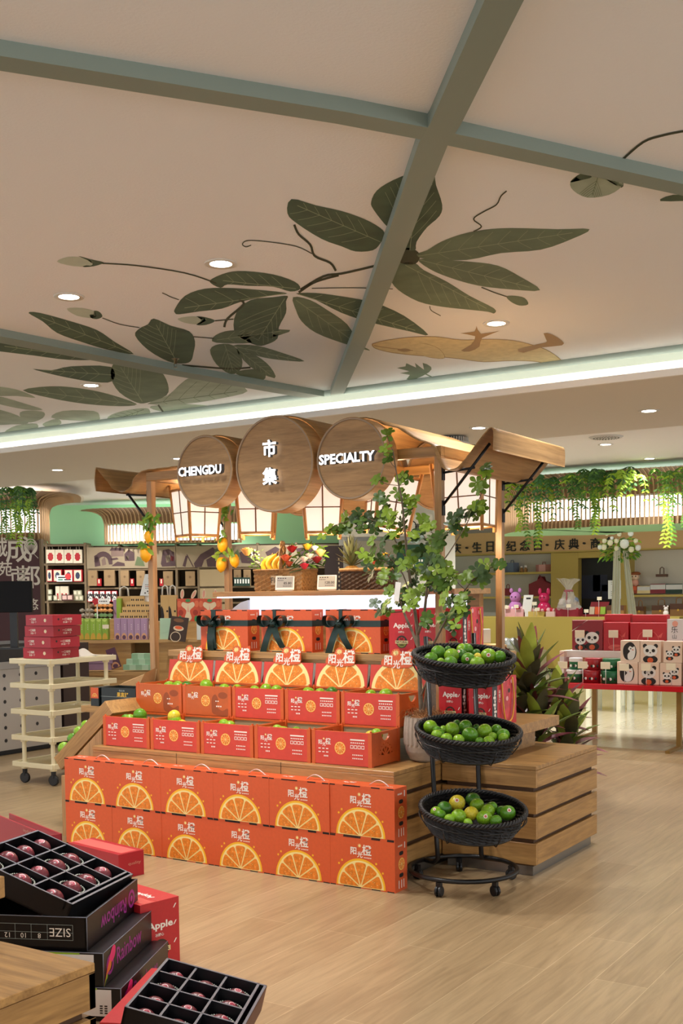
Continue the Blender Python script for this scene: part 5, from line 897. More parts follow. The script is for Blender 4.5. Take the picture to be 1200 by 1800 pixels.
for i in range(6): bg('green_book_box', 'dark green box with white label, %s behind the left rear post' % nth(i, 6), 'box', 411+4.7*i, 1015, 415.3+4.7*i, 1030, D1-.12, .08, mat('pack_green', (22, 56, 46), .5), 'dark green boxes', lambda k, M, w, h: k.rect(w*.25, h*.3, w*.8, h*.8, WHITE, M, .001))
# ================================================================ left display tables
MAPLE = wood('maple', (172, 134, 84), (206, 168, 112), (1.5, 20, 20), .5); MAPD = mat('maple_recess', (140, 112, 66), .7); D2 = 12.0
a = pF(120, 1124.5, D2); b = pF(362, 1124.5, D2); W2 = (Vector((b.x, b.y, 0))-Vector((a.x, a.y, 0))).length; t = thing('tiered_table', 'pale wooden tiered display table behind the left posts', 'display table', (a.x, a.y, 0), YAW); SX = lambda x: (x-120)/242*W2; SZ = lambda y: pF(240, y, D2).z
m = MB(); m.box(0, W2, 0, .9, SZ(1130), SZ(1124.5), MAPLE); m.build('table_top', t); m = MB(); m.box(0, W2, .4, .9, SZ(1124.5), SZ(1095), MAPLE); m.build('rear_riser', t)
m = MB(); m.box(SX(150), SX(275), -.28, .05, SZ(1184), SZ(1178), MAPLE); m.build('lower_shelf', t); m = MB(); m.box(0, SX(228), .06, .85, 0, SZ(1130), MAPLE); m.box(SX(228), SX(276), .3, .85, 0, SZ(1130), MAPD); m.box(SX(276), W2, .06, .85, 0, SZ(1130), MAPLE); m.box(SX(150), SX(275), -.26, .06, 0, SZ(1184), MAPLE); m.build('body', t)
GRN = mat('pack_lime', (150, 186, 64), .5); LIL = mat('pack_lilac', (170, 138, 168), .5); MINTB = mat('pack_mint', (176, 208, 180), .5); YEL = mat('pack_ochre', (206, 166, 60), .5); PLUM = mat('pack_plum', (96, 62, 84), .5)
def gp(k, M, w, h): k.poly(arc(w*.5, h*.02, w*.46, 0, pi, 10, h*.3), YEL, M @ Matrix.Translation((0, 0, .001))); bars(k, M, w*.6, h*.6, w*.12, h*.04, 1); bars(k, M, w*.6, h*.5, w*.12, h*.04, 1); bars(k, M, w*.6, h*.7, w*.12, h*.04, 1); k.poly(arc(w*.5, h*.97, w*.4, pi, 2*pi, 10, h*.12), mat('pack_limelight', (190, 214, 104)), M @ Matrix.Translation((0, 0, .001)))
def lp(k, M, w, h): k.poly(arc(w*.5, h*.04, w*.46, 0, pi, 10, h*.28), mat('pack_peach', (214, 160, 120)), M @ Matrix.Translation((0, 0, .001))); k.poly(arc(w*.5, h*.12, w*.3, 0, 2*pi, 12, h*.1), PLUM, M @ Matrix.Translation((0, 0, .002))); [bars(k, M, w*.6, h*q, w*.12, h*.04, 1) for q in (.5, .6, .7)]
for i in range(5): bg('green_gift_box', 'upright green gift box, %s of five on the tiered table' % nth(i, 5), 'box', 138+10.4*i, 1087.5, 147+10.4*i, 1124.5, D2+.02, .12, GRN, 'green boxes on the tiered table', gp)
for i in range(5): bg('lilac_gift_box', 'upright lilac gift box, %s of five on the tiered table' % nth(i, 5), 'box', 201+11.7*i, 1087, 211.2+11.7*i, 1124.5, D2+.02, .12, LIL, 'lilac boxes on the tiered table', lp)
for i, (x, nm) in enumerate(((180, 'green'), (262, 'lilac'))): bg('price_card', 'small cream price card beside the %s boxes' % nm, 'price card', x, 1098, x+11, 1105, D2-.02, .004, mat('card_cream', (240, 228, 200), .6)); 
for r_ in range(3):
    for c_ in range(2): bg('mint_box', 'mint box in the %s row of the stack behind the left front post, %s column' % (('bottom', 'middle', 'top')[r_], ('left', 'right')[c_]), 'box', 281+9.2*c_, 1112-12.5*r_, 290+9.2*c_, 1124.5-12.5*r_, D2+.05, .1, MINTB, 'mint boxes behind the post')
bg('mint_acrylic_stand', 'clear grey acrylic holder beside the ribboned carton', 'holder', 346, 1086, 354, 1124.5, D2-.02, .1, mat('acrylic', (206, 214, 212), .2))
def photo(k, M, w, h): k.poly(arc(w*.5, h*.52, w*.3, 0, 2*pi, 16, h*.11), mat('bowl_cream', (210, 190, 160)), M @ Matrix.Translation((0, 0, .001))); k.poly(arc(w*.5, h*.55, w*.22, 0, 2*pi, 12, h*.07), ORANGE, M @ Matrix.Translation((0, 0, .002))); k.poly(arc(w*.45, h*.85, w*.3, 0, 2*pi, 10, h*.08), mat('photo_brown', (110, 72, 40)), M @ Matrix.Translation((0, 0, .001))); k.shape([arc(w*.4, h*.16, w*.3, 0, 2*pi, 20)[:-1], arc(w*.4, h*.16, w*.26, 0, 2*pi, 20)[:-1]], mat('bowl_cream', (210, 190, 160)), M @ Matrix.Translation((0, 0, .001)))
o = bg('photo_stand', 'dark tilted photo stand showing oranges in bowls', 'photo stand', 295, 1081, 325, 1124.5, D2-.12, .015, mat('photo_dark', (54, 38, 30), .4), None, photo); o.matrix_world = o.matrix_world @ Matrix.Rotation(R(8), 4, 'Y') @ Matrix.Rotation(R(-12), 4, 'X')
# kraft boxes with panda eyes, in rows on the riser
PAND = mat('panda_black', (34, 28, 26), .6); KBOX = mat('kraft_box', (206, 170, 112), .65)
def eyes(k, M, w, h): [k.poly(arc(w*q, h*.3, w*.14, 0, 2*pi, 8, h*.2), PAND, M @ Matrix.Translation((0, 0, .001))) for q in (.3, .7)]
for r_, (x0, n_, y) in enumerate(((210.5, 6, 1087), (215, 6, 1077), (222, 5, 1067.2), (229, 3, 1057.4))):
    for i in range(n_): bg('panda_box', 'kraft box with two black eyes, %s in the %s row' % (nth(i, n_), ('lowest', 'second', 'third', 'top')[r_]), 'box', x0+8.1*i, y-9.8, x0+8+8.1*i, y, D2+.42+.02*r_, .1, KBOX, 'kraft boxes with eyes', eyes)
for i, (x0, x1, y0, mt, nm) in enumerate(((199.5, 204.5, 1054, LIL, 'lilac'), (205, 212, 1052, GRN, 'green'))): bg('slim_bag', 'slim %s bag standing left of the kraft box pile' % nm, 'bag', x0, y0, x1, 1087, D2+.6, .1, mt)
def handles(k, M, w, h):
    for y in (0, .04): k.tube([(w*.15, y+.02, h), (w*.2, y+.02, h+.09), (w*.5, y+.02, h+.11), (w*.8, y+.02, h+.09), (w*.85, y+.02, h)], .006, WHITE, 5)
bg('handled_bag', 'kraft bag with a white rope handle behind the kraft box pile', 'bag', 207, 1048, 228, 1087, D2+.7, .1, KBOX, None, handles)
def panda_side(k, M, w, h): k.poly([(0, 0), (w*.3, 0), (w*.42, h*.25), (w*.3, h*.5), (w*.1, h*.62), (0, h*.55)], PAND, M @ Matrix.Translation((0, 0, .001))); k.poly(arc(w*.8, h*.42, w*.13, 0, 2*pi, 8), PAND, M @ Matrix.Translation((0, 0, .001)))
for i in range(2): bg('panda_bag', 'kraft bag with a black animal print, %s of two between post and coral boxes' % ('left', 'right')[i], 'bag', 283+13.6*i, 1046, 296+13.6*i, 1095, D2+.42, .12, KBOX, 'kraft bags with animal print', lambda k, M, w, h: (panda_side(k, M, w, h), handles(k, M, w, h)))
CORAL = mat('pack_coral', (214, 90, 62), .5); BUN = mat('bunny_cream', (238, 218, 184), .6); BPK = mat('bunny_pink', (238, 170, 150), .6); LGR = mat('leaf_print', (70, 150, 90), .6)
def bunny(k, M, w, h):
    T = lambda e: M @ Matrix.Translation((0, 0, e*.001)); k.poly(smooth_loop([(w*.5, h*.05), (w*.34, h*.2), (w*.42, h*.5), (w*.2, h*.7), (w*.26, h*.86), (w*.5, h*.8), (w*.74, h*.86), (w*.8, h*.7), (w*.58, h*.5), (w*.66, h*.2)], 3), BUN, T(1)); k.poly(arc(w*.5, h*.92, w*.12, 0, 2*pi, 8, h*.07), LGR, T(2))
    for s in (-1, 1): k.poly(arc(w*(.5+s*.34), h*.42, w*.12, 0, 2*pi, 10, h*.12), mat('pack_coral_dark', (170, 60, 44)), T(1)); k.poly(arc(w*(.5+s*.4), h*.78, w*.11, 0, 2*pi, 10, h*.14), mat('pack_coral_light', (232, 120, 84)), T(1)); k.poly(arc(w*(.5+s*.38), h*.16, w*.1, 0, 2*pi, 10, h*.14), LGR, T(1))
    k.poly([(w*.46, h*.45), (w*.54, h*.45), (w*.5, h*.75)], BPK, T(2)); k.rect(w*.42, h*.02, w*.58, h*.08, LGR, M, .003)
for i in range(2):
    o = bg('rabbit_box', 'coral box printed with a cream rabbit face, %s of two on the tiered table' % ('left', 'right')[i], 'box', 312+38*i, 1052, 349+38*i, 1095, D2+.42, .16, CORAL, 'coral rabbit boxes', bunny); h = pF(330, 1052, D2+.42).z-pF(330, 1095, D2+.42).z
    for x, an in ((.05, .1), (.16, .5) if i == 0 else (.2, -.2)): k = MB(); k.poly(arc(0, .05, .022, 0, 2*pi, 14, .055), BUN, FX(x, .02, h) @ Matrix.Rotation(-an, 4, 'Z')); k.poly(arc(0, .05, .012, 0, 2*pi, 12, .04), BPK, FX(x, .018, h) @ Matrix.Rotation(-an, 4, 'Z')); k.build('paper_ear', o)
# sweets heap
SW = [mat('sweet_grey', (150, 138, 120), .35, noise=.3, scale=30), mat('sweet_orange', (226, 160, 96), .35, noise=.3, scale=30), mat('sweet_green', (150, 196, 140), .35, noise=.3, scale=30), mat('sweet_brown', (130, 96, 72), .35, noise=.3, scale=30)]
j = 0
for r_ in range(4):
    for c_ in range(7):
        x = 145+8*c_+random.uniform(-1, 1); y = 1090-8.5*r_; kd = 0 if c_ < 3 and r_ < 3 else 3 if c_ < 3 else 2 if r_ < 2 else 1
        if r_ == 3 and c_ < 2: continue
        k = MB(); k.ball((0, 0, 0), .030, SW[kd], 8, (1, .6, .8)); k.leaf((.02, 0, 0), (1, 0, .1), (0, -1, 0), .025, .03, SW[kd], 0, .3, 2); k.leaf((-.02, 0, 0), (-1, 0, .1), (0, -1, 0), .025, .03, SW[kd], 0, .3, 2); o = k.build('wrapped_sweet'); o.location = pF(x, y, D2+.45+.04*r_); j += 1
        tag(o, '%s wrapped pack, %s in the %s row of the snack heap' % (('grey', 'orange', 'green', 'brown')[kd], nth(c_, 7) if r_ < 3 else nth(c_-2, 5), ('lowest', 'second', 'third', 'top')[r_]), 'snack pack', 'wrapped packs in a heap')
bg('snack_bin', 'low pale bin under the heap of wrapped packs', 'bin', 141, 1088, 201, 1097, D2+.40, .3, MAPLE)
o = bg('flower_sign', 'white sign with a red blossom above the heap of packs', 'sign', 163, 1052, 192, 1062, D2+.40, .01, WHITE, None, lambda k, M, w, h: (k.poly([(w*(.16+(.22 if i % 2 else .16)*cos(a)), h*(.5+(.75 if i % 2 else .6)*sin(a))) for i, a in enumerate([2*pi*j/10 for j in range(10)])], PRED, M @ Matrix.Translation((0, 0, .001))), bars(k, M, w*.4, h*.5, w*.5, h*.2, 5, PTXT)))
k = MB(); k.box(.04, .05, .01, .02, -.2, 0, WHITE); k.build('sign_stake', o)
P = pF(246, 1047, D2+.5); a = pF(270, 1009, D2+.5); h = a.z-P.z; k = MB(); wd = 24*D2/FP; k.shape([[(0, 0), (wd, 0), (wd, h), (wd*.42, h)]], mat('sign_pale', (226, 230, 228), .5), FX(0, 0, 0), .012)
for y, c_ in ((.8, PTXT), (.42, PRED), (.5, PTXT), (.34, PTXT)): bars(k, FX(0, -.0065, 0), wd*(.42 if y < .7 else .66), h*y, wd*(.5 if y < .7 else .12), h*.03, 5, c_)
for x, y in ((.4, .12), (.6, .2), (.7, .1)): k.poly(arc(wd*x, h*y, wd*.06, 0, 2*pi, 8), PTXT, FX(0, -.007, 0))
k.box(wd*.3, wd*.7, .01, .02, -.26, .02, WHITE); o = k.build('standing_sign'); o.matrix_world = Matrix.Translation(P) @ Matrix.Rotation(YAW, 4, 'Z'); tag(o, 'white slanted sign standing on the panda box pile left of the post', 'sign')
for r_, (x0, n_, y) in enumerate(((216.5, 5, 1178), (222, 4, 1168.2), (231, 4, 1158.4))):
    for i in range(n_): bg('mint_carton', 'small pale mint carton, %s in the %s row of the low pile' % (nth(i, n_), ('bottom', 'middle', 'top')[r_]), 'carton', x0+11*i, y-9.6, x0+10.8+11*i, y, D2-.25+.02*r_, .1, MINTB if (i+r_) % 2 else mat('pack_mint_dark', (146, 184, 150), .5), 'mint cartons on the low shelf')
for r_, (x0, n_, y) in enumerate(((151, 3, 1178), (153, 3, 1166.5))):
    for i in range(n_): bg('lilac_carton', 'flat lilac carton, %s in the %s row behind the trolley' % (nth(i, n_), ('bottom', 'upper')[r_]), 'carton', x0+14.5*i, y-11, x0+14.2+14.5*i, y, D2-.25, .15, LIL, 'lilac cartons on the low shelf')
o = bg('tilted_lilac_box', 'plum coloured box leaning tilted on the low shelf', 'box', 197, 1141, 212, 1177, D2-.2, .05, PLUM, None, lp); o.matrix_world = o.matrix_world @ Matrix.Rotation(R(-18), 4, 'Y')
# ================================================================ trolley with red boxes
IVORY = mat('ivory_plastic', (236, 226, 190), .5); RUB = mat('tyre_black', (26, 26, 28), .5)
TX0, TX1, TY0, TY1 = -6.83, -6.47, 5.99, 6.62; t = thing('service_trolley', 'ivory plastic five-shelf trolley on black castors beside the checkout', 'trolley', ((TX0+TX1)/2, (TY0+TY1)/2, 0))
for z in (.165, .375, .58, .785, .975):
    m = MB(); ax, ay = TX0-.09, TY1+.07; m.box(ax, TX1, TY0, ay, z-.03, z-.012, IVORY)
    for (x0, x1, y0, y1) in ((ax, TX1, TY0-.012, TY0+.006), (ax, TX1, ay-.006, ay+.012), (ax-.012, ax+.006, TY0, ay), (TX1-.006, TX1+.012, TY0, ay)): m.box(x0, x1, y0, y1, z-.035, z+.004, IVORY)
    for x in (TX0+.02, TX1-.02):
        for y in (TY0+.02, TY1-.02): m.cyl((x, y, z-.05), .028, .055, IVORY, 12)
    m.build('shelf_tray', t, True, .003)
for x in (TX0+.02, TX1-.02):
    for y in (TY0+.02, TY1-.02):
        m = MB(); m.cyl((x, y, .13), .017, .84, IVORY, 12); m.build('corner_post', t, True); m = MB(); m.box(x-.012, x+.012, y-.014, y+.014, .06, .125, RUB); m.lathe([(.0001, -.014), (.036, -.014), (.042, -.008), (.042, .008), (.036, .014), (.0001, .014)], RUB, 18, frame((x, y, .044), (1, .3, 0), (0, 0, 1)), False, False); m.build('castor', t, True)
CAKE = mat('cake_red', (178, 26, 44), .45)
for i, (dx, dy, rz) in enumerate(((-.015, .05, .06), (.0, .05, -.05), (.01, .05, .02), (.03, .045, -.04))):
    W_, D_, H_ = .31, .29, .082; t = thing('cake_box', 'flat red gift box on the trolley, %s of a pile of four' % ('lowest', 'second from the bottom', 'third from the bottom', 'topmost')[i], 'box', (TX0+.02+dx, TY0+.0+dy, .98+.0855*i), rz, 'red boxes piled on the trolley'); m = MB(); m.box(0, W_, 0, D_, 0, H_, CAKE); M = FX(0, 0, 0)
    m.text('一口福糕', M @ Matrix.Translation((W_*.26, H_*.6, .0006)), .02, PRINTW, .075, .01); m.text('乐滋一下', M @ Matrix.Translation((W_*.3, H_*.32, .0006)), .016, PRINTW, .06, .01); m.poly(arc(W_*.72, H_*.5, .014, 0, 2*pi, 14), BUN, M @ Matrix.Translation((0, 0, .0006)))
    M = FS(W_, 0, 0); m.text('一口福糕', M @ Matrix.Translation((D_*.5, H_*.6, .0006)), .02, PRINTW, .1, .01); m.text('乐滋一下', M @ Matrix.Translation((D_*.5, H_*.32, .0006)), .016, PRINTW, .085, .01); m.poly(arc(D_*.2, H_*.6, .009, 0, 2*pi, 10), PTXT, M @ Matrix.Translation((0, 0, .0006))); m.build('printed_box', t, bevel=.0015)
m = MB(); pts = []
for i in range(13):
    for j in range(9): u, v = i/12, j/8; pts.append((-6.72+.2*u, 6.34+.24*v, .982+.05*sin(pi*u)*sin(pi*v)+.012*sin(u*9+v*5)*sin(pi*u)))
m.add(pts, [(i*9+j, i*9+9+j, i*9+10+j, i*9+j+1) for i in range(12) for j in range(8)], mat('cloth_white', (232, 224, 210), .9), None, True); tag(m.build('folded_cloth'), 'crumpled white cloth on the top tray of the trolley', 'cloth')
# ================================================================ checkout counter
STEEL = mat('perforated_steel', (176, 170, 162), .35, .6); STTOP = mat('counter_stone', (150, 148, 146), .3)
t = thing('checkout_counter', 'checkout counter with a perforated grey metal front behind the trolley', 'counter', (-8.5, 6.5, 0)); m = MB(); m.box(-9.0, -8.08, 4.2, 7.72, .80, .87, STTOP); m.build('counter_top', t, True, .004); m = MB(); m.box(-8.9, -8.14, 4.3, 7.66, .05, .80, STEEL)
for i in range(17):
    for j in range(6): m.poly(arc(4.5+i*.19, .14+j*.12, .018, 0, 2*pi, 10), BLACK, frame((-8.139, 0, 0), (0, 1, 0), (0, 0, 1)))
m.build('perforated_front', t, True); m = MB(); m.box(-8.85, -8.2, 4.3, 7.6, 0, .05, BLACK); m.build('plinth', t, True)
m = MB(); m.box(-8.8, -8.2, 7.75, 8.1, 0, 1.0, mat('counter_end_dark', (52, 34, 30), .5)); tag(m.build('dark_cabinet'), 'dark brown cabinet end behind the trolley', 'cabinet')
D3 = 9.2; a = pF(-20, 1077, D3); b = pF(56, 1021, D3); t = thing('monitor', 'black computer monitor on the checkout counter', 'monitor', (pF(24, 1110, D3)), YAW); t.matrix_world = WM[t.name]
Mi = WM[t.name].inverted(); q0, q1 = Mi @ a, Mi @ b; m = MB(); m.box(q0.x, q1.x, -.02, .02, q0.z, q1.z, mat('monitor_black', (10, 10, 12), .5, spec=.15)); m.build('screen', t, bevel=.004); m = MB(); m.box(-.03, .03, .0, .03, -.13, q0.z+.02, BLACK); m.build('neck', t); m = MB(); m.box(-.12, .12, -.08, .1, -.145, -.13, BLACK); m.build('foot', t)
z_ = pF(24, 1110, D3).z-.145; m = MB(); m.box(-8.75, -8.1, 6.4, 7.6, .87, z_, mat('till_cabinet', (40, 36, 36), .5)); tag(m.build('till_cabinet'), 'dark till cabinet standing on the checkout counter', 'cabinet')
P = pX(20, 1118, -8.3); t = thing('card_terminal', 'dark grey till device on the checkout counter', 'till device', (P.x, 6.1, .871), .4); m = MB(); m.prism([(-.2, 0), (.2, 0), (.2, .05), (-.2, .14)], -.12, .12, mat('device_grey', (58, 60, 66), .4)); m.build('body', t, bevel=.006); m = MB(); m.rect(-.09, -.09, .09, .09, mat('device_screen', (120, 130, 140), .3), frame((0, 0, .0965), (0, 1, 0), (-.4, 0, .09))); m.build('display', t)
for i, (y, z) in enumerate(((5.55, 0), (5.85, .0))): bgm = MB(); bgm.box(-.1, .1, -.12, .12, 0, .02+.03*i, WHITE); o = bgm.build('paper_tray'); o.location = (-8.3, y, .871); tag(o, 'white paper tray on the checkout counter, %s one' % ('nearer', 'further')[i], 'tray')
# ================================================================ right side: sign wall, cabinets, counter
YW = 20.1
TANW = mat('fascia_tan', (214, 176, 122), .6); OLV = mat('cabinet_olive', (190, 166, 84), .55); OLVD = mat('counter_olive', (178, 156, 74), .55); NICHE = mat('niche_white', (216, 210, 196), .7)
def box_y(name, label, cat, x0, y0, x1, y1, Y, dep, m, group=None, paint=None, bev=0):
    a = pY(x0, y1, Y); b = pY(x1, y0, Y); k = MB(); w, h = b.x-a.x, b.z-a.z; k.box(0, w, 0, dep, 0, h, m)
    if paint: paint(k, FX(0, 0, 0), w, h)
    o = k.build(name, bevel=bev); o.location = a; return tag(o, label, cat, group)
t = thing('sign_fascia', 'long tan sign fascia with black characters along the right wall', 'sign', (-8, YW, 2.2)); m = MB(); m.box(-11.6, 1, YW, YW+.5, 2.205, 2.62, TANW); m.box(-11.6, 1, YW-.02, YW+.5, 2.19, 2.215, OLV); m.build('fascia_board', t, True)
CHB = mat('sign_char_black', (30, 28, 26), .5)
for ch, px, py in (('婚', 781, 965), ('庆', 802, 964), ('·', 821, 963), ('生', 838, 962), ('日', 861, 961), ('纪', 898, 960), ('念', 922, 959), ('日', 945, 958.5), ('·', 962, 958), ('庆', 983, 957), ('典', 1008, 956), ('·', 1027, 955), ('商', 1046, 955), ('务', 1072, 953)):
    m = MB(); m.text(ch, FX(*pY(px, py, YW-.012)), .20 if ch != '·' else .04, CHB, off=.012, depth=.008); m.build('raised_character', t, True)
X_ = lambda x: pY(x, 1000, YW).x
Z_ = lambda y: pY(1020, y, YW).z
t = thing('display_cabinet', 'olive yellow wall cabinet with white shelf niches and a dark screen bay', 'cabinet', (X_(1020), YW, 0)); m = MB(); m.box(X_(730), X_(1260), YW+.40, YW+.44, 0, 2.2, NICHE); m.build('back_panel', t, True)
for x0, x1 in ((967, 1015), (1078, 1103)): m = MB(); m.box(X_(x0), X_(x1), YW+.02, YW+.4, 0, 2.185, OLV); m.build('tall_panel', t, True, .004)
m = MB(); m.box(X_(1015), X_(1078), YW+.02, YW+.4, Z_(981), 2.185, OLV); m.build('over_panel', t, True)
for x0, x1, y in ((740, 967, 1007), (740, 967, 1049), (1103, 1260, 1045), (1103, 1260, 1084)): m = MB(); z = pY((x0+x1)/2, y, YW).z; m.box(X_(x0), X_(x1), YW+.04, YW+.4, z-.04, z, OLV); m.build('shelf', t, True)
t = thing('wall_screen', 'tall dark screen set into the olive cabinet', 'screen', (X_(1046), YW+.2, .6)); m = MB(); m.box(X_(1015), X_(1078), YW+.2, YW+.25, .3, Z_(981.5), BLACK); m.build('screen_panel', t, True); m = MB()
for x, y, s in ((1030, 1030, .2), (1048, 1024, .14), (1062, 1040, .12)): m.rect(X_(x)-s, Z_(y)-s*1.2, X_(x)+s, Z_(y)+s, mat('screen_blue', (26, 32, 58), .3), FX(0, YW+.199, 0))
m.build('screen_image', t, True)
BLG = mat('box_bluegrey', (104, 118, 140), .5); BLG2 = mat('box_bluegrey_dark', (84, 96, 118), .5); PNK = mat('box_pink', (214, 160, 150), .5); PNK2 = mat('box_pink_dark', (190, 130, 120), .5); WINE = mat('wine_red', (128, 26, 36), .45); BRN = mat('trunk_brown', (92, 58, 38), .5); HONEY = mat('trunk_honey', (156, 112, 60), .5); GLS = mat('clear_case', (206, 204, 196), .15)
def hexbox(name, label, x0, x1, y0, y1, c1, c2):
    a = pY(x0, y1, YW+.15); b = pY(x1, y0, YW+.15); w, h = b.x-a.x, b.z-a.z; k = MB(); P = [(0, .08), (w*.3, 0), (w*.72, 0), (w, .08), (w*.8, .2), (w*.2, .2)]
    for i in range(6): p, q = P[i], P[(i+1) % 6]; k.add([(p[0], p[1], 0), (q[0], q[1], 0), (q[0], q[1], h), (p[0], p[1], h)], [(0, 1, 2, 3)], c1 if i % 2 else c2)
    k.poly([(p[0], p[1], h) for p in P], c2); o = k.build(name); o.location = a; k = MB(); k.tube([(w*.4, .1, h), (w*.42, .1, h+.05), (w*.58, .1, h+.05), (w*.6, .1, h)], .008, c2, 5); k.build('box_handle', o); return tag(o, label, 'gift box')
hexbox('hexagonal_gift_box', 'blue grey faceted gift box on the upper cabinet shelf', 884, 909, 989, 1006.5, BLG, BLG2); hexbox('hexagonal_gift_box', 'pink faceted gift box on the upper cabinet shelf', 938.5, 966, 992, 1006, PNK, PNK2)
for i, x in enumerate((914, 921)): 
    a = pY(x+2.5, 1006.5, YW+.15); k = MB(); k.lathe([(.0001, 0), (.035, 0), (.035, .07), (.02, .085), (.02, .1), (.0001, .1)], HONEY, 12); o = k.build('honey_jar'); o.location = a; k = MB(); k.cyl((0, 0, .1), .024, .02+.02*i, WHITE, 10); k.build('jar_lid', o); tag(o, 'tiny jar with a white lid on the upper shelf, %s one' % ('left', 'right')[i], 'jar', 'jars on the upper shelf')
def bagh(name, label, x0, x1, y0, y1, mt, hh=.06, Yo=.12, cat='gift bag', front=None):
    o = box_y(name, label, cat, x0, y0, x1, y1, YW+Yo, .14, mt, None, front); w = pY(x1, y1, YW+Yo).x-pY(x0, y1, YW+Yo).x; h = pY(x0, y0, YW+Yo).z-pY(x0, y1, YW+Yo).z
    k = MB(); k.tube([(w*.3, .07, h), (w*.32, .07, h+hh), (w*.5, .07, h+hh*1.25), (w*.68, .07, h+hh), (w*.7, .07, h)], .009, mt, 5); k.build('bag_handle', o); return o
bagh('small_case', 'small wine red case on the middle cabinet shelf beside the post', 884, 896, 1034, 1047, WINE)
a = pY(929, 1048, YW+.1); b = pY(967, 1013, YW+.1); w, h = b.x-a.x, b.z-a.z; k = MB(); k.shape([[(0, 0), (w, 0), (w, h*.62), (w*.66, h*.8), (w*.6, h), (w*.45, h), (w*.38, h*.8), (0, h*.62)]], WINE, FX(0, 0, 0), .16); o = k.build('peaked_gift_bag'); o.location = a+Vector((0, .08, 0)); tag(o, 'wine red peaked gift bag on the middle cabinet shelf', 'gift bag'); k = MB(); k.tube([(w*.46, -.09, h*.9), (w*.52, -.1, h*1.06), (w*.8, -.09, h*.72)], .012, WINE, 5); k.build('bag_handle', o)
bagh('brown_bag_case', 'brown handled case on top of the clear case on the right cabinet shelf', 1152, 1170, 1009, 1014, BRN, .10)
for i, (x0, x1, y0, c1, c2) in enumerate(((1108, 1118.5, 1029, ORANGE, mat('box_dark_orange', (150, 60, 30))), (1119.5, 1142, 1030, GLS, mat('cake_cream', (226, 206, 150))), (1142.5, 1169, 1026, GLS, WINE), (1170, 1199, 1026, GLS, mat('box_deep_green', (24, 54, 40))))):
    def pt(k, M, w, h, c2=c2): k.rect(-.002, 0, w+.002, h*.42, c2, M, .002); k.rect(0, h*.92, w, h, c2, M, .002)
    box_y('cake_case', ('orange box at the left of the right cabinet shelf', 'clear cake case with a cream base on the right cabinet shelf', 'clear cake case with a wine red base on the right cabinet shelf', 'clear cake case with a dark green base on the right cabinet shelf')[i], 'cake case', x0, y0, x1, 1043.5, YW+.1, .2, c1, None, pt)
a = pY(1116, 1029, YW+.12); t = thing('toy_doll', 'little doll with a brown beret sitting on the right cabinet shelf', 'doll', a); k = MB(); k.ball((0, 0, .05), .07, mat('doll_pink', (220, 160, 140)), 10); k.build('body', t); k = MB(); k.ball((0, 0, .16), .075, mat('doll_skin', (236, 204, 176)), 12); [k.ball((s*.03, -.07, .165), .012, PTXT, 6) for s in (-1, 1)]; k.build('head', t); k = MB(); k.ball((.01, 0, .215), .085, mat('doll_beret', (150, 84, 46)), 12, (1.1, 1, .45)); k.build('beret', t)
for i, (x0, x1, y0) in enumerate(((1066, 1096, 1064), (1115, 1131, 1066), (1145, 1175, 1064), (1177, 1206, 1061))):
    bagh('picnic_trunk', '%s brown and honey trunk case behind the red table' % nth(i, 4), x0, x1, y0, 1083.5, HONEY, .09, -.05-.7*(i == 0), 'trunk case', lambda k, M, w, h: (k.rect(-.002, h*.55, w+.002, h, BRN, M, .003), k.poly(arc(w*.5, h*.5, .02, 0, 2*pi, 8), GOLD, M @ Matrix.Translation((0, 0, .004)))))
# olive counter with gift goods
YC = 19.12
t = thing('olive_counter', 'long olive yellow counter in front of the cabinets', 'counter', (-7.7, YC, 0)); m = MB(); m.box(-9.9, -5.4, YC, YC+.55, .06, 1.0, OLVD); m.build('front_body', t, True, .005); m = MB(); m.box(-9.9, -5.4, YC+.05, YC+.5, 0, .06, BLACK); m.build('toe_kick', t, True)
CX = lambda x: pY(x, 1083, YC+.1).x
def toy(label, px, py, c1, ears=False):
    P = pY(px, 1082, YC+.25); P.z = 1.0; t = thing('plush_toy', label, 'soft toy', P); h = pY(px, py, YC+.25).z-1.0; k = MB(); k.ball((0, 0, h*.28), h*.26, c1, 12, (1, .9, 1.1)); [k.ball((s*h*.18, -h*.12, h*.08), h*.1, c1, 8) for s in (-1, 1)]; k.build('body', t); k = MB(); k.ball((0, 0, h*.66), h*.2, c1, 12); [k.ball((s*h*.07, -h*.18, h*.68), h*.025, PTXT, 6) for s in (-1, 1)]; k.build('head', t)
    for s in (-1, 1): k = MB(); k.ball((s*h*.16, 0, h*.9), h*.09, c1, 8, (.8, .5, 1.5 if ears else 1)); k.build('ear', t)
toy('shiny magenta rabbit toy with round ears on the olive counter', 956, 1035, mat('toy_magenta', (206, 40, 96), .25), True); toy('lilac and pink plush bear toy on the olive counter near the post', 906, 1033, mat('toy_lilac', (196, 130, 190), .8)); toy('white kitten toy with a pink bow behind the red boxes', 1170, 1064, mat('toy_white', (230, 222, 216), .7))
k = MB(); k.shape([[(0, 0), (.24, 0), (.12, .14)]], PRED, FX(0, 0, 0), .06); o = k.build('red_fan_sachet'); o.location = pY(885, 1068, YC+.35); o.location.z = 1.0; tag(o, 'red triangular fan pack beside the lilac bear toy', 'gift pack')
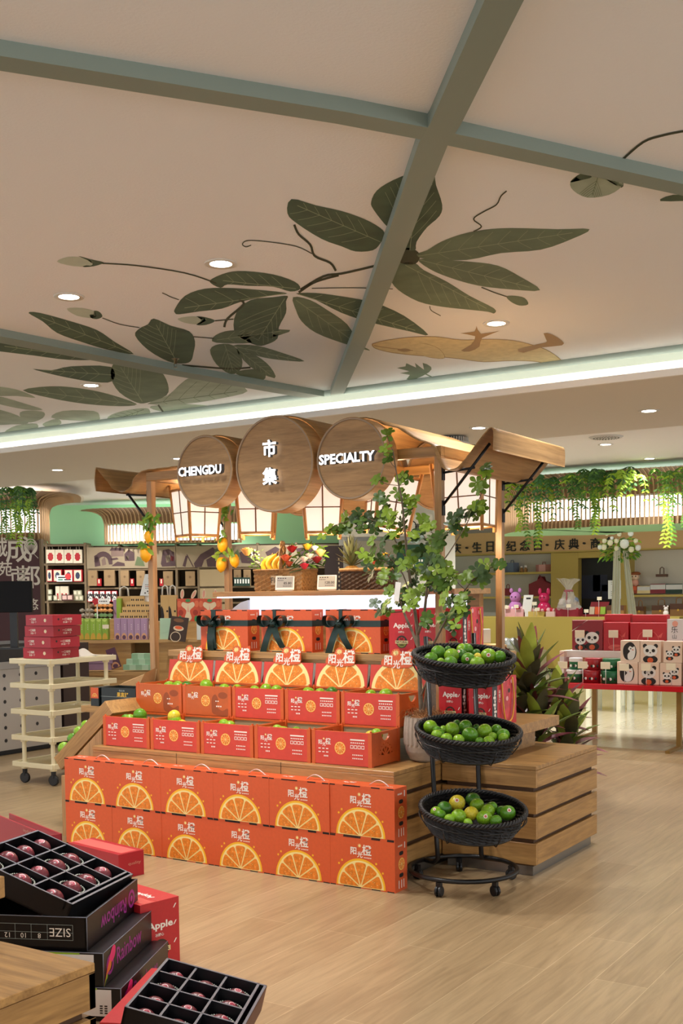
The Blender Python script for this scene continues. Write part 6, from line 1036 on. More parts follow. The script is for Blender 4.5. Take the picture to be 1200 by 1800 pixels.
P = pY(917, 1082, YC+.1); P.z = 1.0; k = MB(); w = 22*20.2/FP; h = pY(917, 1046, YC+.1).z-1; k.shape([[(0, .08), (w*.8, .08), (w, h), (w*.2, h)]], WHITE, FX(0, 0, 0), .02); k.box(w*.3, w*.6, -.02, .06, 0, .1, WHITE); k.rect(w*.4, h*.8, w*.8, h*.88, PTXT, FX(0, -.0105, 0), .001); o = k.build('display_card'); o.location = P; tag(o, 'slanted white display card between the two toys on the olive counter', 'card')
GP = [(883, 919, 1070, mat('pack_rose', (226, 168, 170), .5), 'pink'), (928, 955, 1074, mat('pack_straw', (206, 178, 96), .5), 'straw yellow'), (959, 974, 1074, mat('pack_blush', (224, 190, 180), .5), 'blush')]
for x0, x1, y0, c1, nm in GP:
    o = box_y('gift_tray', '%s gift tray of small treats on the olive counter' % nm, 'gift tray', x0, y0, x1, 1083, YC+.05, .2, c1); o.location.z = 1.0
    for i in range(5):
        x = x0+2+(x1-x0-4)*i/4; r = .035+.01*(i % 2); k = MB(); k.ball((0, 0, 0), r, (mat('treat_red', (190, 40, 50), .4), mat('treat_pink', (232, 180, 184), .4), mat('treat_white', (236, 226, 216), .4))[i % 3], 8); b = k.build('wrapped_treat'); b.location = pY(x, y0-1, YC+.15); b.location.z = 1.0+o.dimensions.z+r*.6 if o.dimensions.z else b.location.z; tag(b, '%s round treat in the %s gift tray' % (nth(i, 5), nm), 'treat', 'treats on the olive counter')
for i, (x, y) in enumerate(((885, 1064), (903, 1063), (935, 1058), (940, 1068), (995, 1062), (1049, 1049), (1026, 1071))): o = box_y('price_card', 'cream price card on a stem, %s along the olive counter' % nth(i, 7), 'price card', x, y, x+8, y+6, YC+.0, .004, mat('card_cream', (240, 228, 200), .6), 'price cards on the olive counter'); k = MB(); k.tube([(.03, .002, 0), (.03, .002, 1.0-o.location.z)], .003, WHITE, 4); k.build('card_stem', o)
# cellophane hamper
P = pY(999, 1082, YC+.2); P.z = 1.0; t = thing('gift_hamper', 'cellophane wrapped hamper with a red base and ribbon on the olive counter', 'hamper', P); u = 20.3/FP
CELLO = mat('cellophane', (226, 222, 214), .12, alpha=.38, spec=.8); m = MB(); m.box(-21*u, 21*u, -.1, .14, 0, 15*u, mat('hamper_red', (150, 36, 54), .5)); m.build('base_box', t); m = MB(); random.seed(3)
m.lathe([((23+random.uniform(-2, 2))*u*(1-.72*s**1.3), 12*u+33*u*s) for s in [k/8 for k in range(9)]]+[(5*u, 48*u), (10*u, 56*u), (21*u, 66*u)], CELLO, 22, None, False, False)
for i, v in enumerate(m.v): m.v[i] = (v[0]*(1+random.uniform(-.1, .1)), v[1]*.7, v[2]+random.uniform(-.02, .02))
m.build('cellophane_wrap', t); m = MB(); m.tube([(0, -.12, 15*u), (0, -.09, 40*u), (-.02, -.1, 46*u)], .014, mat('hamper_ribbon', (170, 90, 100), .5), 5); m.tube([(7*u*cos(a), 5*u*sin(a), 45*u) for a in [2*pi*k/12 for k in range(12)]], .02, mat('hamper_ribbon', (170, 90, 100), .5), 5, True); m.build('ribbon', t); m = MB(); [m.ball((random.uniform(-15, 15)*u, 0, random.uniform(18, 30)*u), 5*u, (BLG, mat('treat_white', (236, 226, 216)), HONEY)[k % 3], 8) for k in range(9)]; m.build('packed_goods', t)
P = pY(1043, 1083, YC+.1); P.z = 1.0; t = thing('open_gift_box', 'open wine red gift box with colourful packs on the olive counter', 'gift box', P); m = MB(); m.box(-.2, .2, -.02, .2, 0, .04, WINE); m.add([(-.17, .18, .03), (.17, .18, .03), (.2, .26, .26), (-.14, .26, .26)], [(0, 1, 2, 3)], WINE); m.build('box', t); m = MB(); [m.box(-.13+.1*i, -.04+.1*i, .12, .17, .05, .2, c_, Matrix.Rotation(-.2, 4, 'X')) for i, c_ in enumerate((mat('pack_buff', (206, 190, 160)), ORANGE, GRN))]; m.build('packs', t)
for i in range(5): m = MB(); m.ball((0, 0, 0), .12, mat('silver_foil', (206, 208, 208), .25, .6, noise=.2, scale=20), 10, (1, .6, 1)); o = m.build('foil_gift_pack'); o.location = pY(889+12*i, 1132, YC-.2); tag(o, 'silver foil pack, %s on the stand before the olive counter' % nth(i, 5), 'gift pack', 'silver packs'); 
m = MB(); z = pY(913, 1142, YC-.2).z; m.box(pY(876, 1142, YC-.3).x, pY(950, 1142, YC-.3).x, YC-.35, YC-.03, 0, z, mat('stand_beige', (170, 160, 130), .6)); tag(m.build('low_stand'), 'low beige stand holding silver packs before the olive counter', 'stand')
# flower stand with drape
P = pF(1088, 962, 16.5); t = thing('flower_stand', 'white and green flower arrangement on a stand draped with pale cloth', 'flower stand', (P.x, P.y, 0)); z0 = P.z; m = MB(); u = 16.5/FP
m.tube([(0, 0, 0), (0, 0, z0)], .02, WHITE, 8); m.build('stand_pole', t); m = MB()
for k in range(260): a = random.uniform(0, 6.3); r = random.uniform(.05, .28); m.leaf((r*cos(a), r*.6*sin(a), z0+random.uniform(-.16, .13)), (cos(a), sin(a)-.3, random.uniform(-.9, .6)), (0, -.5, 1), .085, .045, FERN[1 + k % 2], .3, .1, 3)
m.build('foliage', t); IV = mat('bloom_ivory', (238, 232, 196), .6); WB = mat('bloom_white', (240, 240, 232), .6)
for i, (x, y, r, c_) in enumerate(((1062, 951, 4, IV), (1072, 954, 5, IV), (1083, 951, 4, IV), (1061, 962, 5, IV), (1097, 956, 8, WB), (1109, 966, 5, IV), (1117, 951, 4, IV), (1121, 963, 5, WB), (1108, 938, 5, WB), (1088, 939, 4, IV), (1066, 939, 3, IV), (1083, 964, 4, IV), (1075, 946, 3, WB), (1094, 931, 2.5, WB), (1054, 962, 4, WB))): m = MB(); Q = WM[t.name].inverted() @ pF(x, y, 16.2); rose(m, Q, r*u*1.3, c_, 2); m.ball(Q, r*u*1.05, c_, 8); m.build('bloom', t)
m = MB(); D_ = mat('drape', (238, 234, 214), .8); n = 14
for s0, x0, x1, xe0, xe1 in ((0, 1078, 1090, 1074, 1088), (1, 1094, 1103, 1104, 1119)):
    vs = []
    for j in range(n+1):
        for k in range(9): q = j/n; x = (x0+(x1-x0)*k/8)*(1-q)+(xe0+(xe1-xe0)*k/8)*q; vs.append(tuple(WM[t.name].inverted() @ pF(x, 968+115*q, 16.3+.04*sin(k*2.2))))
    m.add(vs, [(j*9+k, j*9+k+1, j*9+10+k, j*9+9+k) for j in range(n) for k in range(8)], D_, None, True)
m.build('drape', t)
o = bg('menu_card', 'white standing menu card beside the flower stand drape', 'menu card', 1069, 1020, 1091, 1053, 16.9, .02, WHITE, None, lambda k, M, w, h: [bars(k, M, w*.2, h*q, w*.6, h*.03, 4, mat('menu_grey', (150, 146, 140))) for q in (.2, .3, .4, .8, .9)] and None); k = MB(); k.tube([(.1, .03, 0), (.1, .03, -o.location.z)], .015, WHITE, 6); k.build('card_stand', o)
# ================================================================ red gift table
YT = 10.12; TZ = .58; TRED = mat('table_red', (196, 22, 34), .25); BRASSL = mat('table_leg_gold', (150, 118, 62), .4, .5)
x0 = pY(963, 1200, YT).x; t = thing('red_table', 'red topped table on gold legs carrying boxed sweets', 'table', (x0, YT, 0)); m = MB(); m.box(x0, x0+2.4, YT, YT+.95, TZ-.05, TZ, TRED); m.build('table_top', t, True, .003)
for x in (pY(1004, 1280, YT+.15).x, pY(1195, 1300, YT+.15).x):
    m = MB()
    for y in (YT+.12, YT+.8): m.box(x-.022, x+.022, y-.02, y+.02, 0, TZ-.05, BRASSL)
    m.box(x-.02, x+.02, YT-.25, YT+.8, 0, .025, BRASSL); m.build('leg_frame', t, True)
def gift(name, label, cat, x0, y0, x1, y1, Y, dep, mt, group=None, paint=None, z=None):
    o = box_y(name, label, cat, x0, y0, x1, y1, Y, dep, mt, group, paint, .004)
    if z is not None: o.location.z = z
    return o
PKW = mat('panda_box_cream', (232, 206, 184), .5)
def panda(k, M, w, h, cx=.5, cy=.55, s=1):
    T = lambda e: M @ Matrix.Translation((0, 0, .001*e)); q = min(w, h)*s; X, Y_ = w*cx, h*cy
    for a in (-1, 1): k.poly(arc(X+a*q*.26, Y_+q*.22, q*.11, 0, 2*pi, 10), PAND, T(1))
    k.poly(arc(X, Y_, q*.34, 0, 2*pi, 18, q*.28), WHITE, T(2)); k.poly(arc(X, Y_-q*.42, q*.36, 0, 2*pi, 16, q*.2), PAND, T(1.5)); k.poly(arc(X, Y_-q*.46, q*.15, 0, 2*pi, 10, q*.13), ORANGE, T(3))
    for a in (-1, 1): k.poly(arc(X+a*q*.15, Y_+q*.0, q*.085, 0, 2*pi, 10), PAND, T(3))
    k.poly(arc(X, Y_-q*.1, q*.035, 0, 2*pi, 8), PAND, T(3))
def penguin(k, M, w, h):
    T = lambda e: M @ Matrix.Translation((0, 0, .001*e)); k.poly(smooth_loop([(w*.3, h*.12), (w*.14, h*.4), (w*.2, h*.75), (w*.5, h*.93), (w*.74, h*.78), (w*.84, h*.45), (w*.7, h*.14)], 3), PAND, T(1)); k.poly(smooth_loop([(w*.42, h*.12), (w*.38, h*.35), (w*.5, h*.5), (w*.4, h*.6), (w*.5, h*.74), (w*.62, h*.68), (w*.74, h*.72), (w*.78, h*.45), (w*.68, h*.16)], 3), WHITE, T(2)); k.poly([(w*.6, h*.6), (w*.72, h*.57), (w*.62, h*.54)], ORANGE, T(3)); k.poly(arc(w*.54, h*.62, w*.035, 0, 2*pi, 8), PAND, T(3))
def twin(k, M, w, h): panda(k, M, w, h, .34, .42, .55); panda(k, M, w, h, .68, .62, .58)
Bz = TZ+.001; hb = pY(1084, 1165, YT+.1).z-pY(1084, 1203, YT+.1).z
for i, (xa, xb, pt, nm) in enumerate(((1084, 1120.5, penguin, 'a penguin'), (1121.5, 1158, panda, 'one panda'), (1159, 1197, twin, 'two pandas'))): gift('animal_tin', 'cream tin printed with %s in the lower row on the red table' % nm, 'tin', xa, 1165, xb, 1203, YT+.1, .12, PKW, 'animal tins', pt, Bz)
for i, (xa, xb, pt, nm) in enumerate(((1090, 1124, penguin, 'a penguin'), (1124.5, 1161, panda, 'one panda'), (1165, 1199, twin, 'two pandas'))): gift('animal_tin', 'cream tin printed with %s in the upper row on the red table' % nm, 'tin', xa, 1127, xb, 1164.5, YT+.12, .12, PKW, 'animal tins', pt, Bz+hb+.001)
for i in range(2): gift('animal_tin', 'cream tin at the right edge of the picture, %s row' % ('lower', 'upper')[i], 'tin', 1200, 1165, 1236, 1203, YT+.1, .12, PKW, 'animal tins', panda, Bz+i*(hb+.001))
TG = mat('tin_green', (24, 104, 62), .35); TR = mat('tin_red', (160, 26, 36), .35); TWH = mat('tin_white', (226, 222, 220), .35)
def tin(label, xa, xb, ya, yb, Y, c1, z):
    a = pY(xa, yb, Y); b = pY(xb, ya, Y); r = (b.x-a.x)/2*.98; h = b.z-a.z; t = thing('round_tin', label, 'tin', ((a.x+b.x)/2, Y+r, z), 0, 'round tins on the red table'); k = MB(); k.lathe([(.0001, 0), (r*.97, 0), (r*.97, h*.7)], c1 if c1 is not TWH else TG, 24, None, True, False); M = FX(0, -r*.975, 0); [k.ball((r*.975*sin(a_), -r*.975*cos(a_), h*.35), h*.12, WHITE if j % 2 else PAND, 6, (1, .4, 1)) for j, a_ in enumerate((-.7, -.45, .1, .3, .75))]; k.build('tin_body', t); k = MB(); k.lathe([(r, h*.68), (r, h*.96), (r*.96, h), (.0001, h)], TWH if c1 is TWH else c1, 24, None, True, False); k.build('tin_lid', t); return h
h1 = [tin('%s round tin in the lower row at the left of the red table' % nm, xa, xb, 1180, 1200.5, YT+.08, c1, Bz) for xa, xb, c1, nm in ((990, 1019, TWH, 'white lidded green'), (1020, 1050, TR, 'red'), (1051, 1084, TG, 'dark green'))][0]
for xa, xb, c1, nm in ((996, 1019, TWH, 'white lidded green'), (1023, 1053, TR, 'red'), (1054, 1085, TG, 'dark green')): tin('%s round tin in the upper row at the left of the red table' % nm, xa, xb, 1160, 1180, YT+.12, c1, Bz+h1+.001)
for r_ in range(5): gift('flat_pack', 'thin flat carton, %s in the narrow stack at the left end of the red table' % ('bottom', 'second', 'third', 'fourth', 'top')[r_], 'carton', 983, 1190, 991, 1200, YT+.35, .2, (PKW, TWH, TR, TWH, PKW)[r_], 'narrow stack of flat cartons', None, Bz+.057*r_)
zb = pY(1040, 1156, YT+.42).z; zt = pY(1040, 1144, YT+.42).z; t = thing('display_board', 'white raised board behind the tins on the red table', 'display riser', (x0+.2, YT+.42, TZ)); m = MB(); xr = x0+2.3; m.box(pY(993, 1150, YT+.42).x, xr, YT+.42, YT+.9, zb, zt, WHITE); m.build('board', t, True, .002)
for x in (pY(1004, 1170, YT+.5).x, pY(1095, 1170, YT+.5).x, xr-.06): m = MB(); m.box(x-.02, x+.02, YT+.5, YT+.85, TZ, zb, MAPLE); m.build('support_leg', t, True)
GRED = mat('gift_red', (190, 34, 44), .4); GRD = mat('gift_dark_red', (140, 22, 32), .4); GLINE = mat('gift_pinkline', (222, 96, 90), .5)
def plum_art(k, M, w, h):
    T = M @ Matrix.Translation((0, 0, .001)); k.shape([arc(w*.5, h*.36, w*.3, 0, 2*pi, 24)[:-1], arc(w*.5, h*.36, w*.285, 0, 2*pi, 24)[:-1]], GLINE, T); k.poly(arc(w*.5, h*.12, w*.3, 0, 2*pi, 20, h*.1), GLINE, T); k.poly([(w*.74, h*.5), (w*.9, h*.66), (w*.86, h*.48)], GLINE, T)
def pandas_red(k, M, w, h): panda(k, M, w, h, .28, .34, .55); panda(k, M, w, h, .66, .42, .68); k.poly([(0, h*.62), (w*.5, h), (w*.53, h), (0, h*.65)], mat('ribbon_white', (226, 206, 200)), M @ Matrix.Translation((0, 0, .004)))
gift('sweets_box', 'dark red gift box with two pandas on the white board', 'gift box', 1005, 1091, 1059, 1143.5, YT+.5, .1, GRD, None, pandas_red, zt); gift('sweets_box', 'narrow red gift box with a line drawn fruit, right of the panda box', 'gift box', 1060, 1094, 1103.5, 1143.5, YT+.5, .1, GRED, None, plum_art, zt); gift('sweets_box', 'wide red gift box with a line drawn fruit on the white board', 'gift box', 1107, 1094, 1171, 1143.5, YT+.5, .1, GRED, None, plum_art, zt)
gift('sweets_box', 'red gift box standing behind the narrow fruit box', 'gift box', 1062, 1081, 1107, 1143.5, YT+.64, .1, GRED, None, None, zt); gift('sweets_box', 'red gift box standing behind the wide fruit box', 'gift box', 1111, 1081, 1172, 1143.5, YT+.64, .1, GRED, None, None, zt)
gift('brush_art_box', 'white gift box with brush characters and a painted flower at the right edge', 'gift box', 1172, 1086, 1216, 1143.5, YT+.46, .1, TWH, None, lambda k, M, w, h: (k.text('乐', M @ Matrix.Translation((w*.3, h*.68, .002)), h*.2, PTXT, off=.0), k.text('山', M @ Matrix.Translation((w*.3, h*.47, .002)), h*.14, PTXT, off=0), k.text('溪', M @ Matrix.Translation((w*.27, h*.25, .002)), h*.18, PTXT, off=0), k.poly(arc(w*.32, h*.86, w*.12, 0, 2*pi, 12), BPK, M @ Matrix.Translation((0, 0, .001))), k.poly(arc(w*.8, h*.3, w*.2, 0, 2*pi, 12, h*.16), mat('art_violet', (150, 150, 190)), M @ Matrix.Translation((0, 0, .001)))), zt)
for i, (x, y) in enumerate(((1010, 1108), (1069, 1108), (1129, 1107))): o = gift('price_card', 'cream price card on a stem before the red boxes, %s of three' % nth(i, 3), 'price card', x, y, x+17, y+13, YT+.47, .004, mat('card_cream', (240, 228, 200), .6), 'price cards before the red boxes'); k = MB(); k.tube([(.05, .003, 0), (.05, .003, zt-o.location.z)], .003, WHITE, 4); k.build('card_stem', o)
for i, (x, y) in enumerate(((980, 1163), (1015, 1163), (1055, 1164), (1088, 1167), (1126, 1167), (1170, 1166))): o = gift('price_card', 'cream price card on a stem before the tins, %s of six' % nth(i, 6), 'price card', x, y, x+17, y+12, YT+.04, .004, mat('card_cream', (240, 228, 200), .6), 'price cards before the tins'); k = MB(); k.tube([(.05, .003, 0), (.05, .003, TZ-o.location.z)], .003, WHITE, 4); k.build('card_stem', o)
for i, (px, py, w, h) in enumerate(((1035, 1250, .42, .42), (1095, 1240, .4, .38))):
    P = pz(px, py, 0); t = thing('white_stool', 'low pale stool under the red table, %s one' % ('left', 'right')[i], 'stool', P); m = MB(); m.box(-.05, w, -.05, w, h-.03, h, mat('stool_cream', (222, 222, 196), .5)); m.build('seat', t)
    for x in (-.03, w-.07):
        for y in (-.03, w-.07): m = MB(); m.box(x, x+.05, y, y+.05, 0, h-.03, mat('stool_cream', (222, 222, 196), .5)); m.build('leg', t)
# ================================================================ red-leaved dracaenas behind the stall
DR = [mat('dracaena_purple', (134, 64, 76), .35, noise=.25, scale=8), mat('dracaena_green', (116, 140, 60), .35, noise=.25, scale=8), mat('dracaena_dark', (84, 78, 56), .35, noise=.25, scale=8), mat('dracaena_lime', (172, 184, 76), .35, noise=.2, scale=8)]
for nm, px, py, D_, heads, sp in (('tall red and green leaved dracaena behind the shelf slab', 930, 1300, 7.35, ((.0, .52, .90, 34), (-.06, .6, .72, 26), (.07, .55, .58, 22)), .33), ('shorter red and green leaved dracaena right of the taller one', 980, 1300, 7.7, ((.0, .5, .66, 28), (.09, .5, .52, 24), (.06, .4, .36, 18)), .30)):
    P = pD(px, py, D_); t = thing('dracaena', nm, 'plant', (P.x, P.y, 0)); m = MB(); m.lathe([(.0001, 0), (.11, 0), (.14, .26), (.12, .26), (.12, .23), (.0001, .23)], POT, 20); m.build('plant_pot', t); m = MB()
    for hx, hy, hz, n in heads: m.tube([(hx*.2, 0, .22), (hx, 0, hz)], .012, BARK, 6)
    m.build('stems', t); m = MB()
    for hx, hy, hz, n in heads:
        for k in range(n): a = k*2.4; q = k/n; d = Vector((cos(a)*(1.05-.8*q), sin(a)*(1.05-.8*q), .35+1.1*q)); m.leaf((hx, 0, hz-.16+.2*q), d, (-cos(a)*.5, -sin(a)*.5, 1), sp*random.uniform(.7, 1.05), .092, DR[(k*5) % 4 if q > .4 else (0, 2, 1)[k % 3]], .28*(1.1-q), .3, 6)
    m.build('leaves', t)
# ================================================================ shop fronts between the stall posts
DKP = mat('dark_poster', (46, 32, 30), .5); GPO = mat('green_poster', (18, 74, 52), .5); DM = 17.4
bg('shop_sign', 'pale sign board with black characters behind the potted tree', 'sign', 598, 903, 760, 944, DM, .1, OFFW, None, lambda k, M, w, h: [k.text(c_, M @ Matrix.Translation((w*x, h*y, .002)), h*s, CHB, off=.02) for c_, x, y, s in (('南', .06, .40, .42), ('台', .20, .40, .36), ('月', .33, .44, .40), ('南', .84, .42, .3), ('山', .93, .42, .3))] and k.shape([arc(w*.76, h*.42, h*.3, 0, 2*pi, 24)[:-1], arc(w*.76, h*.42, h*.25, 0, 2*pi, 24)[:-1]], CHB, M @ Matrix.Translation((0, 0, .002))) and None)
bg('dark_banner', 'tall dark brown banner with a vertical line of writing left of the pineapple', 'banner', 571, 959, 603, 1046, DM, .03, DKP, None, lambda k, M, w, h: [bars(k, M, w*.72, h*(.1+.09*i), w*.12, h*.04, 1, mat('banner_text', (170, 150, 120))) for i in range(8)] and None)
bg('green_poster', 'dark green poster with rows of white writing behind the tree', 'poster', 698, 957, 750, 1001, DM, .03, GPO, None, lambda k, M, w, h: [bars(k, M, w*.3, h*(.15+.2*i), w*.6, h*.09, 6) for i in range(4)] and None)
bg('menu_wall', 'pale menu panel behind the tree between the posters', 'panel', 606, 950, 696, 1100, DM, .05, mat('menu_panel', (150, 144, 128), .6))
WBX = mat('white_gift_box', (230, 226, 216), .5)
for i, (xa, ya, xb, yb) in enumerate(((824, 1073, 846, 1108), (824, 1036, 846, 1072), (806, 1086, 823, 1108))): bg('white_carton', 'white gift carton right of the apple bags, %s' % ('lower one of the pair', 'upper one of the pair', 'smaller one beside the pair')[i], 'carton', xa, ya, xb, yb, 11.8, .2, WBX, None, lambda k, M, w, h: k.poly(arc(w*.6, h*.6, w*.12, 0, 2*pi, 10), mat('seal_grey', (190, 186, 178)), M @ Matrix.Translation((0, 0, .001))))
t = thing('maple_stand', 'maple shelf stand holding white cartons right of the apple bags', 'display table', pF(806, 1112, 11.8), YAW); q = WM[t.name].inverted(); W_ = (q @ pF(862, 1112, 11.8)).x; m = MB(); m.box(0, W_*.75, -.03, .5, -.03, .024, MAPLE); m.build('shelf', t); m = MB(); m.box(0, W_*.7, 0, .5, -pF(806, 1112, 11.8).z, -.03, MAPD); m.build('body', t); m = MB(); m.box(W_*.35, W_*1.35, -.35, .0, -pF(806, 1112, 11.8).z, -.12, MAPLE); m.build('front_step', t)
for i, (xa, ya, xb, yb, mt) in enumerate(((830, 1120, 848, 1130, PNK), (848, 1106, 862, 1130, WBX))): o = bg('small_gift_box', '%s small gift box on the front step beside the right rear post' % ('pink', 'white')[i], 'gift box', xa, ya, xb, yb, 11.55, .12, mt)
# ================================================================ foreground: platform, cartons and trays of plums
C0 = pz(167, 1692, .57); slat_block('display_platform', 'oak slatted platform in the near left corner of the picture', C0.x-1.6, C0.x, C0.y-1.3, C0.y, True, False, True)
C1 = pz(8.5, 1540, .74); m = MB(); m.box(C1.x-1.0, C1.x, C1.y-.6, C1.y, .685, .74, OAK); t = thing('display_shelf', 'corner of an oak shelf slab above the near left platform', 'display shelf', (C1.x, C1.y, .57)); m.build('slab', t, True, .002); m = MB(); m.box(C1.x-.4, C1.x-.36, C1.y-.5, C1.y-.08, .57, .685, OAK); m.build('support', t, True)
BLK = mat('plum_carton_black', (16, 16, 20), .35); BEDGE = mat('plum_carton_edge', (112, 114, 124), .4); MAG = mat('print_magenta', (156, 44, 140), .45); PINKP = mat('print_hotpink', (236, 40, 120), .45); ORGP = mat('print_orange', (230, 120, 40), .45); YELP = mat('print_lime', (150, 190, 50), .45); GREYP = mat('print_grey', (150, 160, 156)); REDP = mat('print_red', (176, 40, 26), .45); OCHP = mat('print_ochre', (170, 110, 24), .45); BLUP = mat('print_blue', (74, 112, 160), .45)
def plum_side(m, M, L_, H_, flip=False):
    T = M @ Matrix.Translation((0, 0, .0006))
    if flip: T = T @ Matrix.Translation((L_, H_, 0)) @ Matrix.Rotation(pi, 4, 'Z')
    m.text('Rainbow', T @ Matrix.Translation((L_*.5, H_*.56, 0)), H_*.5, MAG, L_*.5, .012); x = L_*(.12 if not flip else .14)
    m.shape([arc(x, H_*.5, H_*.3, 0, 2*pi, 24)[:-1], arc(x, H_*.5, H_*.2, 0, 2*pi, 24)[:-1]], MAG, T); m.poly(arc(x, H_*.5, H_*.1, 0, 2*pi, 10), MAG, T)
    if not flip:
        A = smooth_loop([(.0, .0), (.05, .05), (.105, H_*.62), (.118, H_*.9), (.09, H_*.98), (.045, H_*.6)], 5); m.poly(A, PINKP, M @ Matrix.Translation((0, 0, .0012))); m.poly([(p[0]*.62, p[1]*.62) for p in A], ORGP, M @ Matrix.Translation((0, 0, .0016))); m.poly([(p[0]*.3, p[1]*.3) for p in A], YELP, M @ Matrix.Translation((0, 0, .002)))
def plum_front(m, M, W, H_, flip):
    T = M @ Matrix.Translation((0, 0, .0006))
    if flip:
        for x0, x1, y0, y1, c_ in ((-.0, .14, .0, 1, REDP), (0, .14, 0, .45, OCHP), (.14, .22, .35, 1, BLUP)): m.rect(W*(x0+.03*(y0 > .3)), H_*y0, W*x1, H_*y1, c_, T)
        for z in (.3, .52, .76): m.rect(W*.02, H_*z-.0007, W*.88, H_*z+.0007, GREYP, T, .0004)
        for x in (.1, .24, .38, .52, .66, .88): m.rect(W*x-.0007, H_*.3, W*x+.0007, H_*.76, GREYP, T, .0004)
        Tr = lambda x, y: T @ Matrix.Translation((W*x, H_*y, .0008)) @ Matrix.Rotation(pi, 4, 'Z')
        m.text('SIZE', Tr(.77, .53), H_*.26, PRINTW, off=.0)
        for s, x in (('8', .59), ('10', .45), ('12', .31), ('15', .17), ('18', .06)): m.text(s, Tr(x, .41), H_*.15, PRINTW, off=0)
    else:
        m.rect(W*.55, H_*.15, W*.92, H_*.95, WHITE, T); [bars(m, T, W*.82, H_*(.25+.07*i), W*.08, H_*.04, 2, PTXT) for i in range(4)]; m.rect(0, H_*.94, W*.8, H_, YELP, T, .0004); m.rect(W*.3, 0, W*.6, H_*.1, mat('print_green', (60, 130, 40)), T, .0004)
RZ = R(24); PLUMC = mat('plum_skin', (112, 44, 54), .3, noise=.3, scale=14); PSTK = mat('plum_sticker', (240, 224, 222), .4); PSTR = mat('plum_sticker_red', (196, 60, 84), .4); RUFF = mat('plum_ruffle', (40, 44, 38), .3); RUFH = mat('ruffle_white', (206, 214, 200), .3)
for i, (px, py, z, nm) in enumerate(((212, 1738, .118, 'lowest'), (181, 1676, .236, 'middle'), (152, 1613, .353, 'topmost'))):
    P = pz(px, py, z); H_ = .116; W = .42; L_ = .53; t = thing('plum_carton', 'black fruit carton with magenta script, %s of the stack in the near left' % nm, 'carton', (P.x, P.y, z-.1165), RZ, 'stack of black fruit cartons'); m = MB()
    if i < 2: m.box(-W, 0, 0, L_, 0, H_, BLK)
    else:
        for b in ((-W, 0, 0, .008), (-W, 0, L_-.008, L_), (-W, -W+.008, 0, L_), (-.008, 0, 0, L_)): m.box(*b, 0, H_, BLK)
        m.box(-W, 0, 0, L_, 0, .01, BLK)
    plum_side(m, FS(0, 0, 0), L_, H_, i == 2); plum_front(m, FX(-W, 0, 0), W, H_, i == 2)
    for a, b in (((-W, 0, H_), (0, 0, H_)), ((0, 0, H_), (0, L_, H_)), ((0, 0, 0), (0, 0, H_))): m.tube([a, b], .0018, BEDGE, 4)
    m.build('printed_body', t)
def plum(P, M, r, label, n, ruff, stk):
    t = thing('plum', label, 'plum', group='plums in the black trays', M=Matrix.Translation(P) @ M.to_3x3().to_4x4()); m = MB(); m.lathe([(max(1e-4, r*sin(pi*i/12)), -r*.92*cos(pi*i/12)) for i in range(13)], PLUMC, 22, None, True, False); m.build('fruit_body', t)
    F = Matrix.Rotation(stk[0], 4, 'X') @ Matrix.Rotation(stk[1], 4, 'Y'); m = MB(); m.lathe([(.0001, r*.93), (r*.34, r*.875)], PSTK, 18, F, True, False); m.lathe([(r*.14, r*.925), (r*.27, r*.905)], PSTR, 16, F, True, False); m.lathe([(.0001, r*.935), (r*.09, r*.93)], PSTR, 10, F, True, False); m.build('round_sticker', t)
    m = MB(); k_ = 30; vs = []
    for k in range(k_*2+1):
        a = pi*.0+2*pi*k/(k_*2); q = r*(1.12 if k % 2 else .98); vs += [(q*cos(a), q*sin(a), -r*.1), (q*1.06*cos(a), q*1.06*sin(a), r*(.32 if ruff else .02)+(.004 if k % 2 else -.002))]
    m.add(vs, [(2*k, 2*k+2, 2*k+3, 2*k+1) for k in range(k_*2)], RUFF)
    if ruff: [m.ball((r*1.17*cos(a), r*1.17*sin(a), r*.36), .0035, RUFH, 5) for a in [2*pi*k/k_ for k in range(k_)]]
    m.build('paper_ruffle', t)
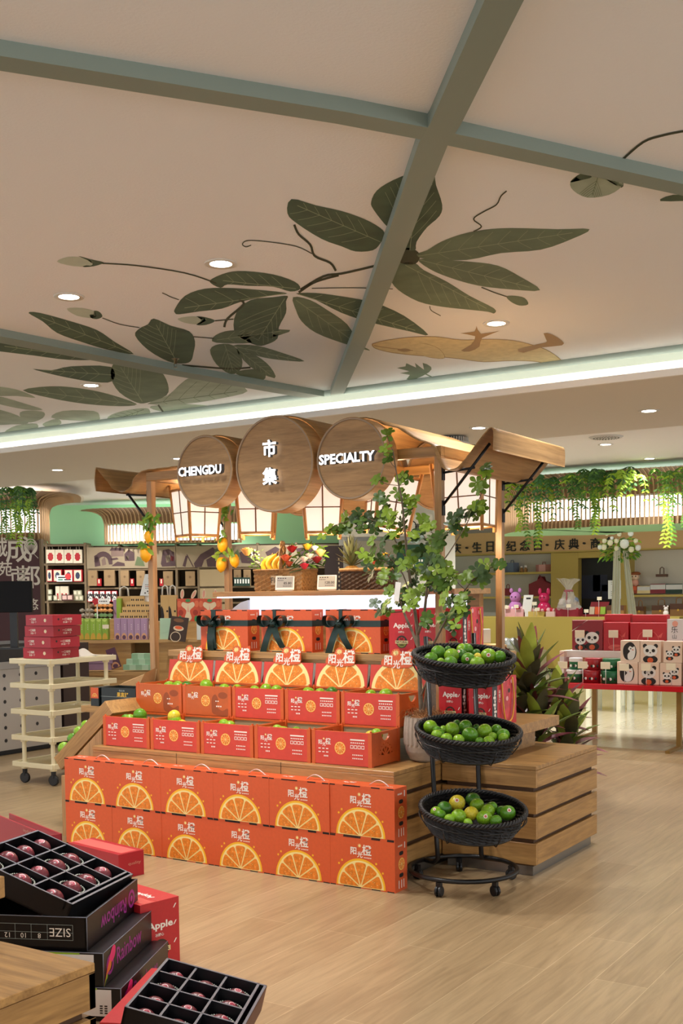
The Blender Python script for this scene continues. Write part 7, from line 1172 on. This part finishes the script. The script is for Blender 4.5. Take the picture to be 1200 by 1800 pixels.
def tray(label, BL, BR, FL, dep, word, seed, rf):
    sh = (BL-FL).normalized()*(.03 if rf < .32 else 0); BL, BR, FL = BL+sh, BR+sh, FL+sh; u = BR-BL; v = FL-BL; W, L_ = u.length, v.length; u.normalize(); v = (v-u*v.dot(u)).normalized(); n = v.cross(u); n = n if n.z > 0 else -n; yv = n.cross(u)          # local x across, y towards the back, z out of the tray
    M = Matrix(((u.x, yv.x, n.x, BL.x), (u.y, yv.y, n.y, BL.y), (u.z, yv.z, n.z, BL.z), (0, 0, 0, 1)))
    t = thing('plum_tray', label, 'fruit tray', M=M); k = .008; m = MB()
    for b in ((0, W, -k, 0), (0, W, -L_, -L_+k), (0, k, -L_, 0), (W-k, W, -L_, 0)): m.box(*b, -dep, 0, BLK)
    m.box(W-.03, W-.022, -L_, 0, -.03, -.002, BLK); m.build('tray_sides', t); m = MB(); m.box(0, W, -L_, 0, -dep, -dep+.006, BLK); m.build('tray_base', t)
    m = MB()
    for b in ((0, W, -k, 0), (0, W, -L_, -L_+k), (0, k, -L_, 0), (W-k, W, -L_, 0), (W-.03, W-.022, -L_, 0)): m.box(*b, 0, .0012, BEDGE)
    m.build('rim_edge', t); cw, cl = (W-.03)/3, L_/4
    for i in (1, 2): m = MB(); m.box(cw*i-.003, cw*i+.003, -L_+k, -k, -dep+.006, -.004, BLK); m.box(cw*i-.0035, cw*i+.0035, -L_+k, -k, -.004, -.003, BEDGE); m.build('divider', t)
    for j in (1, 2, 3): m = MB(); m.box(k, W-.03, -cl*j-.003, -cl*j+.003, -dep+.006, -.004, BLK); m.box(k, W-.03, -cl*j-.0035, -cl*j+.0035, -.004, -.003, BEDGE); m.build('divider', t)
    rr = random.Random(seed)
    for j in range(4):
        for i in range(3):
            r = min(cw, cl)*rf; P = M @ Vector((cw*(i+.5), -cl*(j+.5)+rr.uniform(-.006, .006), -dep+.006+r*.93)); plum(P, M, r, 'dark red plum in the %s tray, %s row from its far end, %s cell' % (word, ORD[j], ('left', 'middle', 'right')[i]), 0, rr.random() > .4, (rr.uniform(.1, .7), rr.uniform(-.2, .5)))
    return t, M, W, L_
tray('open black tray of plums lying tilted in the topmost black carton', pz(61, 1462, .53), pz(230, 1540, .372), pz(152, 1608, .372)+pz(61, 1462, .53)-pz(230, 1540, .372), .08, 'tilted stack', 4, .30)
t, M, W, L_ = tray('open black tray of plums leaning at the foot of the stack', pz(293.7, 1684, .29), pz(468.7, 1732.5, .21), pz(237.5, 1775, .285), .085, 'lower front', 9, .34)
MARB = mat('carton_maroon', (92, 40, 34), .45, noise=.2, scale=10); m = MB(); m.rect(-L_, -.085, 0, 0, MARB, frame((W, 0, 0), (0, 1, 0), (0, 0, 1)), .001); m.build('maroon_end', t)
# red apple carton standing on the floor, and red cartons behind
A = pz(246, 1592, .267); t = thing('apple_carton', 'red apple carton standing on the floor behind the black stack', 'carton', (A.x, A.y, 0), -R(11.6)); W, D_, H_ = .30, .185, .267; m = MB(); m.box(-W, 0, 0, D_, 0, H_, RED); M = FS(0, 0, 0); apple_front(m, M, D_, H_); m.text('Apple', frame((-W*.36, D_*.55, H_+.0008), (0, -1, 0), (1, 0, 0)) @ Matrix.Rotation(-pi/2, 4, 'Z'), .034, PRINTW, .11, .03); m.rect(-W, D_*.42, 0, D_*.44, mat('tape_clear', (222, 96, 90), .2), FT(0, 0, H_), .0006); m.rect(-W, D_*.1, 0, D_*.36, mat('tape_clear', (222, 96, 90), .2), FT(0, 0, H_), .0006); m.build('printed_body', t, bevel=.0015)
RC = mat('crimson_carton', (172, 26, 44), .4); P = pz(84, 1469, .50); t = thing('crimson_carton', 'crimson carton with a hand hole behind the tilted plum tray', 'carton', (P.x, P.y, 0), R(-20)); m = MB(); W = .56; M = FX(-W, 0, 0)
m.shape([[(0, .2), (W, .2), (W, .5), (0, .5)], smooth_loop([(W*.62, .42), (W*.62, .46), (W*.84, .46), (W*.84, .42)], 4)], RC, M @ Matrix.Translation((0, 0, -.004)), .006); m.box(-W, 0, .001, .06, 0, .2, RC); m.box(-.006, 0, .004, .06, .2, .5, RC); m.box(-W, 0, .054, .06, .2, .5, RC)
m.text('Poly apple', M @ Matrix.Translation((W*.72, .482, .0012)), .018, mat('print_rose', (206, 150, 130)), .2, 0, rot=pi); m.build('printed_body', t); m = MB(); m.box(-W*.9, -W*.1, .02, .045, .201, .47, WHITE); m.build('paper_lining', t)
P = pz(208, 1503, .13); t = thing('crimson_carton', 'low crimson carton on the floor between the black stack and the stall', 'carton', (P.x, P.y, 0), R(-10)); m = MB(); m.box(-.45, 0, 0, .16, 0, .13, RC); M = FS(0, 0, 0); m.text('quality', M @ Matrix.Translation((.1, .07, .0008)), .02, mat('print_rose', (206, 150, 130)), .08, 0); m.rect(-.45, .03, -.02, .13, GLINE, FT(0, 0, .13), .0006); m.build('printed_body', t, bevel=.001)
P = pz(275, 1702, .10); t = thing('red_flat_carton', 'flat red carton on the floor between the black stack and the lower tray', 'carton', (P.x, P.y, 0), RZ); m = MB(); m.box(-.02, .08, -.52, 0, 0, .10, RED); m.build('body', t, bevel=.001)
